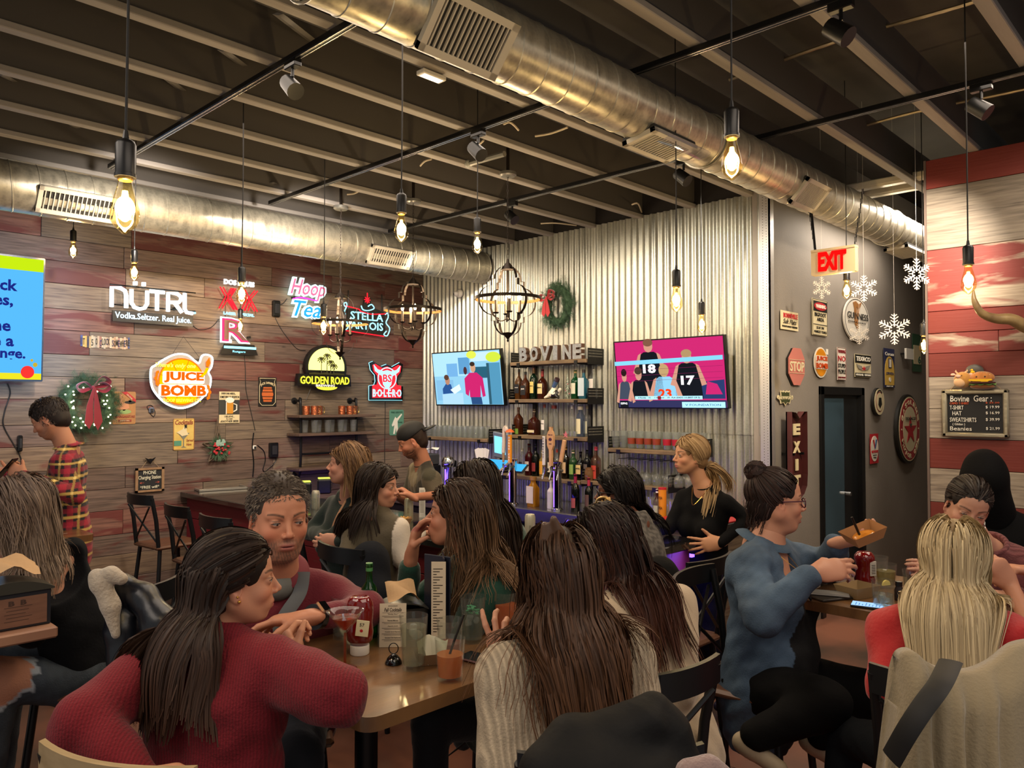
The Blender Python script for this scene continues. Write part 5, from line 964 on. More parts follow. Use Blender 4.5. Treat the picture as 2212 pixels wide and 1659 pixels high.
def hairsim(H,R,s,n,length,seed=0,attract=None,part=0.,back=.5,side=.35,coll=(),wave=0.,freq=30.,clump=.5,nclump=60,lift=.012,ds=.027,grav=1.,mask=None,lenvar=.15,fall_dir=None,base=.011,xmax=.02,width=None):
 rg=np.random.default_rng(seed);C0=np.array([-.018,0,.034]);rad=np.array([.094,.0745,.084]);D=rg.normal(size=(n*6,3));D/=np.linalg.norm(D,axis=1)[:,None];Lp=C0+D*rad
 ok=hairmask(Lp)>.5
 if mask is not None:ok&=mask(Lp)
 Lp=Lp[ok][:n];n=len(Lp);P=H+(Lp*s)@R.T;nor=(Lp-C0)/rad**2;nor/=np.linalg.norm(nor,axis=1)[:,None];sgn=np.where(Lp[:,1]>part,1.,-1.)
 topw=np.clip((Lp[:,2]-.0)/.1,0,1);dl=np.stack([-back*np.ones(n),sgn*side*(.4+topw)*np.clip((Lp[:,0]+.075)/.09,.12,1),-.15-.6*(1-topw)],1)
 d=dl@R.T;off=s*(base+lift*rg.uniform(.1,1.,n));g=np.array([0,0,-1.])if fall_dir is None else nrm(fall_dir)
 Cw=H+R@(C0*s);F1=H+R@(np.array([.012,0,-.035])*s);r1=np.array([.080,.068,.085])*s
 if attract is not None:A=H+R@(np.array(attract)*s)
 wl=nrm(R[:,1]*np.array([1,1,0.]));done=np.zeros(n,bool);tip=[];steps=int(length/ds);ll=1-lenvar*rg.random(n);path=[P.copy()];rel=None
 for k in range(steps):
  if attract is not None:
   ta=A-P;dist=np.linalg.norm(ta,axis=1);done|=dist<.03*s;d=d*.35+.9*ta/np.maximum(dist,1e-6)[:,None];d[done]=ta[done]*.02+1e-5
  else:d=d*.72+g*.30*grav
  d/=np.maximum(np.linalg.norm(d,axis=1),1e-6)[:,None];P=P+d*ds*np.where(done,.12,1.)[:,None]
  for(c,rr,RR)in((Cw,rad*s,R),(F1,r1,R)):
   q=(P-c)@RR;k0=np.sqrt(((q/(rr+off[:,None]))**2).sum(1));ins=k0<1
   if ins.any():q2=q[ins]/k0[ins,None];P[ins]=c+q2@RR.T;nn=(q2/rr**2)@RR.T;nn/=np.linalg.norm(nn,axis=1)[:,None];dd=d[ins];d[ins]=dd-nn*(dd*nn).sum(1)[:,None]
  for(a,b,ra,rb)in coll:
   ab=b-a;t=np.clip((P-a)@ab/(ab@ab),0,1);cp=a+t[:,None]*ab;dv=P-cp;dd_=np.linalg.norm(dv,axis=1);rr=ra+(rb-ra)*t+off*.8+.003;ins=dd_<rr
   if ins.any():nn=dv[ins]/np.maximum(dd_[ins],1e-6)[:,None];P[ins]=cp[ins]+nn*rr[ins,None];dd=d[ins];w=(dd*nn).sum(1)[:,None];d[ins]=dd-nn*np.minimum(w,0)
  Lq=((P-H)@R)/s;m_=(Lq[:,2]<.060-.3*np.abs(Lq[:,1]))&(Lq[:,2]>-.16)&(Lq[:,0]>xmax)
  if m_.any():
   q=Lq[m_];q[:,0]=xmax+(q[:,0]-xmax)*.35;q[:,1]=np.sign(q[:,1]+1e-9)*np.maximum(np.abs(q[:,1]),.070+.8*off[m_]/s);P[m_]=H+(q*s)@R.T
  if width is not None:lat=(P-H)@wl;P-=wl[None]*((lat-width*np.tanh(lat/width))*.30)[:,None]
  path.append(P.copy())
 X=np.stack(path,1);m=X.shape[1];T=np.linspace(0,1,m)
 if clump>0:
  gi=rg.choice(n,min(nclump,n),replace=False);mid=X[:,m//2];idx=gi[np.argmin(((mid[:,None]-mid[None,gi])**2).sum(2)+2*((X[:,0][:,None]-X[:,0][None,gi])**2).sum(2),axis=1)]
  w=(clump*T**1.2)[None,:,None];X=X*(1-w)+X[idx]*w+((rg.random((n,1,3))-.5)*.012*s)*w;ph=rg.uniform(0,6.28,n)[idx]
 else:ph=rg.uniform(0,6.28,n)
 if wave:
  tan=np.gradient(X,axis=1);tan/=np.maximum(np.linalg.norm(tan,axis=2,keepdims=True),1e-6);u=np.cross(tan,[0.3,.2,1.]);u/=np.maximum(np.linalg.norm(u,axis=2,keepdims=True),1e-6);v=np.cross(tan,u);a=(T*length*freq)[None]+ph[:,None];am=(wave*T**.8)[None];X=X+u*(np.sin(a)*am)[...,None]+v*(np.cos(a)*am*.7)[...,None]
 if lenvar:
  idxf=T[None]*(m-1)*ll[:,None];i0=np.floor(idxf).astype(int).clip(0,m-2);fr_=(idxf-i0)[...,None];rr_=np.arange(n)[:,None];X=X[rr_,i0]*(1-fr_)+X[rr_,i0+1]*fr_
 return X
def strands_mesh(X,r0,r1,name,root,c1,c2,m,seed=0,tipc=None,**kw):
 n,k,_=X.shape;T=np.gradient(X,axis=1);T/=np.maximum(np.linalg.norm(T,axis=2,keepdims=True),1e-6);ctr=X[:,0].mean(0)[None,None];o_=X-ctr;o_[...,2]*=.25;rg=np.random.default_rng(seed+99)
 o_=o_/np.maximum(np.linalg.norm(o_,axis=2,keepdims=True),1e-6)+.28*rg.normal(size=(n,1,3));u=np.cross(T,o_);u/=np.maximum(np.linalg.norm(u,axis=2,keepdims=True),1e-6)
 rad=(r0+(r1-r0)*np.linspace(0,1,k)**2.5)[None,:,None]*1.5;V3=np.stack([X-u*rad,X+u*rad],2);idx=np.arange(n*k*2).reshape(n,k,2);q=[np.stack([idx[:,:-1,0],idx[:,:-1,1],idx[:,1:,1],idx[:,1:,0]],-1).reshape(-1,4)]
 rg=np.random.default_rng(seed);w=rg.random(n)[:,None];a,b=np.array(lin(c1)),np.array(lin(c2));c=a*(1-w)+b*w;C=np.repeat(c[:,None],k,1)
 if tipc:t=(np.linspace(0,1,k)**1.3)[None,:,None]*.8;C=C*(1-t)+np.array(lin(tipc))*t*(.75+.5*w[:,:,None])
 return arrmesh(name,V3.reshape(-1,3),np.concatenate(q),m,np.repeat(C.reshape(-1,3),2,0),root,**kw)
def sculpt_torso(vol,J,bulk,inf=0.,k=.05,belly=0.):
 """J: dict with C (shoulder line centre), P (pelvis), L/R shoulders, N neck base, f facing, bulk widths"""
 C,P,f=J['C'],J['P'],J['f'];side=nrm(J['L']-J['R']);up=nrm(C-P);Lh=np.linalg.norm(C-P);w=bulk;dp=.66
 for q in(-1,1):
  vol.cap(C-up*.10+side*q*.060*w,P+up*.18+side*q*.046*w,.102*w+inf,.092*w+inf,k,ax=f,sc=dp+.1)
  vol.cap(P+up*.16+side*q*.045*w,P+side*q*.060*w,.095*w+inf,.116*w+inf,k,ax=f,sc=dp+.18)
 vol.cap(J['L']-up*.01,J['R']-up*.01,.044*w+inf,.044*w+inf,k*.8);vol.cap(J['L']*.75+J['R']*.25-up*.07,J['R']*.75+J['L']*.25-up*.07,.075*w+inf,.075*w+inf,k,ax=f,sc=.85)
 for S in(J['L'],J['R']):vol.cap(J['N']+up*.015,S*.8+J['N']*.2-up*.005,.040+inf*.6,.036*w+inf,k*.8)
 if J.get('bust'):
  for q in(-1,1):vol.ell(C-up*.19+side*q*.075*w+f*(.085*w),np.array([.055,.06,.06])*J['bust']+inf,.05,frame_of(f))
 if belly:vol.ell(P+up*.14+f*.06*w,np.array([.12,.15,.13])*w*belly+inf,.06,frame_of(f))
def arm_pts(S,E,W):return[S,E,W]
HOOK={}
def person(label,head,face,pitch=0,roll=0.,s=1.,skin='#C08A6C',h=.004,hc=.0072,chest=None,body=None,shw=.165,pelvis=None,arms=None,hands=None,top=None,legs=None,hairf=None,headopt=None,bulk=1.,belly=0.,bust=0.,eye='#3A2618',look=(0,0),shut=0.,neck_r=.047,group=None,hasface=True,extra=None,fold=.006,neckdrop=.155,base=None):
 H=PF(*head);fd=cdir(face,pitch);R=frame_of(fd,roll=roll);bf=cdir(body if body is not None else face);Cc=PF(*chest);up=V(0,0,1);P=PF(*pelvis);up=nrm(Cc-P);bf=nrm(bf-up*np.dot(bf,up));sd=np.cross(up,bf)
 J=dict(C=Cc,P=P,f=bf,L=Cc+sd*shw-up*.022,R=Cc-sd*shw-up*.022,N=Cc+up*.055-bf*.005,bust=bust)
 t=thing('person',label,'person',loc=tuple(V(P[0],P[1],0))if base is None else base);off=np.array(t.location)
 o=dict(skin=skin);o.update(headopt or{});pts=[H+R@np.array([-.12,0,.14])*s,H+R@np.array([.12,0,-.13])*s,J['L'],J['R'],J['N']]
 A={}
 for k_ in('L','R'):
  if arms and arms.get(k_):A[k_]=[J[k_]]+[PF(*p)if not isinstance(p,np.ndarray)else p for p in arms[k_]];pts+=A[k_][1:];pts.append(A[k_][-1]+(A[k_][-1]-A[k_][-2])*.6)
 pts=np.array(pts);lo=pts.min(0)-.16;hi=pts.max(0)+.16
 hb=h*(1.25 if h<.004 else 1.45);nm=(H+R@np.array([-.020,0,-.07])*s)*.45+(J['N']-up*.02)*.55;bv=Vol(lo,hi,hb);hv=Vol(H-.2*s,H+.2*s,h*.88)
 hv.cap(H+R@np.array([-.020,0,-.04])*s,nm,neck_r*s,neck_r*1.06*s,.02);bv.cap(nm,J['N']-up*.02,neck_r*1.06*s,neck_r*1.12*s,.02);bv.cap(J['N']-up*.01,J['L']*.5+J['N']*.5-up*.035,.040,.026,.04);bv.cap(J['N']-up*.01,J['R']*.5+J['N']*.5-up*.035,.040,.026,.04)
 bv.cap(J['L']-up*.02,J['R']-up*.02,.030*bulk,.030*bulk,.03);bv.cap(Cc-up*.02,Cc-up*.10,.06*bulk,.05*bulk,.04,ax=bf,sc=.7)
 sculpt_head(hv,H,R,s,o)
 for k_,a in A.items():
  bv.cap(a[0],a[1],.036*bulk,.031*bulk,.02);bv.cap(a[1],a[2],.031*bulk,.025,.015)
  hd=(hands or{}).get(k_)
  if hd is not None:q=dict(hd);f_=q.pop('f');n_=q.pop('n');sculpt_hand(bv,a[2],f_,n_,q.pop('side'),s=q.pop('s',1.),**q)
 if extra:extra(bv,J,H,R,s,A)
 v,q=bv.mesh();v2,q2=hv.mesh();q=np.concatenate([q,q2+len(v)]);v=np.concatenate([v,v2]);MATS_SK[0]=mat('lid_'+skin[1:],'#%02x%02x%02x'%tuple(int(int(skin[i:i+2],16)*.86)for i in(1,3,5)),.5)
 col=head_color(v,H,R,s,o)
 b=arrmesh('body',v-off,q,SKIN(),col,t)
 if hasface:
  R2=R;eyes_root=t;Ho=H-off;eyes(t,Ho,R,s,eye,look,shut)
 if top:
  tp=dict(top);inf=tp.get('inf',.011);sl=tp.get('sleeve',1.);cp=[J['L'],J['R'],J['N'],P];
  for a in A.values():cp+=[a[1],a[2]]
  cp=np.array(cp);cv=Vol(cp.min(0)-.26,np.minimum(cp.max(0)+.26,cp.max(0)+np.array([.26,.26,.20])),tp.get('h',hc));sculpt_torso(cv,J,bulk,inf,belly=belly)
  if tp.get('hem',1):cv.cap(P+up*.02,P-up*tp.get('drop',.06),.140*bulk+inf,.140*bulk+inf,.04,ax=bf,sc=.78)
  for k_,a in A.items():
   e,w=a[1],a[2];rs=tp.get('sr',(.054,.047,.038));cv.cap(a[0],e,rs[0]*bulk,rs[1]*bulk,.022)
   if sl>.5:w2=e+(w-e)*(sl*2-1);cv.cap(e,w2,rs[1]*bulk,rs[2],.022)
   if sl<=.5:cv.half(a[0]+(e-a[0])*(sl*2),(e-a[0]),.004)
  if tp.get('neck',1):cv.ell(J['N']+up*(.055 if tp.get('neck')!='v' else .03)+bf*.02,np.array([.066,.070,.06])*tp.get('nw',1.),.008,frame_of(bf,up),-1)
  if tp.get('cut'):tp['cut'](cv,J,bf,up,sd)
  if tp.get('add'):tp['add'](cv,J,bf,up,sd,A)
  seed=abs(hash(label))%1000 if False else len(label)*7;fa=tp.get('fold',fold)
  def folds(Pp):
   w_=sn(Pp,18,seed,3)*.6;Q=Pp+np.stack([w_*.03]*3,1);return fa*(sn(Q*np.array([1,1,.55]),46,seed+1)+.5*sn(Q,90,seed+2))
  cv.warp(folds);v,q=cv.mesh();c=tp['col'];cols=c(v,J)if callable(c)else np.tile(np.array(lin(c)),(len(v),1));arrmesh(tp.get('name','sweater'),v-off,q,tp['m'],cols,t)
  if tp.get('collar'):
   cr,cth,ch_=tp['collar'];a=np.linspace(0,2*np.pi,28,endpoint=False);base_=J['N']+up*tp.get('cz',.012)+bf*.008;mb=MB()
   for z_ in np.arange(0,ch_+.001,.010):mb.tube([base_+up*z_+(sd*math.cos(x)*cr+bf*math.sin(x)*cr*.95+up*(-.018*math.sin(x)))-off for x in a],cth,8,closed=True)
   me=mb.build('collar',tp['m'],t,smooth=80);ca=me.data.color_attributes.new('Col','FLOAT_COLOR','POINT');cc=lin(tp.get('cc',c if isinstance(c,str)else '#404040'))+[1];ca.data.foreach_set('color',np.tile(np.array(cc,np.float32),len(me.data.vertices)))
 if legs:
  lg=dict(legs);lp=[P];LP={}
  for k_ in('L','R'):
   if lg.get(k_):LP[k_]=[P+sd*(.09 if k_=='L' else-.09)]+[PF(*p)if not isinstance(p,np.ndarray)else p for p in lg[k_]];lp+=LP[k_]
  lp=np.array(lp);lv=Vol(np.maximum(lp.min(0)-.2,[-9,-9,-.02]),lp.max(0)+.2,lg.get('h',.017));rs=lg.get('r',(.085,.062,.05));lv.cap(LP['L'][0],LP['R'][0],.105*bulk,.105*bulk,.04)
  for a in LP.values():lv.cap(a[0],a[1],rs[0]*bulk,rs[1]*bulk,.03);lv.cap(a[1],a[2],rs[1]*bulk,rs[2],.02)
  lv.warp(lambda Pp:.004*(sn(Pp,55,3)+.5*sn(Pp,110,4)));v,q=lv.mesh();cl=lg['col'];arrmesh('trousers',v-off,q,lg['m'],cl(v,J)if callable(cl)else np.tile(np.array(lin(cl)),(len(v),1)),t)
  if lg.get('shoe'):
   for a in LP.values():
    an=a[2];ff=nrm(lg['toe'])if 'toe' in lg else bf;sv=Vol(an-.3,an+.3,.008);dn=np.array([0,0,-1.])if lg.get('flat',1)else nrm(np.cross(ff,sd))*-1
    sv.cap(an+dn*.05-ff*.03,an+dn*.055+ff*.115,.036,.031,.02,ax=nrm(np.cross(ff,dn)),sc=.9);sv.cap(an+dn*.0,an+dn*.04,.036,.038,.03);sv.half(an+dn*.085,dn,.003);v,q=sv.mesh();arrmesh('shoe',v-off,q,mat('shoe_'+lg['shoe'][1:],lg['shoe'],.6),None,t)
 if hairf:hairf(t,H,R,s,J,off,A)
 t['_']=0;del t['_']
 return t,J,H,R,A
def hair_cap(t,H,R,s,off,col,thick=.009,h=.005,face_cut=True,adds=None,noise=.002,name='hair',low=-.02,bangs=0.,sideburn=0.):
 pts=[H];cv=Vol(H-.24*s,H+.24*s,h);W=lambda*p:H+R@(np.array(p)*s)
 if adds:lo,hi=adds('bounds');cv=Vol(np.minimum(H-.16*s,lo),np.maximum(H+.18*s,hi),h)
 cv.ell(W(-.020,0,.036),(np.array([.094,.0745,.084])+thick)*s,.01,R);cv.ell(W(-.045,0,-.02),(np.array([.062,.066,.072])+thick*.6)*s,.02,R)
 cv.ell(W(.085,0,-.035-bangs),np.array([.068,.068,.090])*s,.010*s,R,-1)
 cv.ell(W(.02,0,-.105),np.array([.09,.1,.055])*s,.01*s,R,-1)
 for q in(-1,1):cv.ell(W(.012+sideburn,q*.078,-.022),np.array([.030,.03,.042])*s,.008*s,R,-1)
 if adds:adds(cv)
 cv.warp(lambda P:noise*(sn(((P-H)@R)*np.array([.35,1.6,.35]),260,3,5)+.6*sn(((P-H)@R)*np.array([.5,2.2,.4]),480,9,5)))
 v,q=cv.mesh();c=np.array(lin(col));w=.75+.45*(.5+.5*sn(((v-H)@R)*np.array([.3,2.,.3]),420,11,5));return arrmesh(name,v-off,q,HAIRM(),c[None]*w[:,None],t)
# ---------------- the guests and the bar staff ----------------
def longhair(c1,c2,tip=None,length=.45,n=1100,cap=None,seed=1,r=(.0017,.0006),arms=False,thick=.010,sh=.07,to=.12,noise=.002,flat=False,**kw):
 def f(t,H,R,s,J,off,A):
  hair_cap(t,H,R,s,off,cap or c1,thick=thick,noise=noise,sideburn=kw.get('sb',0.));up=nrm(J['C']-J['P']);coll=[(J['L'],J['R'],sh,sh),(J['C'],J['P'],to,to),(J['N'],J['L'],.06,.06),(J['N'],J['R'],.06,.06)]
  k2={k:v for k,v in kw.items()if k not in('sb','second')}
  if arms:
   for a in A.values():coll.append((a[0],a[1],.085,.075))
  X=hairsim(H,R,s,n,length,seed=seed,coll=coll,**k2);strands_mesh(X-off,r[0],r[1],'hair_strands',t,c1,c2,HAIRM(),seed,tip,kind='stuff')
  if kw.get('second'):X=hairsim(H,R,s,n//5,length*.8,seed=seed+50,coll=coll,wave=.012,clump=.2,lift=.02);strands_mesh(X-off,.0009,.0004,'loose_strands',t,c1,c2,HAIRM(),seed,tip,kind='stuff')
 return f
def updo(c1,c2,bun=None,br=.04,n=700,seed=2,curls=0):
 def f(t,H,R,s,J,off,A):
  hair_cap(t,H,R,s,off,c1,thick=.007,noise=.0012);b=np.array(bun if bun is not None else(-.105,0,.0));X=hairsim(H,R,s,n,.26,seed=seed,attract=tuple(b),clump=0.,lift=.005,ds=.013,lenvar=0.,base=.008,xmax=.06)
  strands_mesh(X-off,.0016,.0012,'hair_strands',t,c1,c2,HAIRM(),seed,kind='stuff');W=H+R@(b*s);rg=np.random.default_rng(seed);m=70;P_=[]
  for i in range(m):
   ax=nrm(rg.normal(size=3));u=nrm(np.cross(ax,[.3,.2,.9]));v=np.cross(ax,u);a=np.linspace(0,4.6,14)+rg.random()*6;P_.append(W+br*s*(.78+.25*rg.random())*(np.cos(a)[:,None]*u+np.sin(a)[:,None]*v))
  strands_mesh(np.array(P_)-off,.0045*br/.04,.002,'bun',t,c1,c2,HAIRM(),seed+1,kind='stuff')
  if curls:X=hairsim(H,R,s,curls,.16,seed=seed+9,mask=lambda L:(L[:,2]<.02)&(L[:,0]<-.03),wave=.012,freq=90.,clump=.8,nclump=8,lift=.02,coll=[(J['C'],J['P'],.1,.1)]);strands_mesh(X-off,.0012,.0006,'loose_curls',t,c1,c2,HAIRM(),seed,kind='stuff')
 return f
def shorthair(c1,c2,length=.03,n=1500,seed=3,thick=.004,r=.0012,spike=.3,fwd=-.12):
 def f(t,H,R,s,J,off,A):
  hair_cap(t,H,R,s,off,c1,thick=thick,noise=.001);X=hairsim(H,R,s,n,length,seed=seed,back=fwd,side=.2,lift=.006,ds=.008,clump=.4,nclump=260,grav=.0,lenvar=.4,base=thick+.003,xmax=.2)
  strands_mesh(X-off,r,r*.4,'hair_strands',t,c1,c2,HAIRM(),seed,kind='stuff')
 return f
knit=lambda name,sc=7.,ax='X',st=.5,rot=.77:attr_mat(name,.9,sheen=.08,bump=(160,.55),rib=(sc,ax,st,rot))
fleece=attr_mat('fleece',.9,sheen=.4,bump=(140,.35));cloth=attr_mat('cloth',.8,sheen=.15,bump=(90,.25));blackc=attr_mat('black_cloth',.85,bump=(90,.2),spec=.15);leather=attr_mat('leather',.32,spec=.5,bump=(30,.2));puffer=attr_mat('puffer',.7,bump=(40,.3),spec=.25)
kn=dict(collar=(.060,.009,.012))
HN=dict(curl=(.35,.4,.45,.5))
def p1hair(t,H,R,s,J,off,A):
 cl=[(J['L'],J['R'],.075,.075),(J['C'],J['P'],.135,.13),(J['N'],J['L'],.06,.06),(J['N'],J['R'],.06,.06)]
 hair_cap(t,H,R,s,off,'#1D1512',thick=.010,noise=.001,sideburn=-.018)
 X=hairsim(H,R,s,1600,.24,seed=4,xmax=.05,mask=lambda L:L[:,2]>.012,attract=(-.114,.0,-.012),clump=0,lift=.010,ds=.012,lenvar=0);strands_mesh(X-off,.0018,.0014,'hair_strands',t,'#1A120F','#33241C',HAIRM(),4,kind='stuff')
 X=hairsim(H,R,s,1500,.42,seed=5,width=.17,coll=cl,wave=.008,freq=16,lift=.022,clump=.45,nclump=70,xmax=-.040,mask=lambda L:(L[:,2]<.07)&(L[:,0]<-.01),back=.45,side=.9);strands_mesh(X-off,.0021,.0009,'lower_hair',t,'#1A120F','#35251C',HAIRM(),5,'#4A3428',kind='stuff')
 e=H+R@np.array([.002,-.083,-.037])*s-off;m=MB();m.ball(e,.004,8,6);m.ball(e+R@np.array([-.004,0,.012]),.003,8,6);m.build('ear_studs',mat('gold','#D8A850',.2,.9),t,smooth=60)
person('woman in a raspberry red knit sweater seen from behind at the near table',(512,1253,2.0),22,skin='#C58C6E',h=.0036,hc=.007,chest=(462,1425,1.97),body=72,shw=.185,pelvis=(455,1880,1.88),bulk=1.14,fold=.009,arms=dict(L=[(180,1560,1.80),(300,1700,1.72)],R=[(722,1500,1.80),(640,1440,2.12)]),hands=dict(R=dict(f=cdir(130,40),n=cdir(30),side=-1,curl=(.9,1,1,1)),L=dict(f=cdir(20),n=cdir(270),side=1,**HN)),top=dict(col='#74101F',m=knit('raspberry_knit',42,'X',.12),inf=.017,sr=(.070,.062,.050),name='sweater',nw=.86,collar=(.060,.012,.012)),legs=dict(L=[(330,1900,2.2),(330,2200,2.2)],R=[(560,1900,2.3),(560,2300,2.2)],col='#1A1C22',m=cloth),hairf=p1hair,hasface=True,headopt=dict(brow='#1A100C'))
def p2add(cv,J,bf,up,sd,A):
 pass
def p2hair(t,H,R,s,J,off,A):
 shorthair('#3A302A','#6E6258',.020,2600,3,.006,.0011,fwd=.08)(t,H,R,s,J,off,A);up=nrm(J['C']-J['P']);bf=J['f'];sd=np.cross(up,bf);N=J['N']-off;gm_=mat('collar_grey','#55585C',.8);mr2=mat('collar_maroon','#6E2430',.85)
 a=np.linspace(-2.35,2.35,30);rim=[N+up*(.030-.020*math.cos(x))+sd*math.sin(x)*.083+bf*math.cos(x)*.078 for x in a];MB().tube(rim,.017,8,flat=(1.5,.55)).build('stand_collar',mr2,t,smooth=80)
 q=[N+bf*.156-up*.095,N+bf*.166-up*.125+sd*.004,N+bf*.170-up*.165+sd*.006];MB().tube(smooth_path(q,5),.016,8,flat=(1.4,.25)).build('zip_placket',gm_,t,smooth=80)
 MB().ball(N+bf*.048-up*.012,(.062,.062,.050),20,12).build('grey_undershirt',mat('tee_grey','#6A6C68',.85),t,smooth=80);MB().tube(smooth_path([N+bf*.045+sd*.082+up*.030,N+bf*.105+sd*.070-up*.012,N+bf*.142+sd*.030-up*.060,N+bf*.158+sd*.002-up*.105],5),.019,8,flat=(1.2,.22)).build('collar_facing',gm_,t,smooth=80)
 w=A['L'][2]-off;d=nrm(A['L'][2]-A['L'][1]);fr_=frame_of(d);c=w-d*.015;c=w-d*.030;MB().tube([c-d*.012,c+d*.012],.043,20,flat=(1,.9)).build('watch_band',bp_,t,smooth=40);nn=nrm(-FWD*.8+V(0,0,.6));nn=nrm(nn-d*np.dot(nn,d));M_=basis(c+nn*.041,d,-nn,np.cross(d,-nn));MB().box((-.019,-.006,-.022),(.019,.006,.022),.005).build('watch_case',mat('rose_gold','#C89A80',.25,.9),t,M=M_);MB().box((-.015,-.0072,-.018),(.015,-.005,.018),.001).build('watch_face',mat('screen_black','#060608',.08),t,M=M_)
person('bearded man in a maroon quarter-zip pullover wearing a black smartwatch',(603,1116,2.52),303,pitch=-6,s=1.15,skin='#C08468',h=.0036,chest=(598,1278,2.62),body=288,shw=.19,pelvis=(590,1560,2.72),bulk=1.2,belly=.8,neck_r=.058,shut=.35,look=(.25,-.2),eye='#4A3C30',arms=dict(L=[(792,1318,2.58),(668,1334,2.34)],R=[(420,1330,2.5),(520,1372,2.40)]),hands=dict(L=dict(f=cdir(184,-4),n=V(0,0,-1)-FWH*.2,side=1,s=1.1,curl=(.25,.3,.35,.4)),R=dict(f=cdir(345,-3),n=V(0,0,-1),side=-1,s=1.,curl=(.3,.3,.35,.4))),top=dict(col='#6C1C2A',m=attr_mat('fleece_maroon',.85,sheen=.25,bump=(150,.3)),name='pullover',sleeve=.86,nw=1.25,inf=.014,fold=.007),legs=dict(L=[(640,1640,2.2),(640,2100,2.2)],R=[(500,1640,2.3),(500,2050,2.3)],col='#20242C',m=cloth),hairf=p2hair,headopt=dict(male=1,fat=.7,beard=.8,beardc='#5E4E46',brow='#3A2C24',lip='#A0605A',shut=.3))
person('woman in a forest green sweater with brown-tipped hair raising a hand to her lips',(984,1113,2.78),178,pitch=7,skin='#B98064',h=.0036,chest=(1030,1232,2.82),body=205,shw=.165,pelvis=(1060,1520,2.90),bust=.9,eye='#2A1A10',look=(0,.05),arms=dict(R=[(872,1330,2.88),(889,1198,2.80)],L=[(985,1400,2.62),(880,1420,2.60)]),hands=dict(R=dict(f=nrm(V(0,0,1)+RIGHT*.22),n=RIGHT-V(0,0,.2)-FWH*.2,side=-1,s=.98,curl=(.42,.5,.62,.75),thumb=.6),L=dict(f=-RIGHT,n=V(0,0,-1),side=1,**HN)),top=dict(col='#0E3B2E',m=attr_mat('green_knit',.85,sheen=.3,bump=(150,.3)),name='sweater',sleeve=.88,**kn),legs=dict(L=[(930,1560,2.55),(930,2000,2.55)],R=[(930,1560,2.8),(930,1900,2.8)],col='#14161C',m=cloth),hairf=longhair('#241812','#3E2A1E','#8A6A4C',.44,1700,width=.10,xmax=-.035,sb=-.012,seed=8,back=.75,side=.12,wave=.006,freq=14,lift=.018,arms=True,second=1),headopt=dict(brow='#1C120C',lip='#8E3A3C'))
person('woman in an olive vest over white sleeves smiling over her shoulder at the bar',(821,1052,4.2),347,skin='#C08A70',h=.0046,hc=.0115,chest=(812,1128,4.18),body=62,shw=.155,pelvis=(795,1300,4.12),look=(-.1,.05),group=None,arms=dict(R=[(872,1212,4.05),(905,1150,4.25)],L=[(750,1200,4.1),(800,1180,4.4)]),hands=dict(R=dict(f=cdir(80),n=V(0,0,-1),side=-1,**HN)),top=dict(col=lambda v,J:np.where((np.abs((v-J['C'])@nrm(J['L']-J['R']))>.165)[:,None],np.array(lin('#C9BEB0')),np.array(lin('#4E4534'))),m=cloth,name='vest_and_shirt',h=.010),legs=dict(L=[(770,1320,4.5),(770,1480,4.5)],R=[(840,1320,4.5),(840,1480,4.5)],col='#15161B',m=cloth,h=.018),hairf=longhair('#1E1613','#35281F',None,.50,1200,width=.10,seed=9,back=.6,side=.25,lift=.02,wave=.004),headopt=dict(brow='#140C0A',lip='#9A5A50'))
def p5x(t,H,R,s,J,off,A):
 longhair('#5A4130','#8A6848','#A88660',.27,1100,width=.10,xmax=-.005,seed=10,back=.5,side=.2,lift=.02,wave=.005)(t,H,R,s,J,off,A)
 f=J['f'];sd=nrm(J['L']-J['R']);MB().tube(smooth_path([J['N']+f*.04+sd*.05-off,J['C']+f*.115+sd*.06-off-V(0,0,.06),J['C']+f*.14+sd*.02-off-V(0,0,.2),J['C']+f*.14-sd*.02-off-V(0,0,.3)],6),.009,6,flat=(1,.35)).build('bag_strap',mat('strap_tan','#A87C5C',.5),t,smooth=60)
person('woman in a dark green turtleneck with a tan shoulder strap, in profile at the bar',(748,1004,4.4),184,pitch=6,skin='#C08A72',h=.0046,hc=.0115,chest=(752,1092,4.5),body=222,shw=.155,pelvis=(745,1260,4.5),bust=1.,arms=dict(L=[(700,1180,4.35),(735,1168,4.2)],R=[(672,1150,4.6),(700,1162,4.35)]),hands=dict(L=dict(f=cdir(180),n=cdir(90),side=1,**HN),R=dict(f=cdir(330,-20),n=cdir(90),side=-1,**HN)),top=dict(col='#10201C',m=attr_mat('dark_knit',.85,sheen=.2,bump=(150,.3)),collar=(.050,.010,.045),cz=.0,cc='#10201C'),legs=dict(L=[(720,1290,4.2),(720,1470,4.3)],R=[(680,1290,4.4),(680,1470,4.4)],col='#22304A',m=cloth,h=.018),hairf=p5x,headopt=dict(brow='#5A4030'))
person('woman in a bottle green top facing the bar taps, behind the woman touching her lips',(1022,1052,3.62),148,skin='#B98268',h=.005,hc=.0115,chest=(1062,1140,3.6),body=140,shw=.165,pelvis=(1070,1380,3.5),arms=dict(R=[(1140,1240,3.5),(1120,1200,3.8)],L=[(960,1220,3.6),(985,1180,3.9)]),top=dict(col='#123A2C',m=attr_mat('green_knit'),name='top'),legs=dict(L=[(1000,1400,3.9),(1000,1600,3.9)],R=[(1080,1400,3.9),(1080,1600,3.9)],col='#14161C',m=cloth,h=.018),hairf=longhair('#1C1410','#33241B',None,.5,1200,width=.11,seed=12,back=.6,lift=.02,wave=.005),headopt=dict(),hasface=True)
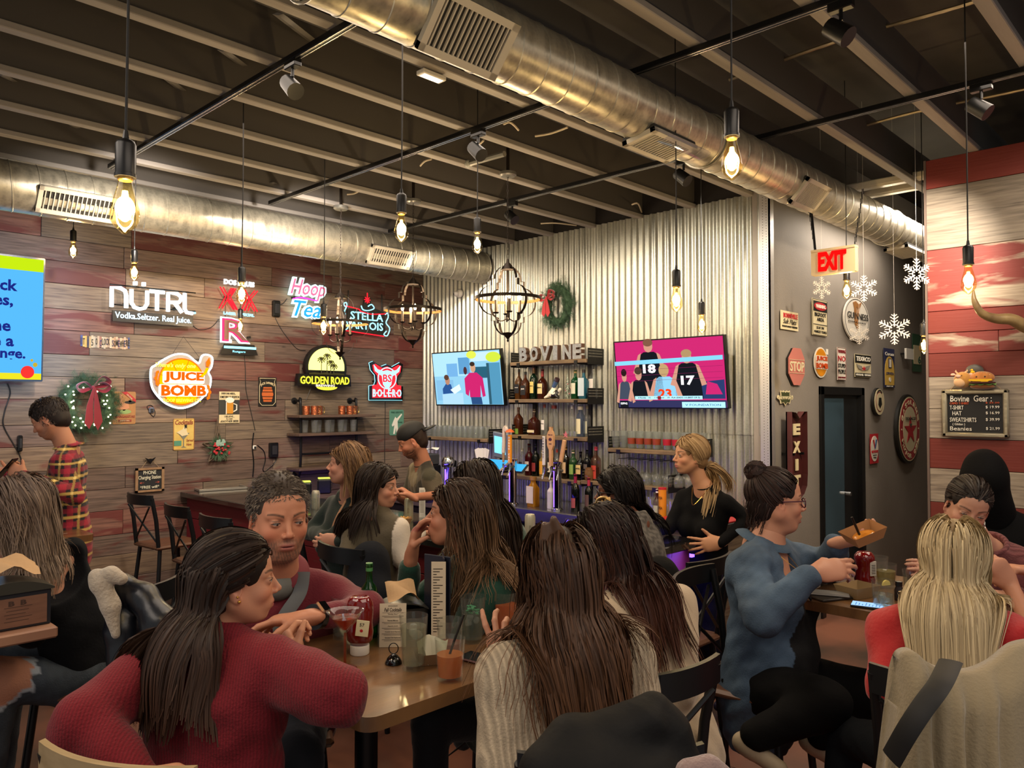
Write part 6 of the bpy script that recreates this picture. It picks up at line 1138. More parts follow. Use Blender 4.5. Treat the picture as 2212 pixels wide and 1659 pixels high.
def glasses(t,H,R,s,off,col,w=1.):
 m=MB();W=lambda*p:H+R@(np.array(p)*s)-off
 for q in(-1,1):a=np.linspace(0,2*np.pi,22,endpoint=False);m.tube([W(.094-.004*abs(math.cos(x)),q*.032+.0245*math.cos(x),-.003+.018*math.sin(x))for x in a],.0021*w*s,6,closed=True);m.tube([W(.090,q*.056,.006),W(.06,q*.073,.006),(W(-.002,q*.082,.004))],.0021*w*s,6)
 m.tube([W(.096,-.009,.002),W(.099,0,.005),W(.096,.009,.002)],.002*s,6);m.build('glasses_frame',col,t,smooth=60)
def p7x(t,H,R,s,J,off,A):
 longhair('#0E0B0B','#231C1A',None,.50,1200,width=.12,xmax=-.0,seed=14,back=.65,lift=.032,wave=.008,freq=18,thick=.018,arms=True)(t,H,R,s,J,off,A);glasses(t,H,R,s,off,mat('tortoise','#1C100A',.25),1.5)
person('woman with dark-rimmed glasses in a grey tweed jacket at the bar corner',(1329,1064,4.05),180,skin='#6E4433',h=.0046,hc=.0115,chest=(1378,1150,3.97),body=150,shw=.165,pelvis=(1392,1355,3.9),bulk=1.05,arms=dict(L=[(1300,1230,4.1),(1270,1180,4.3)],R=[(1430,1240,4.0),(1380,1210,4.3)]),hands=dict(L=dict(f=cdir(120),n=V(0,0,-1),side=1,**HN)),top=dict(col=lambda v,J:np.array(lin('#55524F'))*(.6+.8*(sn(v,260,3,5)>0))[:,None],m=cloth,name='tweed_jacket',inf=.016,nw=.75),legs=dict(L=[(1330,1370,4.4),(1330,1520,4.4)],R=[(1400,1370,4.4),(1400,1520,4.4)],col='#121318',m=cloth,h=.018),hairf=p7x,headopt=dict(brow='#100808',lip='#7A3A36'))
def p8hair(t,H,R,s,J,off,A):
 hair_cap(t,H,R,s,off,'#8A6C48',thick=.009,noise=.0012);X=hairsim(H,R,s,1100,.26,seed=16,attract=(-.085,0,-.062),clump=0,lift=.008,xmax=.03,ds=.013,lenvar=0);strands_mesh(X-off,.0020,.0014,'hair_strands',t,'#7E6040','#BC9C70',HAIRM(),16,kind='stuff')
 b=H+R@np.array([-.095,0,-.070])*s;rg=np.random.default_rng(3);P_=[]
 for i in range(420):
  u=rg.random();a0=rg.normal(size=3)*.012;side_=1 if i%3 else-1;e1=RIGHT*(.055+.02*u)+V(0,0,-.02);pts=np.array([b+a0*.4,b+e1*.6+a0,b+e1+V(0,0,-.07)+a0*1.3,b+RIGHT*(.02+.03*u)-FWH*.09+V(0,0,-.16)+a0*1.6,b+RIGHT*(-.01+.03*u)-FWH*.10+V(0,0,-.26-.05*u)+a0*1.4])if side_>0 else np.array([b+a0*.4,b+RIGHT*.05+V(0,0,.01)+a0,b+RIGHT*.11+V(0,0,-.03)+a0,b+RIGHT*.15+V(0,0,-.09)+a0*1.2,b+RIGHT*.15+V(0,0,-.14)+a0])
  P_.append(smooth_path(pts,5))
 strands_mesh(np.array(P_)-off,.0022,.0009,'ponytail',t,'#86663F','#C2A274',HAIRM(),2,'#C9AC80',kind='stuff');a=np.linspace(0,2*np.pi,14,endpoint=False);MB().tube([b-off+R[:,1]*.018*math.cos(x)+R[:,2]*.018*math.sin(x)for x in a],.007,6,closed=True).build('hair_tie',bp_,t,smooth=60)
 f=J['f'];sd=nrm(J['L']-J['R']);N=J['N'];gd=mat('gold');MB().tube(smooth_path([N+sd*.055+f*.05-off,N+f*.125-V(0,0,.09)-off,N-sd*.055+f*.05-off],8),.0013,5).build('necklace',gd,t)
person('blonde bartender in a fitted black long-sleeved top standing with a hand on her hip',(1490,984,4.7),193,pitch=2,skin='#C8926E',h=.004,hc=.0072,chest=(1522,1072,4.7),body=222,shw=.155,pelvis=(1524,1232,4.72),bust=1.05,bulk=.9,look=(0,.1),eye='#5A7080',arms=dict(L=[(1618,1122,4.55),(1556,1172,4.50)],R=[(1446,1140,4.72),(1392,1152,4.45)]),hands=dict(L=dict(f=cdir(184,-8),n=cdir(60),side=-1,s=1.05,curl=(.1,.12,.15,.2),spread=.35,thumb=-.2),R=dict(f=cdir(200,-5),n=V(0,0,-1),side=-1,**HN)),top=dict(col='#08080A',m=blackc,name='top',inf=.004,sr=(.050,.042,.030),fold=.003,collar=(.056,.004,.004),cc='#08080A'),legs=dict(L=[(1530,1370,4.6),(1575,1492,4.62)],R=[(1500,1370,4.72),(1520,1490,4.75)],r=(.090,.075,.085),col='#08080A',m=blackc,h=.011,shoe='#1A1A1C'),hairf=p8hair,headopt=dict(brow='#4A3422',lip='#A8605A'))
def p9x(t,H,R,s,J,off,A):
 hair_cap(t,H,R,s,off,'#2A1C14',thick=.004);v=Vol(H-.26,H+.26,.005);W=lambda*p:H+R@(np.array(p)*s);v.ell(W(-.018,0,.050),np.array([.104,.086,.082])*s,.01,R);v.half(W(0,0,.026),R@V(-.25,0,-1.),.004);v.cap(W(-.10,-.035,.045),W(-.10,.035,.045),.02,.02,.01);v.ell(W(-.135,0,.030),np.array([.065,.06,.008])*s,.008,R);vv,q=v.mesh();arrmesh('cap',vv-off,q,mat('cap_black','#0D0D0F',.7),None,t)
 b=hairsim(H,R,s,10,.02)
def camo(v,J):
 a=sn(v,22,2,5);b=sn(v,34,7,5);c=np.tile(np.array(lin('#5A5140')),(len(v),1));c[a>.12]=lin('#3E3A2A');c[b>.22]=lin('#2A261C');c[(a<-.25)]=lin('#7E7258');return c
person('bearded bartender in a camouflage T-shirt and backwards black cap behind the bar',(889,952,5.6),192,pitch=-24,s=1.05,skin='#B87C60',h=.005,hc=.0115,chest=(915,1020,5.65),body=205,shw=.185,pelvis=(925,1190,5.7),bulk=1.05,neck_r=.055,shut=.5,arms=dict(L=[(944,1070,5.45),(892,1074,5.2)],R=[(880,1085,5.8),(850,1068,5.4)]),hands=dict(L=dict(f=cdir(170,35),n=cdir(180,-20),side=1,curl=(.7,.8,.9,.9)),R=dict(f=cdir(200,10),n=V(0,0,-1),side=-1,**HN)),top=dict(col=camo,m=cloth,name='camouflage_shirt',sleeve=.42,sr=(.062,.056,.05),inf=.012,collar=(.064,.005,.0),cc='#3A3528'),legs=dict(L=[(925,1330,5.6),(925,1410,5.6)],R=[(905,1330,5.8),(905,1400,5.8)],col='#23283A',m=cloth,h=.018),hairf=p9x,headopt=dict(male=1,beard=.95,beardc='#3A241A',brow='#2A1A12'))
def plaid(v,J):
 sd=nrm(np.cross(V(0,0,1),J['f']));u=v@nrm(RIGHT+FWH*.35);w=v@V(0,0,1);pu,pw=(u/.085)%1,(w/.085)%1;red_c,blk_c,yel=np.array(lin('#A02038')),np.array(lin('#16161E')),np.array(lin('#D2B060'));c=np.tile(blk_c,(len(v),1))
 A1=(pu<.38);B1=(pw<.38);c[A1^B1]=(red_c*.55+blk_c*.45);c[A1&B1]=red_c;yu=np.abs(pu-.70)<.07;yw=np.abs(pw-.70)<.09;c[yw&~yu]=yel*.8;c[yu&~yw]=np.array(lin('#9A7A44'));c[yu&yw]=np.array(lin('#E4CC80'));return c
def p10x(t,H,R,s,J,off,A):
 shorthair('#241C1A','#4A3E38',.03,1100,6,.009,.0013)(t,H,R,s,J,off,A);up=nrm(J['C']-J['P']);bf=J['f'];sd=np.cross(up,bf);N=J['N']-off;a=np.linspace(-2.9,2.9,26);me=MB().tube([N+up*(.022-.012*math.cos(x))+sd*math.sin(x)*.074+bf*math.cos(x)*.070 for x in a],.016,8,flat=(1.5,.5)).build('collar',attr_mat('cloth'),t,smooth=80)
 vv=np.array([x.co for x in me.data.vertices])+off;ca=me.data.color_attributes.new('Col','FLOAT_COLOR','POINT');cc=np.ones((len(vv),4),np.float32);cc[:,:3]=plaid(vv,J);ca.data.foreach_set('color',cc.ravel())
person('man in a red, black and yellow plaid shirt looking down at his phone',(106,905,4.9),190,pitch=-28,s=1.06,skin='#BC8468',h=.005,hc=.0058,chest=(146,988,4.95),body=200,shw=.185,pelvis=(148,1165,4.95),bulk=1.08,neck_r=.055,shut=.5,arms=dict(L=[(160,1072,4.72),(52,1030,4.45)],R=[(90,1060,5.1),(22,1020,4.7)]),hands=dict(L=dict(f=cdir(175,30),n=cdir(100),side=-1,curl=(.7,.8,.9,1.)),R=dict(f=cdir(190,15),n=V(0,0,1),side=1,curl=(.4,.5,.6,.6))),top=dict(col=plaid,m=attr_mat('cloth'),name='plaid_shirt',inf=.015,sr=(.056,.050,.042),drop=.10,fold=.005),legs=dict(L=[(160,1310,4.85),(160,1470,4.9)],R=[(130,1310,5.0),(130,1460,5.05)],col='#26303F',m=cloth,h=.013,shoe='#2A2522'),hairf=p10x,headopt=dict(male=1,brow='#241810',beard=.35,beardc='#4A3830'))
p=PF(14,1012,4.45);tag(MB().box((-.037,-.004,-.075),(.037,.004,.075),.004).build('phone',mat('phone_black','#0A0A0C',.15),M=basis(p,nrm(cdir(100)),nrm(cdir(190,40)),np.cross(nrm(cdir(100)),nrm(cdir(190,40))))),'phone held by the man in the plaid shirt','phone')
def p11cut(cv,J,bf,up,sd):cv.ell(J['N']-bf*.09-up*.06,(.12,.16,.115),.01,frame_of(bf,up),-1)
def jeans(v,J):return np.array(lin('#3A4450'))*(.75+.35*sn(v,40,3)+.15*sn(v,200,4))[:,None]
def jknees(v,J):
 c=jeans(v,J);d=np.linalg.norm(v-PF(-8,1452,2.84),axis=1)+.02*sn(v,120,8);c[d<.12]=lin('#B07C64');c[(d>=.12)&(d<.138)]=lin('#9AA4B0');return c
person('woman in a black low-backed top and ripped grey jeans, cut by the left edge',(36,1106,2.97),186,pitch=-8,s=1.05,skin='#BC8A74',h=.0042,chest=(92,1232,3.04),body=172,shw=.165,pelvis=(196,1436,3.20),arms=dict(L=[(70,1370,2.88),(-60,1340,2.72)],R=[(-10,1320,3.22),(-80,1300,3.12)]),hands=dict(L=dict(f=-RIGHT,n=V(0,0,-1),side=1,**HN)),top=dict(col='#0C0E14',m=blackc,name='top',inf=.005,sr=(.054,.046,.034),fold=.004,cut=p11cut,drop=.0,hem=0),legs=dict(L=[(-8,1468,2.88),(-60,1800,2.92)],R=[(10,1430,3.22),(-20,1720,3.22)],r=(.100,.080,.075),col=jknees,m=attr_mat('denim',.85,bump=(180,.35)),h=.011),hairf=longhair('#4A3C36','#7A6658','#9A8674',.34,1500,width=.12,seed=21,back=.7,side=.3,wave=.012,freq=22,lift=.024,second=1),headopt=dict(brow='#3A2A22'))
def p12x(t,H,R,s,J,off,A):
 longhair('#16100F','#2A1E1B','#5A3426',.48,1500,width=.10,seed=23,back=.8,side=.15,wave=.004,lift=.018,arms=True)(t,H,R,s,J,off,A);glasses(t,H,R,s,off,mat('tortoise'));c=H+R@np.array([-.045,0,.135])*s-off;gm2=mat('claw_gold','#B09058',.35,.5);m=MB()
 m.tube(smooth_path([c+R@V(-.03,0,-.02),c+R@V(-.015,0,.006),c+R@V(.012,0,.008),c+R@V(.03,0,-.018)],4),[.008]*13,8,flat=(1,.6))
 for k in range(5):x=-.028+.014*k;m.tube([c+R@V(x,0,.0),c+R@V(x*1.1,.018,-.014),c+R@V(x*1.1,.026,-.034)],[.004,.0035,.002],6)
 m.build('claw_clip',gm2,t,smooth=60)
crmc='#B8A58C'
person('woman in a smooth cream sweater with a gold claw clip in her dark hair',(1306,1176,2.52),152,pitch=-22,skin='#BC8870',h=.0036,hc=.007,chest=(1382,1305,2.5),body=128,shw=.165,pelvis=(1440,1620,2.38),bulk=1.08,arms=dict(L=[(1290,1480,2.45),(1250,1400,2.7)],R=[(1460,1490,2.36),(1400,1470,2.7)]),hands=dict(L=dict(f=cdir(130),n=V(0,0,-1),side=1,**HN)),top=dict(col=crmc,m=attr_mat('cream_fine',.85,sheen=.3,bump=(200,.25)),name='sweater',inf=.018,sr=(.066,.058,.045),fold=.009,drop=.1,**kn),legs=dict(L=[(1330,1640,2.75),(1330,1950,2.75)],R=[(1430,1640,2.8),(1430,1950,2.8)],col='#15161B',m=cloth,h=.011),hairf=p12x,headopt=dict(brow='#140C0A'))
def p13x(t,H,R,s,J,off,A):
 longhair('#2A1B13','#4A3122','#6A482F',.56,2400,width=.125,seed=25,back=.6,side=.32,wave=.013,freq=15,lift=.030,thick=.018,clump=.4,nclump=110,second=1,to=.14,sh=.085)(t,H,R,s,J,off,A);c=H+R@np.array([-.055,.035,.120])*s-off;v=Vol(c-.1,c+.1,.004);v.cap(c+R@V(.0,-.02,-.02),c+R@V(-.02,.01,.045),.026,.010,.01,ax=R[:,0],sc=.6);v.cap(c+R@V(.0,.02,-.02),c+R@V(-.01,.03,.03),.022,.009,.01);vv,q=v.mesh();arrmesh('claw_clip',vv,q,mat('claw_brown','#5A4232',.35),None,t)
person('woman in a chunky ribbed cream sweater with long wavy brown hair seen from behind',(1203,1246,2.05),112,skin='#C08A70',h=.0036,hc=.0072,chest=(1222,1418,2.0),body=116,shw=.175,pelvis=(1262,1850,1.92),bulk=1.12,hasface=True,arms=dict(L=[(1092,1650,1.86),(1098,1446,2.12)],R=[(1400,1640,2.02),(1330,1560,2.35)]),hands=dict(L=dict(f=nrm(V(0,0,1)-RIGHT*.25),n=cdir(75),side=1,s=.98,curl=(.25,.5,.7,.8),thumb=.5,spread=.3),R=dict(f=cdir(110),n=V(0,0,-1),side=-1,**HN)),top=dict(col='#BCAB92',m=knit('cream_chunky',19,'X',1.6,.35),name='ribbed_sweater',inf=.018,sr=(.070,.062,.048),fold=.008,sleeve=.97,collar=(.064,.011,.014)),legs=dict(L=[(1090,1880,2.2),(1090,2300,2.2)],R=[(1250,1880,2.3),(1250,2300,2.3)],col='#1C2530',m=cloth,h=.011),hairf=p13x,headopt=dict())
def p14x(t,H,R,s,J,off,A):
 updo('#1F1513','#3A2823',(-.080,.0,.108),.042,1000,27,90)(t,H,R,s,J,off,A);glasses(t,H,R,s,off,mat('plum_frame','#4A2030',.25),1.15)
 up=nrm(J['C']-J['P']);bf=J['f'];sd=np.cross(up,bf);N=J['N']-off;dn=attr_mat('denim_shirt',.8,bump=(160,.3));a=np.linspace(-2.6,2.6,26);me=MB().tube([N+up*(.020-.030*math.cos(x))+sd*math.sin(x)*.098+bf*(math.cos(x)*.085)for x in a],.020,8,flat=(1.5,.4)).build('collar',dn,t,smooth=80);ca=me.data.color_attributes.new('Col','FLOAT_COLOR','POINT');ca.data.foreach_set('color',np.tile(np.array(lin('#3E546A')+[1],np.float32),len(me.data.vertices)))
 MB().tube(smooth_path([N+sd*.06+bf*.03,N+bf*.155-up*.10,N-sd*.06+bf*.03],8),.0011,5).ball(N+bf*.158-up*.102,.006,8,6).build('necklace',mat('gold'),t);m=MB();m.tube([J['C']-off+bf*.155*1.0+sd*.05-up*.07,J['C']-off+bf*.19-up*.15],.004,5);m.tube([J['C']-off+bf*.155-sd*.05-up*.07,J['C']-off+bf*.19-up*.15],.004,5);m.build('top_strap',bp_,t)
def p14cut(cv,J,bf,up,sd):cv.ell(J['N']+bf*.13-up*.08,(.12,.062,.15),.01,frame_of(bf,up),-1)
def p14ex(bv,J,H,R,s,A):
 up=nrm(J['C']-J['P']);bv.cap(J['N']-up*.03,J['C']-up*.14+J['f']*.03,.085,.105,.05,ax=J['f'],sc=.9)
 for q in(-1,1):bv.ell(J['C']-up*.20+nrm(J['L']-J['R'])*q*.075+J['f']*.10,(.085,.085,.085),.04)
def denimc(v,J):
 c=np.array(lin('#4A6078'))*(.85+.25*sn(v,26,3)+.12*sn(v,220,6))[:,None];L=(v-J['C']);bf=J['f'];sd=nrm(J['L']-J['R']);a=L@sd;b=L@bf;z=L@nrm(J['C']-J['P']);blk=(np.abs(a)<.055+.10*np.clip(-z/.4,0,1))&(b>.10)&(z<-.05);c[blk]=lin('#08080A');return c
person('woman in a blue denim shirt and glasses with her hair in a bun, mid-sentence',(1678,1081,3.2),357,pitch=-1,s=1.08,skin='#C08A70',h=.0041,hc=.008,chest=(1652,1200,3.2),body=322,shw=.18,pelvis=(1645,1470,3.18),bulk=1.25,bust=1.2,belly=.9,neck_r=.058,eye='#3A2A1C',look=(0,0),arms=dict(R=[(1652,1335,2.86),(1764,1236,2.86)],L=[(1788,1222,3.42),(1812,1172,3.14)]),hands=dict(R=dict(f=nrm(cdir(8)+V(0,0,.10)),n=nrm(cdir(60)-V(0,0,.5)),side=1,s=1.08,curl=(.25,.3,.38,.45),thumb=.5),L=dict(f=nrm(cdir(340)+V(0,0,.15)),n=V(0,0,1),side=1,s=1.05,curl=(.5,.6,.7,.7),thumb=.4)),top=dict(col=denimc,m=attr_mat('denim_shirt',.8,bump=(160,.3)),name='denim_shirt',inf=.018,sr=(.062,.056,.048),fold=.010,sleeve=.93,cut=p14cut,drop=.14,nw=1.2),extra=p14ex,legs=dict(L=[(1880,1500,3.05),(1772,1590,3.10)],R=[(1780,1520,2.78),(1632,1590,2.78)],r=(.092,.072,.055),col='#060607',m=blackc,h=.011,shoe='#A8987E',toe=cdir(330,-25),flat=0),hairf=p14x,headopt=dict(fat=1.,mouth=1.,brow='#1A100C',lip='#A0484A'))
def p15x(t,H,R,s,J,off,A):
 updo('#1C1512','#352A24',(-.110,0,.005),.035,1000,29,0)(t,H,R,s,J,off,A);e=H+R@V(-.004,.084,-.060)*s-off;m=MB();a=np.linspace(0,2*np.pi,16,endpoint=False)
 for k,(r_,z_)in enumerate(((.014,0),(.011,.004),(.016,-.018))):m.tube([e+R[:,0]*r_*math.cos(x)+V(0,0,z_+r_*math.sin(x))for x in a],.0016,5,closed=True)
 m.build('earring',mat('silver','#D8D4CC',.25,.8),t)
person('woman in a dusty pink ribbed sweater looking down across the right-hand table',(2090,1094,3.28),252,pitch=-20,roll=-.24,s=1.02,skin='#C09078',h=.0041,hc=.008,chest=(2142,1212,3.42),body=240,shw=.175,pelvis=(2160,1440,3.55),bulk=1.1,bust=.9,shut=.9,arms=dict(R=[(2000,1300,3.45),(1985,1235,3.15)],L=[(2250,1330,3.3),(2190,1290,3.0)]),hands=dict(R=dict(f=cdir(250,20),n=cdir(180),side=1,**HN),L=dict(f=cdir(190,10),n=V(0,0,-1),side=-1,**HN)),top=dict(col='#7C4A4C',m=knit('dusty_pink_knit',22,'X',.8,-.5),name='sweater',inf=.018,sr=(.060,.054,.045),fold=.007,collar=(.062,.012,.022)),legs=dict(L=[(2130,1480,3.1),(2130,1750,3.1)],R=[(2050,1480,3.2),(2050,1750,3.2)],col='#15161B',m=cloth,h=.018),hairf=p15x,headopt=dict(shut=.9,lip='#9A5450',brow='#241812'))
person('woman with long straight blonde hair in a bright red top seen from behind',(2062,1212,2.42),58,skin='#C49478',h=.0038,hc=.007,chest=(2050,1350,2.36),body=54,shw=.170,pelvis=(2075,1650,2.28),bulk=1.05,hasface=True,arms=dict(L=[(1914,1480,2.34),(1990,1370,2.75)],R=[(2190,1500,2.2),(2200,1380,2.5)]),hands=dict(L=dict(f=cdir(60),n=V(0,0,-1),side=1,**HN)),top=dict(col='#A81418',m=attr_mat('red_crepe',.7,sheen=.25,bump=(70,.4)),name='red_top',inf=.015,sr=(.060,.052,.042),fold=.010,drop=.05),legs=dict(L=[(1830,1590,2.75),(1800,1800,2.7)],R=[(2050,1700,2.8),(2050,2000,2.8)],col='#10141A',m=blackc,h=.010),hairf=longhair('#8A7454','#C8B48C','#D2C09C',.54,3200,width=.105,cap='#8C7656',seed=31,back=.5,side=.35,wave=.003,freq=10,lift=.028,thick=.015,clump=.2,nclump=320,sh=.085,to=.14),headopt=dict())
def p17x(t,H,R,s,J,off,A):
 v=Vol(H-.3,H+.3,.006);W=lambda*p:H+R@(np.array(p)*s);v.ell(W(-.02,0,.03),np.array([.125,.108,.125])*s,.01,R);v.cap(W(-.04,0,-.02),J['N'],.115,.12,.05);v.ell(W(.10,0,.0),np.array([.07,.07,.10])*s,.02,R,-1);v.warp(lambda P:.006*sn(P,40,3));vv,q=v.mesh();arrmesh('hood',vv-off,q,blackc,np.tile(lin('#0A0A0C'),(len(vv),1)),t);hair_cap(t,H,R,s,off,'#1A1412',thick=.004)
person('person in a black hooded sweatshirt with the hood up by the red planks',(2126,1030,4.3),62,skin='#B98268',h=.005,hc=.009,chest=(2140,1130,4.35),body=70,shw=.19,pelvis=(2140,1340,4.35),bulk=1.15,arms=dict(L=[(2060,1230,4.3),(2080,1180,4.6)],R=[(2230,1240,4.3),(2200,1190,4.6)]),top=dict(col='#0A0A0C',m=blackc,name='hooded_sweatshirt',inf=.02,sr=(.066,.06,.05)),legs=dict(L=[(2100,1370,4.7),(2100,1520,4.7)],R=[(2170,1370,4.7),(2170,1520,4.7)],col='#14161A',m=cloth,h=.014),hairf=p17x,headopt=dict())
person('person with a magenta sleeve gesturing at the right edge of the picture',(2352,1150,2.95),150,skin='#BC8468',h=.0042,hc=.009,chest=(2370,1290,2.95),body=165,shw=.17,pelvis=(2390,1560,2.9),arms=dict(L=[(2248,1395,2.62),(2182,1262,2.78)],R=[(2300,1340,3.2),(2235,1235,2.95)]),hands=dict(L=dict(f=nrm(-RIGHT*.55+V(0,0,.8)),n=cdir(100),side=1,curl=(.05,.7,.9,1.),thumb=.4),R=dict(f=nrm(-RIGHT+V(0,0,.15)),n=V(0,0,-1),side=-1,curl=(.5,.6,.7,.7))),top=dict(col='#B8288A',m=fleece,name='fleece_top',sleeve=.52,inf=.014),legs=dict(L=[(2300,1590,3.2),(2300,1900,3.2)],R=[(2380,1590,3.2),(2380,1900,3.2)],col='#14161A',m=cloth,h=.014),hairf=longhair('#241812','#3E2A1E',None,.35,500,seed=33),headopt=dict())
# ---------------- bar, shelves, bottles, tables, chairs and table-top things ----------------
def boardmat(name,c1,c2,rough=.45,coat=.0):return mat(name,c1,rough,noise=(5,c2,.5,(1,1,9)),bump=(18,.12,(1,1,8)),coat=coat)
shelfw=mat('shelf_wood','#8A7252',.6,noise=(7,'#5E4C38',.5,(9,1,3)));dkw=mat('bar_top','#1C1A19',.12,coat=.5,spec=.6);redp=wood('bar_front_planks','#4A2A26','#6A4038','#6E1420',.9);steel=mat('stainless','#B4B2AE',.22,.95,bump=(8,.05));pipem=mat('black_pipe','#1E1E20',.4,.6)
G0=glass('clear_glass','#F8FAF8',.975,.07,'#FFFFFF');G1=glass('near_glass','#FAFCFA',.99,.02,'#FFFFFF')
def lab(s):return 'lettering'
BZ=1.07
t=thing('bar_counter','long dark-topped bar counter with a dark red plank front','bar',loc=(3.,2.4,0))
MB().box((-.04,.0,BZ-.045),(.60,4.66,BZ),.006).build('worktop',dkw,t);MB().box((.56,.0,BZ-.045),(1.10,.58,BZ),.006).build('return_top',dkw,t)
bf_=MB().box((.03,.06,0),(.10,4.66,BZ-.045)).box((.03,.06,0),(1.04,.12,BZ-.045)).build('front_panel',mat('backing_dark'),t)
for k in range(5):
 z0=.02+.205*k;c_=wood('bar_front_planks','#4A2A26','#6A4038')if False else redp
 for j in range(3):plank(bf_,1.5,.20,fr((.028,.84+j*1.53,z0+.10),rz=-math.pi/2),c_,'front_plank')
 plank(bf_,.98,.20,fr((.55,.052,z0+.10)),c_,'front_plank')
MB().box((.02,0.04,0),(1.06,.11,.08)).build('kick_board',blk,t)
mb=MB().tube([(-.05,.1,.22),(-.05,4.6,.22)],.02,10).build('foot_rail',steel,t,smooth=40)
led=E_('led_violet','#5A3CFF',6.0);tag(MB().box((3.56,3.1,.97),(3.585,6.9,.985)).build('led_strip',led),'violet LED strip under the inner edge of the bar','light strip');lamp('violet_led','AREA',(3.75,5.6,.95),5,'#6A50FF',.2,(0,math.radians(-60),0),2.5)
tag(MB().box((4.06,2.44,.96),(4.09,2.95,.975)).build('led_strip',led),'violet LED strip under the short end of the bar','light strip');lamp('violet_led','AREA',(3.9,2.36,.9),1.6,'#6A60FF',.15,(math.radians(60),0,0),.5)
t=thing('back_bar','stainless back bar counter against the corrugated wall','counter',loc=(5.15,3.42,0));MB().box((0,.0,.88),(.62,3.48,.92),.006).build('worktop',steel,t);MB().box((-.01,0,.80),(.02,3.48,.915),.004).build('front_lip',steel,t);MB().box((.04,.02,0),(.60,3.46,.88)).build('cabinet',mat('cooler_black','#0B0B0E',.3),t)
for k in range(5):d_=MB().box((.025,.05+k*.68,.12),(.04,.70+k*.68,.78),.004).build('door',mat('cooler_door','#121216',.15),t);MB().tube([(.01,.12+k*.68,.72),(.01,.42+k*.68,.72)],.008,8).build('handle',steel,d_)
lm_=MB();[lm_.box((-.0125,y,.83),(-.0105,y+.03,.87))for y in(.7,.78,.87,1.5,1.57,2.3)];lm_.build('led_glint',led,t,kind='stuff')
t=thing('side_counter','small counter with a red top at the end of the metal wall','counter',loc=(5.0,2.83,0));MB().box((0,0,.93),(.76,.55,.985),.004).build('worktop',mat('counter_dark','#24211F',.4),t);MB().box((.0,.01,.985),(.74,.50,1.0),.004).build('red_mat',mat('mat_red','#A81A20',.45),t);MB().box((.04,.03,0),(.74,.53,.93)).build('cabinet',WD[1],t)
def hole_plate(parent,y0,y1,x0,x1,z0,z1):
 """perforated black end bracket in the plane y = const facing -y, plus its arm"""
 pass
SH={}
def shelf(key,px0,px1,py,label,depth=.24,th=.035,plates=()):
 xf=XB-.02-depth;a,b=PX(px0,py,xf),PX(px1,py,xf);z=(a[2]+b[2])/2;y0,y1=b[1],a[1];t=thing('wall_shelf',label,'shelf',loc=(0,0,0));SH[key]=(z,y0,y1,xf)
 MB().box((xf,y0,z-th),(XB-.025,y1,z),.004).build('board',shelfw,t)
 for yy in plates or(y0+.12,y1-.12):
  MB().box((xf-.004,yy-.02,z-th-.012),(XB,yy+.02,z-th)).build('bracket',blk,t);MB().box((xf-.007,yy-.02,z-th-.012),(xf-.001,yy+.02,z-.01)).build('bracket_lip',blk,t)
 for yy,sg in((y0-.003,-1),(y1+.003,1)):
  m=MB();m.box((xf+.02,yy-.0015,z-.05),(XB,yy+.0015,z+.10));e=m.build('end_rail',blk,t);h=MB()
  for i in range(10):
   for j in range(3):xx=xf+.035+i*.021;zz=z+.02+j*.026;h.box((xx,yy-.0022,zz),(xx+.009,yy+.0022,zz+.011))
  h.build('rail_holes',mat('hole_light','#8A8678',.6),e,kind='stuff')
 return t
shelf('s1',1101,1266,779,'top wooden shelf holding the metal BOVINE letters');shelf('s2',1098,1266,862,'second wooden shelf with whiskey and gin bottles');shelf('s3',1104,1266,942,'third wooden shelf with clear and amber bottles')
shelf('s4',1072,1252,1031,'lowest wooden shelf behind the beer taps, left half',.26);shelf('s5',1254,1440,1045,'lowest wooden shelf behind the beer taps, right half',.26);shelf('s6',914,1052,945,'wooden shelf full of glass mugs under the kitchen television',.24);shelf('s7',1312,1500,972,'wooden shelf of printed beer glasses with stemware rack below',.26)
for y_ in(SH['s2'][1]+.14,SH['s2'][2]-.14):
 p_=MB().box((XB-.03,y_-.02,SH['s4'][0]-.15),(XB-.012,y_+.02,SH['s1'][0]+.0));tag(p_.build('shelf_upright',blk),'black steel upright behind the shelves, '+('right one' if y_<4.6 else 'left one'),'upright')
gv2=mat('galv_letter','#B9BEC2',.38,.7,noise=(60,'#8E959A',.5),bump=(50,.2));z1_,ya,yb_,xf1=SH['s1'];rust=mat('letter_rim','#7A5A48',.5,.5)
for i,ch in enumerate('BOVINE'):
 px=(1134,1157,1181,1203,1228,1250)[i];p=PX(px,760,xf1+.05);h=.145;w={'I':.055,'V':.125}.get(ch,.105);M=WF('B',(xf1+.045,p[1],z1_+h/2+.001));t=thing('metal_letter','galvanised metal letter %s on the top shelf'%ch,'letter',M=M,group='metal letters spelling BOVINE');MB().text(ch,0,0,w+.006,h,y=.03,depth=.050,bold=.055).build('side_rim',rust,t);MB().text(ch,0,0,w,h-.006,y=-.0195,depth=.003,bold=.045).build('face',gv2,t)
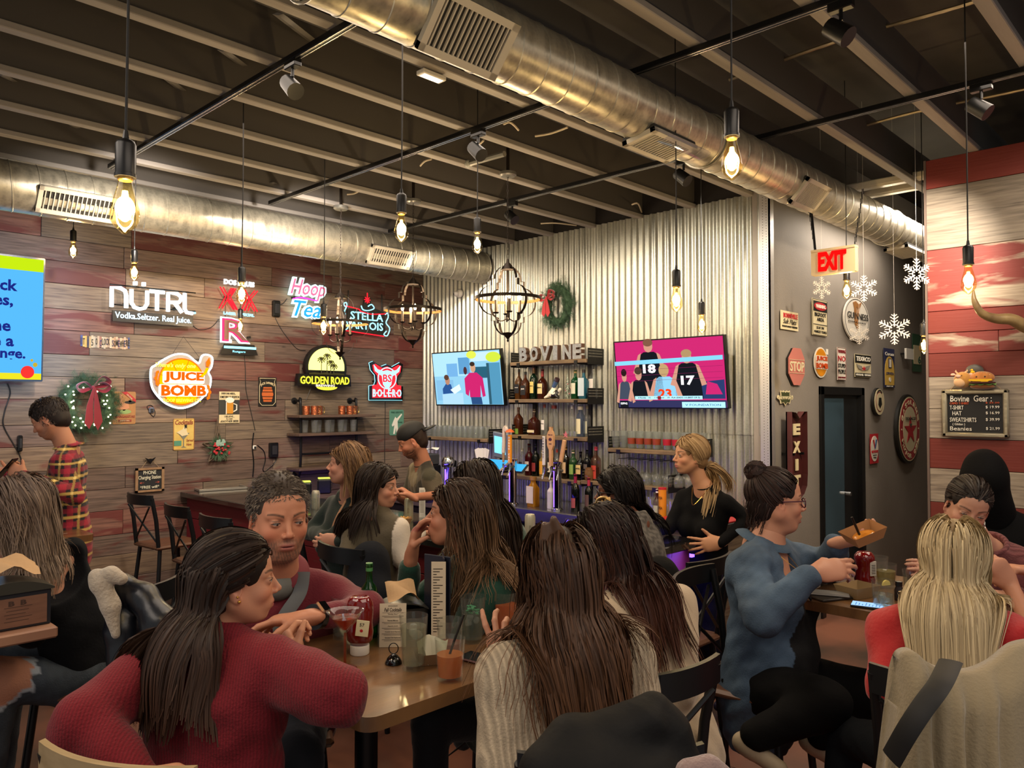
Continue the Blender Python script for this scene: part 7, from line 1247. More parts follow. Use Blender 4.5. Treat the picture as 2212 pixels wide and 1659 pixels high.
 # ---- bottles ----
def bottle(p,h,r,kind,gcol,lcol='#E0D4B0',ccol='#1A1A1A',label='bottle',liquid=1.,txt=None,lh=(.18,.52),cat='bottle',square=False,g2=None,neckwrap=None,group=None,seg=20):
 t=thing('bottle',label,cat,loc=tuple(p),group=group);t.rotation_euler=(0,0,-math.pi/2)
 P={'std':[(0,0),(.94,0),(1,.02),(1,.58),(.92,.66),(.55,.72),(.34,.78),(.31,.95),(.36,.955),(.36,1.),(0,1.)],'wine':[(0,0),(.95,0),(1,.02),(1,.60),(.82,.68),(.42,.75),(.36,.80),(.35,.94),(.40,.95),(.40,1),(0,1)],'squat':[(0,0),(.95,0),(1,.03),(1,.46),(.93,.56),(.6,.66),(.26,.72),(.24,.94),(.30,.95),(.30,1),(0,1)],'jug':[(0,0),(.95,0),(1,.03),(1,.62),(.9,.70),(.55,.80),(.5,.86),(.5,.98),(0,.98)],'sauce':[(0,0),(.9,0),(1,.05),(1,.45),(.86,.62),(.6,.80),(.5,.86),(.5,1),(0,1)]}[kind]
 m=glass('bot_'+gcol[1:],gcol,.9,.62,gcol,.05)if g2 is None else g2
 prof=[(a*r,b*h)for a,b in P];mb=MB().lathe(prof,4 if False else seg,caps=False)
 if square:
  v=mb.v[0];a=np.arctan2(v[:,1],v[:,0]);k=1/np.maximum(np.abs(np.cos(a)),np.abs(np.sin(a)));body=v[:,2]<h*.66;k=np.where(body,np.minimum(k,1.22),1.);v[:,0]*=k*.92;v[:,1]*=k*.92
 mb.build('glass',m,t,smooth=50)
 nr=P[-4][0]*r;MB().lathe([(0,h*.90),(nr*1.12,h*.90),(nr*1.15,h*1.01),(0,h*1.012)],14,caps=False).build('cap',mat('cap_'+ccol[1:],ccol,.35),t,smooth=40)
 if neckwrap:MB().lathe([(P[-5][0]*r*1.1,h*.76),(P[-4][0]*r*1.1,h*.9)],14,caps=False).build('neck_wrap',mat('cap_'+neckwrap[1:],neckwrap,.35),t,smooth=40)
 if lcol:
  a=np.linspace(-2.2,-.94,9)if not square else np.array([-1.57]);m2=MB();z0,z1=lh[0]*h,lh[1]*h
  if square:m2.box((-r*.8,-r*1.0,z0),(r*.8,-r*.93,z1))
  else:
   v=[(1.012*r*math.cos(x),1.012*r*math.sin(x),z)for z in(z0,z1)for x in a];n=len(a);m2.add(v,[(i,i+1,n+i+1,n+i)for i in range(n-1)])
  lb=m2.build('label',mat('lab_'+lcol[1:],lcol,.6),t)
  if txt:MB().text(txt,0,(z0+z1)/2+.12*(z1-z0),r*1.15,None,y=-1.03*r,depth=.001,bold=.02).build('label_text',blk_ if lcol not in('#1A1A1A','#15171C')else wht,t)
 return t
def onshelf(key,px,back=.10):z,y0,y1,xf=SH[key];p=PX(px,870,xf+back);return(xf+back,p[1],z+.0005)
B_=lambda key,px,*a,back=.10,**k:bottle(onshelf(key,px,back),*a,**k)
B_('s2',1121,.30,.037,'std','#7A4A1C','#15171C','#1A1210','square whiskey bottle with slanted black label on the second shelf',square=True,lh=(.2,.5),txt='WALKER');B_('s2',1135,.27,.040,'std','#6A3412','#1A1A1A','#161616','square black-label whiskey bottle second from the left',square=True,lh=(.15,.5),txt="JACK",back=.07);B_('s2',1153,.33,.040,'wine','#12351E','#D9C06A','#5A1E1A','tall green whiskey bottle with cream label on the second shelf',txt='JAMESON',back=.11,neckwrap='#6A4A20')
B_('s2',1172,.29,.052,'squat','#5A2412','#D8C488','#8A1C20','round bourbon bottle with red wax neck on the second shelf',txt="Maker's",neckwrap='#8A1C20');B_('s2',1243,.27,.042,'std','#1E6A3A','#D8D4B8','#C0A060','green gin bottle beside the tiny frosted tree',lh=(.18,.55));B_('s2',1261,.27,.044,'std','#3F8FA8','#C9D8DC','#1A1A1E','pale blue square gin bottle on the second shelf',square=True,lh=(.1,.72),back=.08);B_('s2',1281,.31,.044,'std','#C9CCC8','#D8CFC4','#2A2A2A','clear bottle with white label at the right end of the second shelf',back=.15,lh=(.1,.6),g2=G0)
B_('s3',1120,.27,.043,'std','#6A3010','#6E9038','#5A3A22','flat amber bottle with green label on the third shelf',square=True,lh=(.02,.22));B_('s3',1154,.25,.056,'squat','#5A2412','#D8C8A0','#9A8A70','wide bourbon bottle with clear shoulders on the third shelf',square=True,lh=(.10,.2));B_('s3',1176,.30,.034,'wine','#C8C8C0','#E0D8CC','#A0402C','clear bottle with copper cap on the third shelf',g2=G0,lh=(.18,.5),txt="TITO'S");B_('s3',1197,.29,.042,'jug','#D0D4D0',None,'#7A2A22','clear bottle with a black tag on the third shelf',g2=G0)
B_('s3',1236,.29,.036,'std','#D0D4D0',None,'#D8D4CC','empty clear bottle right of the third shelf middle',g2=G0);B_('s3',1254,.28,.042,'jug','#D0D8E8','#D8CFA8','#D8D0BC','clear bottle with blue and cream label on the third shelf',g2=glass('bot_bluish','#C8D4E8',.85,.15,'#8898C0'),lh=(.1,.6));B_('s3',1268,.29,.036,'std','#D0D4D0','#C8C4A8','#C8B890','clear bottle at the right end of the third shelf',g2=G0,back=.17,lh=(.1,.5))
for k_ in range(3):z,y0,y1,xf=SH['s3'];p=PX(1226+k_*9,940,xf+.05);t=thing('shot_glass',['left','middle','right'][k_]+' small clear shot glass at the front edge of the third shelf','glass',loc=(xf+.04,p[1],z+.0005),group='shot glasses on the third shelf');MB().lathe([(0,0),(.016,0),(.022,.05),(.020,.05),(.014,.008),(0,.008)],14,caps=False).build('bowl',G0,t,smooth=50)
for px,h,r,kd,g,l,c_,lb_,kw in((1143,.31,.044,'std','#5A1014','#C8B8A8','#15151A','dark red aperitif bottle behind the left taps',dict(txt='APEROL',lh=(.15,.45))),(1157,.31,.040,'wine','#14180F','#8A2A22','#1A1A1A','dark bottle with red label behind the left taps',dict(lh=(.15,.42))),(1172,.25,.034,'std','#C8A860','#D89A30','#C8C4B8','bottle with orange label behind the taps',dict(lh=(.1,.6))),(1128,.26,.036,'std','#A8AC9C','#1A1A1A','#B0AC9C','clear bottle with black label left of the red aperitif',dict(g2=G0,lh=(.3,.5))),(1203,.27,.030,'std','#C0B090','#E0D8C0','#B04028','slim clear bottle between the tap towers',dict(g2=G0)),(1190,.28,.034,'std','#38281A','#D8CDB0','#2A1A12','amber bottle just left of the wooden paddle tap',dict())):B_('s4',px,h,r,kd,g,l,c_,lb_,**kw)
for px,h,r,kd,g,l,c_,lb_,kw in((1222,.30,.036,'wine','#2A2012','#C8A878','#B08040','brown bottle right of the tilted wooden tap',{}),(1238,.27,.040,'std','#3A6A3A','#8AA850','#D8C8A8','green liqueur bottle on the right lower shelf',{}),(1254,.25,.048,'squat','#18120E','#D8BC78','#1A1410','black cream-liqueur bottle with yellow oval label',dict(txt='BAILEYS')),(1268,.27,.036,'std','#15171C','#5A5048','#0F0F10','black bottle behind the cream liqueur',{}),(1287,.30,.046,'std','#8A2A2C','#B83A28','#A8344A','clear bottle with red and orange label, right end of the lower shelf',dict(g2=glass('bot_cl2','#E8D8D0',.85,.1,'#B06A50'),lh=(.05,.45),txt='DEEP EDDY')),(1210,.24,.030,'std','#8A6A38','#E0D4B0','#3A2A1A','small amber bottle right of the paddle tap',{})):B_('s5' if px>1253 else 's4',px,h,r,kd,g,l,c_,lb_,**kw)
z,y0,y1,xf=SH['s5'];p=PX(1268,1030,xf+.05);t=thing('jar','glass jar of tan nuts on the lower shelf','jar',loc=(xf+.04,p[1]-.03,z+.0005));MB().lathe([(0,0),(.036,0),(.042,.03),(.040,.08),(.030,.10),(.030,.115),(0,.118)],16,caps=False).build('glass',glass('jar_nuts','#D8B088',.8,.7,'#A87C50'),t,smooth=50)
z,y0,y1,xf=SH['s2'];p=PX(1196,850,xf+.07);t=thing('cow_bottle_holder','black and white cow figurine tipping a can upward','figurine',loc=(xf+.07,p[1],z),rz=-math.pi/2);cw=mat('cow_hide','#E4DCC4',.4,noise=(16,'#120E0C',.02));v=Vol((-.12,-.08,-.01),(.12,.08,.2),.004)
v.ell((0,0,.045),(.07,.042,.042),.01);v.cap((-.01,0,.06),(.01,-.0,.12),.032,.02,.02);v.cap((.05,-.02,.03),(.085,-.03,.012),.018,.012,.01);v.cap((-.05,-.02,.03),(-.085,-.03,.012),.018,.012,.01);v.cap((.055,0,.06),(.08,0,.09),.014,.018,.01);v.half((0,0,.002),(0,0,-1));vv,q=v.mesh();arrmesh('body',vv,q,cw,None,t);MB().tube([(.005,-.005,.115),(.05,-.01,.185)],[.022,.026],16).build('can',mat('can_blue','#5E7A98',.35,.5),t,smooth=40);MB().tube([(.043,-.009,.172),(.058,-.011,.197)],[.027,.024],16).build('can_base',mat('muzzle_dark','#3A2224',.5),t,smooth=40)
p=PX(1226,850,xf+.07);t=thing('tiny_tree','tiny frosted Christmas tree with pink ornaments on the shelf','ornament',loc=(xf+.07,p[1],z));m_=MB();q_=random.Random(9)
for k in range(260):u=q_.random()**.7;zz=.02+.21*(1-u);rad=.048*u+.004;a=q_.random()*6.28;b=V(rad*.4*math.cos(a),rad*.4*math.sin(a),zz);e2=V(rad*math.cos(a),rad*math.sin(a),zz-.012);n1=V(-math.sin(a),math.cos(a),0)*.004;m_.add([b-n1,b+n1,e2],[(0,1,2)])
m_.tube([(0,0,0),(0,0,.24)],[.010,.002],6);m_.build('needles',mat('frost_green','#6E8468',.7,noise=(90,'#D8DCCC',.3)),t,kind='stuff');m_=MB();[m_.ball((.042*math.cos(a),.042*math.sin(a),z_),.006,8,6)for a,z_ in((4.2,.05),(3.4,.08),(5.0,.04),(4.7,.10),(3.9,.14))];m_.build('ornaments',mat('orn_pink','#C8707A',.3),t,kind='stuff')
# ---- glassware ----
ORD='first second third fourth fifth sixth seventh eighth ninth tenth eleventh twelfth thirteenth fourteenth fifteenth sixteenth'.split()
def copies(proto,spots,rows=1,of='from the left'):
 lb=proto['label'];n=len(spots)//rows
 for i,p in enumerate(spots):
  o=proto if i==0 else copy_tree(proto);o.location=Vector(p);o['label']=lb+', '+ORD[(i%n)%16]+' '+of+(' in the %s row'%('front' if i<n else 'back')if rows>1 else '')
def mug_g():t=thing('glass_mug','upturned clear glass mug on the left shelf','glass',group='glass mugs on the left shelf');MB().lathe([(0,.125),(.034,.125),(.036,.118),(.039,.0),(.036,.0),(.033,.112),(0,.114)],14,caps=False).build('bowl',G0,t,smooth=50);MB().tube(smooth_path([(.037,0,.10),(.062,0,.092),(.064,0,.04),(.038,0,.03)],3),.005,6).build('handle',G0,t,smooth=60);return t
z,y0,y1,xf=SH['s6'];copies(mug_g(),[(xf+.045+.085*r_+.006*(k%2),y1-.06-k*.083,z+.0005)for r_ in range(2)for k in range(int((y1-y0-.08)/.083))],2)
def pint(name,label,grp,h=.15,r0=.030,r1=.042,band=None):
 t=thing(name,label,'glass',group=grp);MB().lathe([(0,0),(r0,0),(r1,h),(r1-.002,h),(r0-.002,.01),(0,.01)],16,caps=False).build('bowl',G0,t,smooth=50)
 if band:m=MB();m.lathe([(r0+.002+(r1-r0)*.25,h*.28),(r0+.002+(r1-r0)*.62,h*.62)],16,caps=False);m.build('printed_band',mat('band_'+band[1:],band,.4),t,smooth=50)
 return t
z,y0,y1,xf=SH['s7'];n7=int((y1-y0-.1)/.088)
copies(pint('pint_glass','clear pint glass, back row of right shelf','pint glasses at the back of the right shelf'),[(xf+.17,y1-.06-k*.088,z+.0005)for k in range(n7+2)]);copies(pint('printed_glass','orange-badged beer glass on the right shelf','printed beer glasses on the right shelf',band='#8A3A20'),[(xf+.06,y1-.22-k*.085,z+.0005)for k in range(4)]);copies(pint('pint_glass','plain pint glass at the front left of the right shelf','plain front glasses on the right shelf'),[(xf+.06,y1-.05-k*.08,z+.0005)for k in range(2)]);copies(pint('red_printed_glass','beer glass with a red print near the bartender','red printed glasses',band='#A8202C'),[(xf+.06,y1-.58-k*.09,z+.0005)for k in range(3)])
t=thing('stemware_rack','black wire stemware rack hanging under the right shelf','rack',loc=(0,0,0));m=MB()
for k in range(7):y=y1-.12-k*.105;m.tube([(xf+.0,y,z-.09),(XB-.04,y,z-.09)],.003,5);m.tube([(xf+.01,y,z-.09),(xf+.01,y,z-.035)],.003,5)
m.build('wires',blk,t,kind='stuff')
def wine():t=thing('wine_glass','upside-down wine glass on the wire rack','glass',group='stemware hanging under the right shelf');MB().lathe([(0,0),(.034,-.001),(.034,-.004),(.006,-.010),(.0035,-.03),(.0035,-.095),(.012,-.105),(.036,-.128),(.043,-.16),(.040,-.195),(.035,-.21),(.034,-.21),(.038,-.19),(.041,-.16),(.034,-.13),(0,-.108)],16,caps=False).build('bowl',G0,t,smooth=50);return t
copies(wine(),[(xf+.05+.10*r_,y1-.17-k*.105,z-.093)for r_ in range(2)for k in range(7)],2)
# ---- taps ----
def tower(px,py,label,handles):
 p=PX(px,py,5.26);p[2]=.92;t=thing('beer_tower',label,'beer tap',M=WF('B',p));MB().lathe([(.055,0),(.055,.012),(.038,.02),(.038,.40),(.045,.41),(.045,.43),(0,.435)],24,caps=False).build('column',mat('chrome','#D4D2CE',.08,1.),t,smooth=40);tag_=MB();tag_.box((-.012,-.0395,.03),(-.004,-.0375,.38));tag_.build('violet_reflection',led,t)  # glowing strip on the column imitates violet light reflected in the chrome
 for i,hf in enumerate(handles):
  x=(i-(len(handles)-1)/2)*.085;f=MB();f.tube([(x,-.03,.36),(x,-.085,.365)],.012,10);f.tube([(x,-.085,.39),(x,-.085,.34),(x,-.10,.31),(x,-.108,.28)],[.011,.011,.008,.008],10);f.build('faucet',mat('chrome'),t,smooth=60);hf(t,x,-.085,.40)
 return t
def h_mango(t,x,y,z):m=MB();m.box((x-.019,y-.012,z),(x+.019,y+.012,z+.26),.004);o=m.build('tap_handle',mat('mango_orange','#E8931C',.35),t);q=MB();[q.text(c,x,z+.235-.026*i,None,.019,y=y-.012,depth=.0015,bold=.03)for i,c in enumerate('MANGO CART')if c!=' '];q.build('lettering',wht,o,kind='stuff');MB().tube([(x,y,z+.26),(x,y,z+.285)],.006,6).build('stem',wht,o);MB().lathe([(.045,z+.285),(.03,z+.305),(0,z+.318)],10,c=(x,y,0),caps=False).build('umbrella',mat('umb','#D8642C',.5),o)
def h_white(t,x,y,z):m=MB();m.tube([(x,y,z),(x,y,z+.09)],[.010,.016],12);m.build('handle_base',mat('tap_wood','#B08A60',.5),t,smooth=40);m=MB();m.tube(smooth_path([(x,y,z+.09),(x+.008,y,z+.2),(x+.012,y,z+.31),(x+.035,y,z+.335)],4),.020,10,flat=(1,.8));m.ball((x+.045,y-.01,z+.31),(.026,.008,.026),16,8);o=m.build('tap_handle',mat('tap_cream','#D8C8B8',.4),t,smooth=60);q=MB();[q.text(c,x+.006,z+.28-.013*i,None,.010,y=y-.018,depth=.001)for i,c in enumerate('STELLA ARTOIS')if c!=' '];q.build('lettering',red_,o,kind='stuff')
def h_paddle(t,x,y,z):m=MB();m.prism([(x-.014,z),(x+.014,z),(x+.016,z+.14),(x+.034,z+.18),(x+.036,z+.27),(x+.026,z+.30),(x+.014,z+.315),(x+.012,z+.335),(x+.018,z+.345),(x-.018,z+.345),(x-.012,z+.335),(x-.014,z+.315),(x-.030,z+.30),(x-.040,z+.27),(x-.038,z+.18),(x-.016,z+.14)],y-.012,y+.012);o=m.build('tap_handle',mat('tap_pine','#C89A6C',.5),t);q=MB();q.text('PELICAN',x,z+.275,.05,.012,y=y-.012,depth=.001,bold=.02);q.text('WHITE',x,z+.195,.034,.010,y=y-.012,depth=.001,bold=.03);q.ball((x,y-.012,z+.235),(.020,.002,.015),10,6);q.build('emblem',mat('ink_plum','#4A2038',.5),o,kind='stuff')
def h_tilt(t,x,y,z):m=MB();M_=fr((x+.02,y,z),ry=.22);m.box((-.018,-.012,.04),(.018,.012,.24),.004,M=M_);m.build('tap_handle',mat('tap_pine'),t);MB().tube([(x,y,z-.0),(x+.03,y,z+.045)],.009,8).build('stem',mat('chrome'),t);o=MB().prism([(a+x+.085,b+z+.28)for a,b in star(0,0,.03,.013)],y-.004,y+.004).build('star_topper',mat('orn_pink'),t)
def h_down(t,x,y,z):o=MB().box((x-.014,y-.010,z-.0),(x+.014,y+.010,z+.26),.004).build('tap_handle',mat('tap_white','#D8D4D0',.4),t);q=MB();[q.text(c,x,z+.24-.024*i,None,.017,y=y-.010,depth=.001,bold=.03)for i,c in enumerate('DOWNEAST')];q.build('lettering',blk_,o,kind='stuff')
tower(1108,1085,'chrome beer tower with the orange MANGO CART tap handle',[h_white,h_mango]);tower(1204,1090,'chrome beer tower with wooden paddle and tilted wooden tap handles',[h_down,h_paddle,h_tilt])
# ---- things on the back bar ----
def onbar(px,x,z=.9205):p=PX(px,1080,x);return(x,p[1],z)
bottle(onbar(1152,5.3),.27,.052,'jug','#D89A18','#D8CCC0','#A87A3A','square bottle of orange juice mixer on the steel counter',square=True,lh=(.12,.7),g2=glass('juice','#F0C030',.8,.85,'#D8961A'));bottle(onbar(1190,5.3),.25,.035,'std','#D8D8D8','#D8D4D0','#D8D8D8','white bottle with black band beside the right tower',lh=(.02,.6),g2=mat('white_plastic'));bottle(onbar(1243,5.28),.33,.038,'wine','#0E120C','#9A4A4A','#8A2038','dark wine bottle with pink capsule on the steel counter',lh=(.12,.38),neckwrap='#8A2038');bottle(onbar(1272,5.35),.30,.036,'wine','#0E120C','#5A4038','#A83040','second dark wine bottle near the woman with glasses',neckwrap='#A83040')
bottle(onbar(1420,5.3),.26,.036,'std','#5A1A14','#D8D0C0','#E8E0D8','dark red bottle with white cap right of the bar',g2=None);p=onbar(1431,5.3);t=thing('can','tall orange carton with black writing behind the bar','can',loc=p,rz=-math.pi/2);MB().lathe([(0,0),(.032,0),(.032,.27),(0,.27)],20,caps=False).build('body',mat('carton_orange','#E08A20',.4),t,smooth=40);MB().lathe([(.033,.265),(.033,.28),(0,.281)],20,caps=False).build('lid',red_,t,smooth=40);q=MB();[q.text('TEA',0,z_,.04,.02,y=-.033,depth=.001)for z_ in(.2,.12)];q.build('lettering',blk_,t,kind='stuff')
copies(pint('pitcher','clear stacked glass beside the orange carton','glasses beside the orange carton',.19,.05,.042),[onbar(px,5.25+.1*(i%2))for i,px in enumerate((1398,1408,1412,1446,1455,1388))]);copies(pint('pitcher','clear pitcher on the red-topped corner counter','pitchers on the corner counter',.24,.05,.06),[(5.2,3.1,1.0005),(5.35,3.02,1.0005),(5.5,3.14,1.0005)])
p=onbar(925,5.3);t=thing('receipt_printer','black receipt printer with curling paper at the left of the steel counter','printer',loc=(p[0],p[1],.92),rz=-math.pi/2);MB().box((-.10,-.10,.0),(.10,.10,.30),.012).build('stand',mat('cooler_black'),t);MB().box((-.085,-.11,.30),(.085,.09,.42),.012).build('printer_body',mat('printer_grey','#3A3A3C',.4),t);pp=smooth_path([(0,-.05,.42),(0,-.07,.46),(0,.0,.475),(0,.08,.455),(0,.11,.48)],4);m=MB();n=len(pp);m.add([(x-.07,y,z_)for x,y,z_ in pp]+[(x+.05,y,z_)for x,y,z_ in pp],[(i,i+1,n+i+1,n+i)for i in range(n-1)]);m.build('paper',mat('paper_white','#E4E0D4',.7),t)
p=onbar(968,5.25);t=thing('coffee_urn','chrome cylinder lit violet beside the camouflage shirt','dispenser',loc=p);MB().lathe([(.06,0),(.06,.02),(.042,.03),(.042,.30),(.06,.31),(.07,.36),(.05,.40),(0,.41)],24,caps=False).build('body',mat('chrome'),t,smooth=40);MB().box((-.05,-.05,.30),(.08,.05,.37),.01).build('head',mat('cooler_black'),t);MB().box((-.044,-.012,.06),(-.041,.004,.28)).build('violet_reflection',led,t)  # violet sheen on the cylinder is a glowing strip laid on its side
p=PX(1080,965,5.35);t=thing('till_screen','tilted till screen showing a pale blue display','screen',M=WF('B',p)@fr((0,0,0),rx=.15,ry=.12));MB().box((-.10,0,-.12),(.12,.02,.14),.01).build('casing',mat('till_grey','#6E7884',.35),t);MB().box((-.075,-.002,-.07),(.075,.001,.10)).build('screen',E_('till_blue','#7FD4F4',1.2),t);MB().tube([(0,.01,-.12),(0,.02,-.545)],.014,8).build('stand',blk,t)
p=PX(1068,1003,5.2);t=thing('till_screen','flat till touch screen showing a blue floor plan','screen',M=WF('B',p)@fr((0,0,0),rx=-1.05));MB().box((-.15,0,-.09),(.15,.02,.09),.008).build('casing',mat('till_rim','#A08A78',.4),t);MB().box((-.135,-.002,-.078),(.135,.001,.078)).build('screen',E_('till_cyan','#3FA8E0',1.1),t);MB().tube([(0,.02,0),(0,.12,-.02)],.02,8).build('stand',blk,t)
p=PX(1118,1010,5.3);t=thing('till_screen','small blue screen behind the left beer tower','screen',M=WF('B',p)@fr((0,0,0),rx=-.9));MB().box((-.10,0,-.06),(.10,.02,.06),.008).build('casing',blk,t);MB().box((-.085,-.002,-.048),(.085,.001,.048)).build('screen',E_('till_cyan'),t)
t=thing('receipt_stack','sheaf of white receipts standing beside the till','papers',M=WF('B',PX(1042,990,5.4)));sp=[(-.05,-.07,-.35),(-.02,-.05,-.08),(.015,-.05,.1),(.03,-.07,.25)]
for i,(x,z_,a)in enumerate(sp):MB().box((-.035,-.001+.004*i,-.10),(.035,.0+.004*i,.10),M=fr((x,0,0),ry=a)).build('receipt',mat('paper_white'),t)
MB().box((-.06,-.01,-.435),(.06,.05,-.09),.004).build('holder',blk,t)
# ---- pipe shelf on the barn-wood wall ----
t=thing('pipe_shelf','black pipe shelf unit with copper mugs on the barn-wood wall','shelf',loc=(0,YA,0));xs=[onwall('A',648,900,.12)[0],onwall('A',768,900,.12)[0]];zt_=onwall('A',640,866,.1)[2];ZS=[onwall('A',705,q_,.25)[2]for q_ in(896,935,1008)]
for x in xs:
 MB().tube(smooth_path([(x,0,zt_),(x,-.10,zt_),(x,-.13,zt_-.03),(x,-.13,ZS[2]-.05),(x,0,ZS[2]-.06)],4),.013,10).build('pipe',pipem,t,smooth=60);MB().lathe([(.035,0),(.035,.01),(.018,.012),(.018,.03)],16).build('flange',pipem,t,M=fr((x,0,zt_),rx=math.pi/2));
for z in ZS:
 MB().box((xs[0]-.09,-.27,z-.028),(xs[1]+.16,-.02,z),.004).build('board',mat('pipe_board','#4E3E34',.6,noise=(6,'#6E5646',.5,(1,8,8))),t)
MB().tube([(xs[0],-.13,ZS[2]+.13),(xs[1],-.13,ZS[2]+.13)],.012,10).build('cross_pipe',pipem,t,smooth=60)
def cmug():t=thing('copper_mug','hammered copper mug on the pipe shelf top','mug',group='copper mugs on the pipe shelf');MB().lathe([(0,0),(.036,0),(.038,.09),(.036,.09),(.034,.006),(0,.006)],16,caps=False).build('cup',mat('copper','#C0704A',.25,.9,bump=(90,.5)),t,smooth=50);MB().tube(smooth_path([(.037,0,.08),(.062,0,.075),(.062,0,.02),(.037,0,.015)],3),.0045,6).build('handle',mat('brass'),t,smooth=60);return t
copies(cmug(),[(xs[0]+.05+k*.075,YA-.15-.04*(k%2),ZS[0]+.0005)for k in range(3)]+[(xs[1]-.20+k*.075,YA-.16-.04*(k%2),ZS[0]+.0005)for k in range(3)])
copies(pint('pint_glass','clear glass on the pipe shelf middle board','glasses on the pipe shelf',.13,.028,.036),[(xs[0]+.04+k*.078,YA-.15-.05*(k%2),ZS[1]+.0005)for k in range(8)])
# ---- chairs ----
chm=mat('chair_iron','#14161A',.38,.3);seatw=mat('seat_walnut','#6A4630',.4,noise=(6,'#4A2E20',.5,(1,8,8)),coat=.2)
def stool_proto(label,grp=None,rail=None,name='bar_stool'):
 t=thing(name,label,'bar stool',group=grp);MB().box((-.20,-.20,.715),(.21,.20,.745),.012).build('seat',seatw,t)
 for sx in(-1,1):
  for sy in(-1,1):MB().tube([(sx*.16,sy*.16,.715),(sx*.22,sy*.22,0)],.016,8).build('leg',chm,t,smooth=50)
 fr_=MB();c=[(sx*.195,sy*.195,.27)for sx,sy in((-1,-1),(1,-1),(1,1),(-1,1))];fr_.tube(c,.010,6,closed=True);fr_.build('foot_ring',chm,t,smooth=50)
 for sy in(-1,1):MB().tube([(-.18,sy*.18,.72),(-.205,sy*.185,.95),(-.245,sy*.190,1.13)],.016,8).build('back_post',chm,t,smooth=50)
 y=np.linspace(-.20,.20,13);p=[V(-.245-.045*(1-(q/.2)**2),q,0)for q in y];m=MB();v=[]
 for dx,z in((.008,1.075),(-.008,1.075),(-.008,1.155),(.008,1.155)):v+=[(a[0]+dx,a[1],z)for a in p]
 n=13;f=[]
 for i in range(n-1):
  for k in range(4):a,b=k*n,((k+1)%4)*n;f.append((a+i,a+i+1,b+i+1,b+i))
 f+=[(0,n,2*n,3*n),(n-1,4*n-1,3*n-1,2*n-1)];m.add(v,f).build('top_rail',rail or chm,t,smooth=40)
 MB().tube([(-.19,-.165,.78),(-.255,.17,1.06)],.008,6).build('cross_brace',chm,t);MB().tube([(-.19,.165,.78),(-.255,-.17,1.06)],.008,6).build('cross_brace',chm,t);return t
def put(t,x,y,yaw):t.location=(x,y,0);t.rotation_euler=(0,0,yaw);return t
_sp=put(stool_proto('empty black bar stool nearest the barn-wood wall','bar stools along the bar'),2.62,6.45,.1)
def st2(label,x,y,yaw,grp='bar stools along the bar'):
 o=copy_tree(_sp);o['label']=label;o['category']='bar stool'
 if grp:o['group']=grp
 elif 'group' in o:del o['group']
 return put(o,x,y,yaw)
st2('empty black bar stool, second from the barn-wood wall',2.55,5.55,0.);st2('black bar stool half hidden behind the man in maroon',2.5,4.85,.05)
st2('black bar stool under the woman in the turtleneck',2.55,4.02,-.1);st2('black bar stool under the woman in the olive vest',2.48,3.38,0.);st2('black bar stool under the woman in the bottle green top',2.48,2.52,.3);st2('black bar stool under the woman in the tweed jacket',3.28,2.12,1.57)
def chair_for(px,F,yaw,label,back=.04,rail=None):
 p=PF(px,1200,F);o=st2(label,p[0]-back*math.cos(yaw),p[1]-back*math.sin(yaw),yaw,None);return o
AX=lambda a:math.atan2(*(cdir(a)[1::-1]))
chair_for(455,1.88,AX(72),'dark chair with a pale wooden top rail behind the raspberry sweater')
chair_for(590,2.72,AX(288),'black chair under the man in maroon');chair_for(1060,2.9,AX(222),'black chair under the woman in forest green');chair_for(1262,1.92,AX(96),'black chair under the ribbed cream sweater');chair_for(1300,2.38,AX(122),'dark blue steel chair behind the smooth cream sweater')
chair_for(1640,3.16,AX(322),'black bar stool under the woman in denim');chair_for(2160,3.55,AX(240),'black chair under the woman in dusty pink');chair_for(2078,2.28,AX(54),'black chair draped with a beige coat');chair_for(200,3.2,AX(172),'dark chair under the woman in ripped jeans');chair_for(2390,2.9,AX(165),'black chair beyond the right edge of the picture')
ch0=[o for o in bpy.data.objects if o.get('label','').startswith('dark chair with a pale')][0]
for c in ch0.children:
 if c.name.startswith('top_rail'):c.data=c.data.copy();c.data.materials[0]=mat('rail_ash','#A8906A',.45,noise=(8,'#8A744E',.5,(6,1,6)))
 # ---- tables ----
TZ=1.09;tw2=mat('table_walnut','#4C3220',.28,noise=(3.0,'#86623E',.40,(1,4,1)),coat=.25,bump=(25,.06,(1,8,1)))
def table(x0,x1,y0,y1,label,cx,bevel=.02):
 t=thing('high_table',label,'table',loc=((x0+x1)/2,(y0+y1)/2,0));w,d=(x1-x0)/2,(y1-y0)/2;MB().prism(rrect(0,0,2*w,2*d,.045),TZ-.038,TZ,plane='xy').build('table_top',tw2,t,smooth=40)
 for x in cx:MB().lathe([(.0,.02),(.035,.02),(.035,TZ-.05),(.09,TZ-.04),(0,TZ-.039)],16,c=(x,0,0),caps=False).build('pedestal',chm,t,smooth=40);MB().box((x-.30,-.035,0),(x+.30,.035,.03),.006).build('foot_bar',chm,t);MB().box((x-.035,-.30,0),(x+.035,.30,.028),.006).build('foot_bar',chm,t)
 return t
c1_=PZ(790,1586,TZ-.038);X0,Y0=c1_[0]-.005,c1_[1]-.01;table(X0,X0+1.35,Y0,Y0+.72,'worn walnut high table in the foreground covered with drinks',(-.42,.42))
c2_=PZ(1715,1297,TZ-.01);table(c2_[0],c2_[0]+.72,c2_[1]-1.25,c2_[1],'walnut high table at the right with ketchup and glasses',(0,));c3_=PZ(200,1152,TZ);table(c3_[0]-1.2,c3_[0],c3_[1]-.05,c3_[1]+.7,'high table corner behind the woman in ripped jeans',(0,))
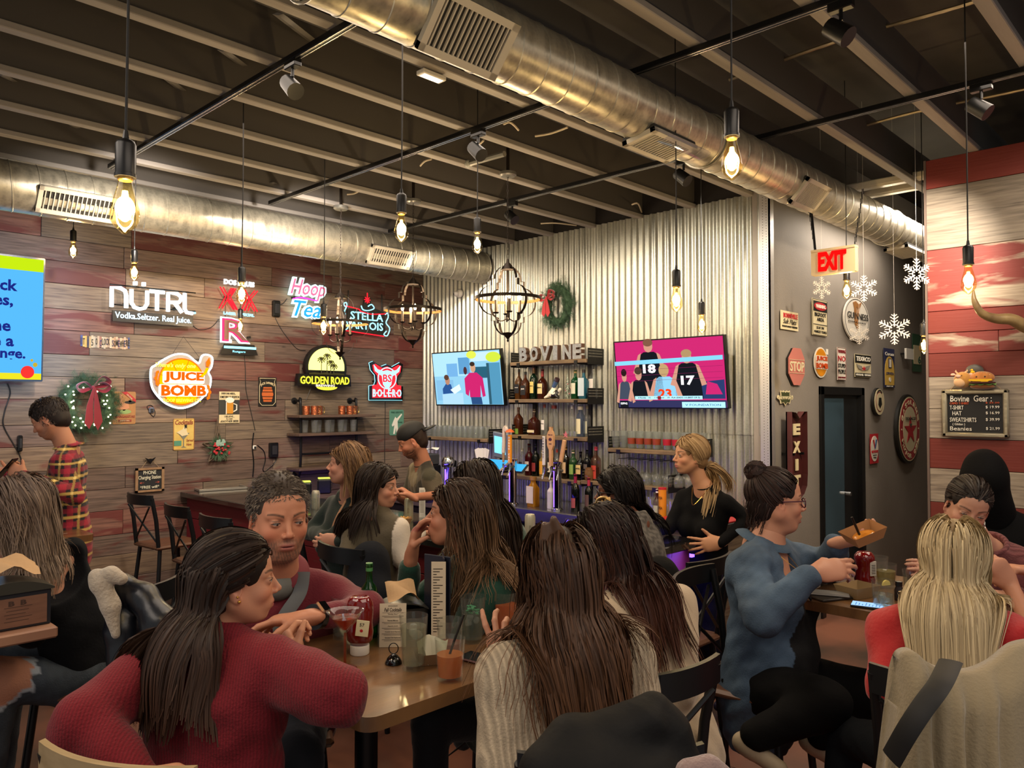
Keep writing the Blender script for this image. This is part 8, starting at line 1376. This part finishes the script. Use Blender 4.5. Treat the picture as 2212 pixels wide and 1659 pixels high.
# ---- table-top things ----
zt2=TZ+.0006
def tz(px,py):return PZ(px,py,zt2)
def tumbler(p,h,r0,r1,label,liq=None,lh=.7,mat_l=None,name='glass',cat='glass',ice=0,th=.0022,foot=.012,prof=None):
 t=thing(name,label,cat,loc=tuple(p));out=prof or[(0,0),(r0,0),(r1,h)];inn=[(r1-th,h),(r0-th,foot),(0,foot)]
 MB().lathe(out+inn if prof is None else prof,32,caps=False).build('bowl',G1,t,smooth=50)
 if liq:rl=r0+(r1-r0)*lh-th-.0008;MB().lathe([(0,foot+.001),(r0-th-.0008,foot+.001),(rl,lh*h),(0,lh*h)],28,caps=False).build('drink',mat_l or liq,t,smooth=50)
 if ice:
  m=MB();q=random.Random(int(p[0]*999))
  for k in range(ice):a=q.random()*6.28;rr_=(r0-.014)*q.random();zz=h*(lh-.03)-.03*q.random();M_=fr((rr_*math.cos(a),rr_*math.sin(a),zz),q.random()*3,q.random()*3);m.box((-.010,-.010,-.008),(.010,.010,.008),.003,M=M_)
  m.build('ice',glass('ice','#FFFFFF',.9,.25,'#E8EEF0',.1),t,kind='stuff')
 return t
LW=glass('water','#F0F4F0',.97,.06,'#D8E0D8');LO=glass('orange_drink','#F0803A',.9,.8,'#E87838');LP=glass('peach_drink','#F0A868',.9,.75,'#E09050');LA=glass('amber_drink','#D8601C',.95,.4,'#C8500E');LC=glass('clear_cloudy','#ECECE0',.95,.22,'#C8C8B4')
tumbler(tz(893,1444),.158,.033,.043,'pint glass of iced water in front of the cocktail card',LC,.80,ice=5,foot=.014);tumbler(tz(972,1468),.118,.036,.044,'orange cocktail with a black straw nearest the camera',LP,.62,ice=2);p=tz(972,1468)
st_=thing('straw','black straw leaning in the nearest orange cocktail','straw',loc=tuple(p));MB().tube([(-.018*RIGHT+V(0,0,.02)),(.012*RIGHT+V(0,0,.11)),(.040*RIGHT+V(0,0,.185))],.0035,8).build('tube',blk_,st_,smooth=60)
tumbler(tz(972,1420),.118,.034,.042,'short glass with the last of a pink drink behind the orange cocktail',glass('pink_drink','#E8A088',.8,.6,'#C87A60'),.40);tumbler(tz(1021,1386),.150,.034,.044,'printed pint glass of water with a green garnish',LW,.66,ice=4);tumbler(tz(1092,1372),.148,.032,.043,'tall glass of bright orange beer beside the woman in cream',LO,.72);tumbler(tz(741,1378),.140,.032,.040,'printed glass of iced water behind the stemmed cocktail',LW,.7,ice=5);tumbler(tz(637,1392),.09,.034,.042,'low empty glass beside the raspberry sleeve')
q_=tz(1021,1386);t=thing('garnish','green herb sprig in the printed pint glass','garnish',loc=tuple(q_+V(0,0,.095)));m=MB();rq=random.Random(5)
for k in range(26):a=rq.random()*6.28;m.ball((.024*math.cos(a)*rq.random(),.024*math.sin(a)*rq.random(),.02*rq.random()),(.008,.005,.003),6,4,R=np.array(Matrix.Rotation(a,3,'Z')))
m.build('leaves',mat('mint','#3E8A62',.6),t,kind='stuff')
p=tz(745,1444);t=thing('cocktail_glass','stemmed cocktail glass half full of amber drink','glass',loc=tuple(p));MB().lathe([(0,0),(.036,0),(.036,.0015),(.006,.006),(.004,.02),(.004,.105)],28,caps=False).build('stem',glass('stem_glass','#E8B090',.85,.35,'#A85A38'),t,smooth=60);MB().lathe([(.004,.105),(.012,.112),(.030,.135),(.052,.166),(.056,.170),(.054,.170),(.029,.138),(.010,.115),(0,.113)],32,caps=False).build('bowl',G1,t,smooth=60);MB().lathe([(0,.1135),(.010,.116),(.029,.1385),(.040,.152),(0,.152)],28,caps=False).build('drink',LA,t,smooth=50)
def ketchup(p,label,rz=0.,labelc='#D8CFA8'):
 t=thing('ketchup_bottle',label,'ketchup bottle',loc=tuple(p),rz=rz);MB().lathe([(0,0),(.028,0),(.030,.003),(.030,.028),(0,.030)],28,caps=False).build('cap',mat('white_plastic'),t,smooth=40)
 m=MB().lathe([(0,.030),(.026,.030),(.040,.045),(.043,.07),(.040,.10),(.043,.135),(.040,.160),(.032,.175),(.026,.180),(0,.176)],32,caps=False);m.v[0][:,1]*=.78;m.build('body',mat('ketchup_red','#6E0A0C',.08,coat=.6,spec=.6),t,smooth=60);l=MB();l.box((-.016,-.0365,.065),(.024,-.0335,.115),.001,M=fr((0,0,0),ry=.12));lo=l.build('label',mat('ket_label',labelc,.5),t);q=MB();q.text('57',.014,.10,.014,.010,y=-.0368,depth=.0006,rot=-.12);q.build('label_text',blk_,lo,kind='stuff');MB().ball((.012,-.0368,.082),(.005,.0008,.005),10,6).build('tomato_mark',red_,t);return t
cam_yaw=math.atan2(-RIGHT[0],RIGHT[1])if False else math.atan2(RIGHT[1],RIGHT[0])
ketchup(tz(777,1412),'upturned ketchup bottle on the near table beside the cocktail card',cam_yaw)
p=tz(797,1375);bottle(p,.245,.030,'wine','#2E7A3A','#A89870','#4A8A4E','open green beer bottle behind the ketchup',g2=glass('green_glass','#5AA858',.7,.3,'#2A6A32'),lh=(.2,.5))
def MT(p,a=0.):r_=cam_yaw+a;return fr(tuple(p),rz=r_)
p=tz(848,1398);t=thing('menu_card','cream cocktail card reading Fall Cocktails standing on the near table','menu',M=MT(p,.05)@fr((0,0,0),rx=-.08));H_=.125;MB().box((-.043,0,.0),(.043,.0012,.138)).build('card',mat('card_cream','#CDBFA6',.6),t);q=MB();q.text('Fall Cocktails',0,.118,.056,.012,y=0,depth=.0005,shear=.2,bold=.02);q.text("BOVINE BURGER'S",0,.130,.03,.003,y=0,depth=.0005)
for i,(a_,b_)in enumerate((('"Smoky Sour"',.104),('Harvest Mimosa',.084),('Apple Jack',.066),('Pumpkin Spice Espresso',.048),('Smoked Old Fashioned',.030))):q.text(a_,0,b_,.034 if i<3 else .05,.0045,y=0,depth=.0005,bold=.01);q.box((-.035,-.0005,b_-.0065),(.035,0,b_-.0055));q.box((-.028,-.0005,b_-.010),(.028,0,b_-.0092))
q.box((-.034,-.0005,.1085),(.034,0,.1092));q.build('lettering',mat('ink_brown','#33281F',.6),t,kind='stuff')
def caddy(M,label,w=.15,d=.12,h=.10,wood_=None):
 t=thing('napkin_caddy',label,'napkin holder',M=M);b=MB();b.box((-w/2,-d/2,0),(-w/2+.008,d/2,h));b.box((w/2-.008,-d/2,0),(w/2,d/2,h));b.box((-w/2,-d/2,0),(w/2,d/2,.008));b.box((-w/2,d/2-.008,0),(w/2,d/2,h));b.box((-w/2,-d/2,0),(w/2,-d/2+.008,h));b.build('box',mat('caddy_black','#15140F',.45),t)
 top=MB();n=9;a=np.linspace(-1,1,n);v=[(x*w/2*1.04,y,h+.022*(1-x*x))for y in(-d/2-.004,d/2+.004)for x in a]+[(x*w/2*1.04,y,h+.022*(1-x*x)-.004)for y in(-d/2-.004,d/2+.004)for x in a];f=[(i,i+1,n+i+1,n+i)for i in range(n-1)]+[(2*n+i,3*n+i,3*n+i+1,2*n+i+1)for i in range(n-1)]+[(i,2*n+i,2*n+i+1,i+1)for i in range(n-1)]+[(n+i,n+i+1,3*n+i+1,3*n+i)for i in range(n-1)];top.add(v,f).build('arched_lid',mat('lid_grey','#4A4A44',.3,.5),t,smooth=40);return t
def napkin(M,label,w=.10,l=.10,hh=.035):
 n=10;v=[];rq=random.Random(3)
 for i in range(n+1):
  for j in range(n+1):x=(i/n-.5)*w;y=(j/n-.5)*l;v.append((x,y,hh*math.cos(x/w*2.2)+.010*math.sin(x*60+j*.5)+.03*(j/n)**2))
 f=[(i*(n+1)+j,(i+1)*(n+1)+j,(i+1)*(n+1)+j+1,i*(n+1)+j+1)for i in range(n)for j in range(n)];o=MB().add(v,f).build('napkin',mat('kraft_napkin','#B8966E',.85,bump=(60,.2)),M=M,smooth=60);return tag(o,label,'napkin')
p=tz(868,1372);caddy(MT(p,.35),'black napkin caddy behind the cocktail card on the near table');napkin(MT(p+V(0,0,.115),.3),'brown paper napkins rising from the near caddy',.10,.12)
p=tz(944,1372);t=thing('menu_holder','tall dark menu cover holding a cream menu upright','menu',M=MT(p,-.9));MB().box((-.055,-.002,0),(.055,.004,.27),.002,M=fr((0,0,0),rz=.35)).build('cover',mat('cover_navy','#1E2230',.4),t);MB().box((-.055,-.002,0),(.055,.004,.27),.002,M=fr((0,0,0),rz=-.55)@fr((.0,.02,0))).build('cover',mat('cover_navy'),t);M_=basis((.03,-.008,.135),nrm(V(.35,-1,0)),nrm(V(1,.35,0)),(0,0,1));m=MB().box((-.024,-.001,-.13),(.024,.001,.125));pg=m.build('page',mat('card_cream'),t,M=basis((.052,-.028,.135),nrm(V(math.cos(-.9),math.sin(.9),0)),nrm(V(-math.sin(.9),math.cos(.9),0)),(0,0,1)))
q=MB();[q.box((-.018,-.0016,.10-.009*k),(.014-.01*(k%3),-.001,.1025-.009*k))for k in range(24)];q.build('menu_lines',mat('ink_brown'),pg,kind='stuff')
p=tz(850,1433);t=thing('card_stand','small black dome card stand with a wire ring','card holder',loc=tuple(p),rz=cam_yaw);MB().lathe([(.026,0),(.026,.004),(.020,.016),(.010,.026),(0,.029)],24).build('dome',mat('black_gloss','#0C0C0C',.08,coat=.5),t,smooth=50);a=np.linspace(0,2*np.pi,22,endpoint=False);MB().tube([(.014*math.cos(x),0,.045+.016*math.sin(x))for x in a],.0016,6,closed=True).build('ring',blk,t,smooth=60)
def boat(M,label,s=1.,m='#8A6A4A'):
 t=thing('paper_boat',label,'food tray',M=M);a=.055*s;b=.042*s;c=.030*s;h=.035*s;v=[(-a,-b,h),(a,-b,h),(a,b,h),(-a,b,h),(-b,-c,0),(b,-c,0),(b,c,0),(-b,c,0)];f=[(4,5,6,7),(0,1,5,4),(1,2,6,5),(2,3,7,6),(3,0,4,7)];MB().add(v,f).build('tray',mat('kraft_'+m[1:],m,.8),t);return t
p=tz(934,1430);boat(MT(p,.3),'brown paper food boat with crumpled napkins on the near table',1.0)
for i,(dx,dz,a)in enumerate(((-.012,.05,.3),(.014,.045,-.5),(.0,.03,.9))):
 v=Vol(p+V(-.06,-.06,0),p+V(.06,.06,.11),.004)if False else None;n=7;vv=[]
 for ii in range(n+1):
  for jj in range(n+1):x=(ii/n-.5)*.07;y=(jj/n-.5)*.06;vv.append((x,y*.4+.012*math.sin(x*70+i),y*.75+.008*math.sin(x*90+y*60+i*2)))
 f=[(ii*(n+1)+jj,(ii+1)*(n+1)+jj,(ii+1)*(n+1)+jj+1,ii*(n+1)+jj+1)for ii in range(n)for jj in range(n)];tag(MB().add(vv,f).build('crumpled_napkin',mat('tissue','#D0CDB8',.85),M=MT(p+RIGHT*dx+V(0,0,dz),a),smooth=50),['left','right','front'][i]+' crumpled white napkin in the brown paper boat','napkin')
def phone(M,label,case='#5A3A3C',screen=None,txt=0):
 t=thing('phone',label,'phone',M=M);MB().box((-.037,-.075,0),(.037,.075,.009),.004).build('case',mat('case_'+case[1:],case,.4),t)
 MB().box((-.034,-.072,.009),(.034,.072,.0096)).build('screen',screen or mat('phone_glass','#0A0E16',.05,spec=.8),t)
 if txt:q=MB();[q.box((-.028,.055-.012*k,.0096),(.020-.012*(k%3),.058-.012*k,.0099))for k in range(9)];q.build('screen_text',E_('phone_text','#5A80B8',1.),t,kind='stuff')
 return t
phone(MT(tz(1042,1428),.95),'dark phone in a brown case lying on the near table')
ketchup(tz(1866,1256),'upturned ketchup bottle held by the woman in denim',cam_yaw,'#C8C4B0')if False else None
p=tz(1868,1266);t=thing('ketchup_bottle','large ketchup jar held by the woman in denim on the right table','ketchup bottle',loc=tuple(p),rz=cam_yaw);m=MB().lathe([(0,0),(.030,0),(.040,.012),(.043,.03),(.037,.05),(.037,.10),(.042,.118),(.040,.132),(.030,.145),(.026,.148),(0,.146)],32,caps=False);m.build('body',mat('ketchup_red'),t,smooth=60);lo=MB().box((-.003,-.0395,.050),(.028,-.033,.112),.001,M=fr((0,0,0),rz=.25)).build('label',mat('ket_label2','#C8C4B8',.5),t);q=MB();[q.box((.004,-.0402,.06+.007*k),(.022,-.0395,.062+.007*k),M=fr((0,0,0),rz=.25))for k in range(6)];q.build('label_lines',blk_,lo,kind='stuff')
boat(MT(tz(1852,1288),.5),'empty brown paper food boat on the right table',1.35,'#9A8058');p=tz(1792,1290);o=MB().box((-.085,-.06,0),(.085,.06,.010),.003).build('dark_folder',mat('folder_dark','#2A2520',.5),M=MT(p,.35));tag(o,'dark folder under the pink phone on the right table','folder');phone(MT(p+V(0,0,.0105),1.2),'phone in a pink case face down on the dark folder','#C87A72',mat('case_C87A72'));phone(MT(tz(1884,1312),1.05),'phone with a lit white-blue screen at the table edge','#101216',E_('phone_lit','#9CC4F4',1.1),1)
tumbler(tz(1908,1312),.105,.036,.043,'stemless glass of iced water with a lemon wedge',LW,.5,ice=6);p=tz(1908,1312);tag(MB().prism(circ(0,0,.020,n=14,a0=0,a1=180),-.003,.003).build('lemon_wedge',mat('lemon','#D8C870',.5),M=MT(p+V(0,0,.085)+RIGHT*.012,.4)),'lemon wedge on the stemless glass','lemon')
tumbler(tz(1914,1268),.100,.036,.044,'glass of pale cloudy drink behind the stemless glass',glass('pale_drink','#E8E0B8',.85,.45,'#C8BC88'),.7,ice=3);tumbler(tz(1898,1250),.10,.034,.042,'empty glass right behind the ketchup jar');tumbler(tz(1975,1290),.110,.036,.044,'glass of iced water beside the blonde hair',LW,.8,ice=6)
p=tz(1942,1296);t=thing('salt_shaker','small dark glass bottle between the water glasses','shaker',loc=tuple(p));MB().lathe([(0,0),(.017,0),(.018,.04),(.012,.052),(.012,.058)],16).build('body',mat('shaker_dark','#2A2222',.15),t,smooth=50);MB().lathe([(.0135,.056),(.0135,.074),(0,.076)],16,caps=False).build('cap',blk,t,smooth=40)
p=tz(1925,1318);tag(MB().add([(-.03,-.02,.0),(.03,-.025,.012),(.035,.02,.004),(-.02,.025,.016)],[(0,1,2,3)]).build('crumpled_napkin',mat('tissue'),M=MT(p)),'scrap of white napkin by the red sleeve','napkin')
p=PF(1868,1166,3.02);t=boat(MT(p,.2)@fr((0,0,0),rx=.15,ry=-.35),'greasy paper tray of sauce held up by the woman in denim',1.3,'#A8784A');MB().ball((0,0,.022),(.045,.032,.008),14,8).build('sauce',mat('sauce','#B06A20',.2,noise=(40,'#D89038',.4)),t,smooth=60);MB().tube([(-.015,0,.02),(-.03,.0,.11)],.005,6).build('fork_handle',blk,t)
p=PZ(126,1352,TZ);t=thing('high_table','high table corner under the left napkin caddy, cut by the picture edge','table',loc=(p[0]-.5,p[1]+.35,0));MB().box((-.5,-.35,TZ-.040),(.5,.35,TZ),.006).build('table_top',mat('base_oak','#8A6250',.45,noise=(4,'#A07A62',.5,(1,5,1))),t);MB().tube([(0,0,.02),(0,0,TZ-.04)],.035,12).build('pedestal',chm,t,smooth=40);MB().box((-.3,-.035,0),(.3,.035,.03)).build('foot_bar',chm,t)
p=PZ(112,1348,TZ)+V(0,.012,.0006);t=thing('napkin_caddy','black arched napkin caddy with an engraved wooden panel at the left edge','napkin holder',M=fr(tuple(p)));W_,Hc=.24,.128;MB().box((-W_,0,0),(0,.13,Hc),.003).build('box',mat('caddy_navy','#1A1D26',.45),t);n=13;a=np.linspace(-1,1,n);v=[(-W_/2+x*W_*.54,y,Hc+.004+.034*(1-x*x))for y in(-.008,.138)for x in a]+[(-W_/2+x*W_*.54,y,Hc-.002)for y in(-.008,.138)for x in a];f=[(i,i+1,n+i+1,n+i)for i in range(n-1)]+[(i,2*n+i,2*n+i+1,i+1)for i in range(n-1)]+[(n+i,n+i+1,3*n+i+1,3*n+i)for i in range(n-1)]+[(2*n+i,3*n+i,3*n+i+1,2*n+i+1)for i in range(n-1)];MB().add(v,f).build('arched_lid',mat('lid_grey'),t,smooth=30)
pn=MB().box((-W_+.012,-.004,.010),(-.014,.0,Hc-.018)).build('wood_panel',mat('caddy_wood','#6A4A3C',.5,noise=(9,'#7E5A48',.5,(1,1,6))),t);q=MB();q.text('B  B',-.105,Hc-.036,.055,.018,y=-.004,depth=.0006,bold=.05);[q.box((-.145+.006*(k%2),-.0046,.078-.012*k),(-.06-.010*(k%3),-.004,.0795-.012*k))for k in range(5)];q.build('engraving',mat('burnt','#3E2A22',.6),pn,kind='stuff')
napkin(fr(tuple(p+V(-.13,.06,Hc+.035)),rz=-.1),'kraft napkins fanning out of the left caddy',.20,.12,.05)
def bz(px,py):return PZ(px,py,BZ+.0006)
p=bz(474,1056);t=thing('sheet_tray','empty aluminium sheet tray on the bar','tray',M=fr(tuple(p),rz=-.2));al=mat('aluminium','#B4AFA6',.35,.8);MB().box((-.21,-.15,0),(.21,.15,.003)).build('base',al,t)
for(a,b)in(((-.22,-.16,0),(.22,-.145,.022)),((-.22,.145,0),(.22,.16,.022)),((-.22,-.16,0),(-.205,.16,.022)),((.205,-.16,0),(.22,.16,.022))):MB().box(a,b,.003).build('rim',al,t)
for px,lb,c_,a_ in((494,'black table tent with a round burger picture on the bar','#0E0E10',.0),(483,'white folded menu behind the black table tent','#D8D0C4',.25)):
 p=bz(px,1046);t=thing('table_tent',lb,'menu',M=fr(tuple(p),rz=cam_yaw+a_));h=.155;MB().add([(-.055,-.04,0),(.055,-.04,0),(.05,0,h),(-.05,0,h),(-.055,.04,0),(.055,.04,0)],[(0,1,2,3),(3,2,5,4)]).build('board',mat('tent_'+c_[1:],c_,.5),t)
 if px==494:MB().add([(-.045,-.041,.008),(.02,-.041,.008),(.022,-.008,.14),(-.04,-.008,.14)],[(0,1,2,3)]).build('page',mat('card_cream'),t);MB().ball((-.01,-.03,.055),(.026,.004,.026),16,8).build('picture',mat('burger_pic','#B08A40',.5,noise=(50,'#5A3A20',.4)),t,smooth=60)
def can(p,label,c1,h=.155,r=.031):
 t=thing('can',label,'can',loc=tuple(p),rz=cam_yaw);MB().lathe([(0,.002),(r*.8,0),(r,.012),(r,h-.015),(r*.84,h),(r*.78,h-.003),(0,h-.005)],24,caps=False).build('body',mat('can_'+c1[1:],c1,.3,.4),t,smooth=50);q=MB();q.text('SELTZER',0,h*.5,.035,.012,y=-r*.98,depth=.002,rot=math.pi/2);q.build('lettering',mat('ink_grey'),t,kind='stuff')
can(bz(883,1126),'slim white and yellow seltzer can on the bar by the raised hand','#C8C4A0');can(bz(1145,1168),'slim white seltzer can on the bar behind the brown-haired woman','#C4BEA8');can(bz(682,1100),'pale can on the bar beside the turtleneck','#B8B4A4',.14)
p=bz(912,1118);t=thing('menu_card','tall narrow white menu strip standing on the bar','menu',M=MT(p));MB().box((-.022,0,0),(.022,.001,.21)).build('card',mat('paper_white'),t);q=MB();[q.box((-.015,-.0006,.19-.009*k),(.012,0,.193-.009*k))for k in range(18)];q.build('menu_lines',mat('ink_grey'),t,kind='stuff')
for px,py,lb in((657,1075,'black card reader with a lime light on the bar, left one'),(700,1066,'black card reader with a lime light behind the turtleneck')):p=bz(px,py);t=thing('card_reader',lb,'card reader',M=MT(p,.3));MB().box((-.06,-.05,0),(.06,.06,.13),.012).build('body',blk,t);MB().box((-.055,-.045,.13),(.055,.05,.142),.006).build('lime_lid',mat('lime','#B8C850',.4,emit=.5),t)
tumbler(bz(676,1112),.15,.032,.040,'clear mixing glass with straws near the turtleneck sleeve');tumbler(bz(1235,1165),.12,.030,.038,'half-full glass on the bar beside the claw clip',LW,.5);tumbler(bz(553,1068),.14,.03,.038,'red-printed glass on the bar left of the man in maroon',None)
p=bz(868,1132);t=boat(MT(p,.2),'paper food boat of fries on the bar beside the white sleeve',1.2,'#A8845C');m=MB();rq=random.Random(8);[m.box((-.025,-.004,-.004),(.025,.004,.004),.001,M=fr((rq.uniform(-.03,.03),rq.uniform(-.02,.02),.03+.012*rq.random()),rq.random()*3,0,rq.uniform(-.3,.3)))for _ in range(22)];m.build('fries',mat('fries','#C89A50',.6),t,kind='stuff')
tag(MB().box((-.13,-.09,0),(.13,.09,.002)).build('paper_menu',mat('paper_white'),M=fr(tuple(PZ(1395,1158,BZ+.0008)),rz=.6)),'paper menu lying at the short end of the bar','menu')
# ---- coats and jackets draped on chairs ----
def drape(label,name,pts,col,m,h=.006,warp=.010,k=.05,cuts=(),base=None,freq=30,seed=2):
 P=[(PF(*a[:3]),a[3])for a in pts if a is not None];A_=np.array([p for p,_ in P]);v=Vol(A_.min(0)-.2,A_.max(0)+.2,h)
 prev=None
 for a in pts:
  if a is None:prev=None;continue
  p=PF(*a[:3])
  if prev is not None:v.cap(prev[0],p,prev[1],a[3],k)
  else:v.ell(p,a[3],k)
  prev=(p,a[3])
 for c,r in cuts:v.ell(PF(*c),r,.02,None,-1)
 v.warp(lambda Q:warp*(sn(Q*np.array([1,1,.5]),freq,seed)+.5*sn(Q,freq*2,seed+3)));vv,q=v.mesh();c=A_.mean(0);o=V(c[0],c[1],A_[:,2].min());cc=col(vv)if callable(col)else np.tile(lin(col),(len(vv),1));t=thing(name,label,'coat',loc=tuple(o));arrmesh('cloth_body',vv-o,q,m,cc,t);return t
drape('black quilted puffer jacket hung over the chair of the ribbed cream sweater','puffer_jacket',[(1200,1680,1.55,.07),(1240,1610,1.58,.055),(1330,1592,1.6,.05),(1395,1560,1.62,.05),(1415,1530,1.64,.022),(1440,1580,1.64,.05),(1470,1680,1.62,.06),None,(1260,1700,1.55,.09),(1400,1700,1.58,.09)],'#070708',puffer,warp=.006,k=.03)
def sheet(label,name,top,bot,m,col,n=90,k=50,amp=.02,waves=7.,thick=.04,seed=1,cat='coat',bulge=.05):
 T_=smooth_path([PF(*a)for a in top],12);B2=smooth_path([PF(*a)for a in bot],12);rs=lambda P:np.stack([np.interp(np.linspace(0,1,n),np.linspace(0,1,len(P)),P[:,i])for i in range(3)],1);T_,B2=rs(T_),rs(B2)
 u=np.linspace(0,1,n)[:,None];v=np.linspace(0,1,k)[None,:];P=T_[:,None]*(1-v[...,None])+B2[:,None]*v[...,None];ph=1.3*np.sin(v*2.2+seed)+.8*np.sin(u*9+seed);d=amp*(v**.6)*(np.sin(u*waves*6.28+ph*2)+.5*np.sin(u*waves*2.3*6.28+ph*3))*(.4+.6*np.sin(u*3.1)**2)+bulge*np.sin(np.minimum(v*6,1.57))-bulge
 fw=nrm(FWH);F_=P-fw*d[...,None];K_=P+fw*(thick+bulge);V_=np.concatenate([F_.reshape(-1,3),K_.reshape(-1,3)]);idx=np.arange(n*k).reshape(n,k);o2=n*k;q=[np.stack([idx[:-1,:-1],idx[:-1,1:],idx[1:,1:],idx[1:,:-1]],-1).reshape(-1,4),o2+np.stack([idx[:-1,:-1],idx[1:,:-1],idx[1:,1:],idx[:-1,1:]],-1).reshape(-1,4),np.stack([idx[:-1,0],idx[1:,0],o2+idx[1:,0],o2+idx[:-1,0]],-1),np.stack([idx[0,:-1],o2+idx[0,:-1],o2+idx[0,1:],idx[0,1:]],-1),np.stack([idx[-1,:-1],idx[-1,1:],o2+idx[-1,1:],o2+idx[-1,:-1]],-1)]
 o=V(*V_.mean(0)[:2],V_[:,2].min());t=thing(name,label,cat,loc=tuple(o));arrmesh('cloth_body',V_-o,np.concatenate(q),m,np.tile(lin(col),(len(V_),1)),t);return t
sheet('beige fleece coat draped over the chair of the blonde woman','fleece_coat',[(1958,1470,1.90),(1972,1432,1.88),(2000,1424,1.86),(2028,1446,1.86),(2070,1466,1.86),(2130,1470,1.86),(2180,1450,1.87),(2230,1412,1.89),(2290,1400,1.93)],[(1922,1760,1.86),(1960,1762,1.83),(2000,1770,1.81),(2050,1775,1.80),(2120,1780,1.79),(2200,1780,1.79),(2300,1780,1.83)],attr_mat('coat_fleece',.95,sheen=.3,bump=(120,.4)),'#8E8168',amp=.026,waves=4.)
st=smooth_path([PF(2054,1428,1.85),PF(2030,1478,1.76),PF(1992,1530,1.75),PF(1958,1582,1.76),PF(1925,1640,1.79)],6);tag(MB().tube(st,.026,8,flat=(1,.16)).build('bag_strap',mat('strap_black','#08080A',.6),smooth=60),'wide black bag strap crossing the beige coat','strap')
drape('black leather jacket with its sleeve out, hung on the chair of the woman in jeans','leather_jacket',[(268,1262,2.95,.03),(310,1290,2.92,.05),(345,1345,2.88,.06),(350,1420,2.86,.07),None,(262,1270,2.95,.035),(265,1360,2.92,.06),(285,1480,2.90,.08)],'#11151E',leather,warp=.005,k=.03);drape('cream sherpa lining folded over the back of the leather jacket','sherpa_lining',[(207,1245,2.86,.02),(240,1240,2.86,.026),(262,1250,2.86,.022),None,(220,1262,2.86,.035),(240,1310,2.85,.03),(250,1370,2.84,.014)],'#B0A494',attr_mat('sherpa',.95,sheen=.5,bump=(90,.9)),warp=.004,k=.02,freq=70)
drape('black coat hung on the stool behind the tweed jacket','black_coat',[(1425,1235,3.5,.06),(1450,1300,3.45,.09),(1450,1400,3.4,.10),(1430,1500,3.4,.08)],'#0B0B0C',blackc,warp=.012,k=.05,h=.009)
drape('dark jacket over the chair between the olive vest and forest green sweater','black_coat',[(800,1215,3.9,.09),(790,1300,3.8,.12),(790,1400,3.75,.12)],'#10131A',blackc,warp=.012,k=.05,h=.010)
drape('pinkish grey fuzzy fleece top peeking over the bottom edge of the picture','fleece_jacket',[(1490,1672,1.3,.02),(1530,1668,1.3,.024),(1560,1690,1.3,.02),(1520,1760,1.3,.05)],'#8A7470',attr_mat('sherpa'),warp=.003,k=.02,freq=80)
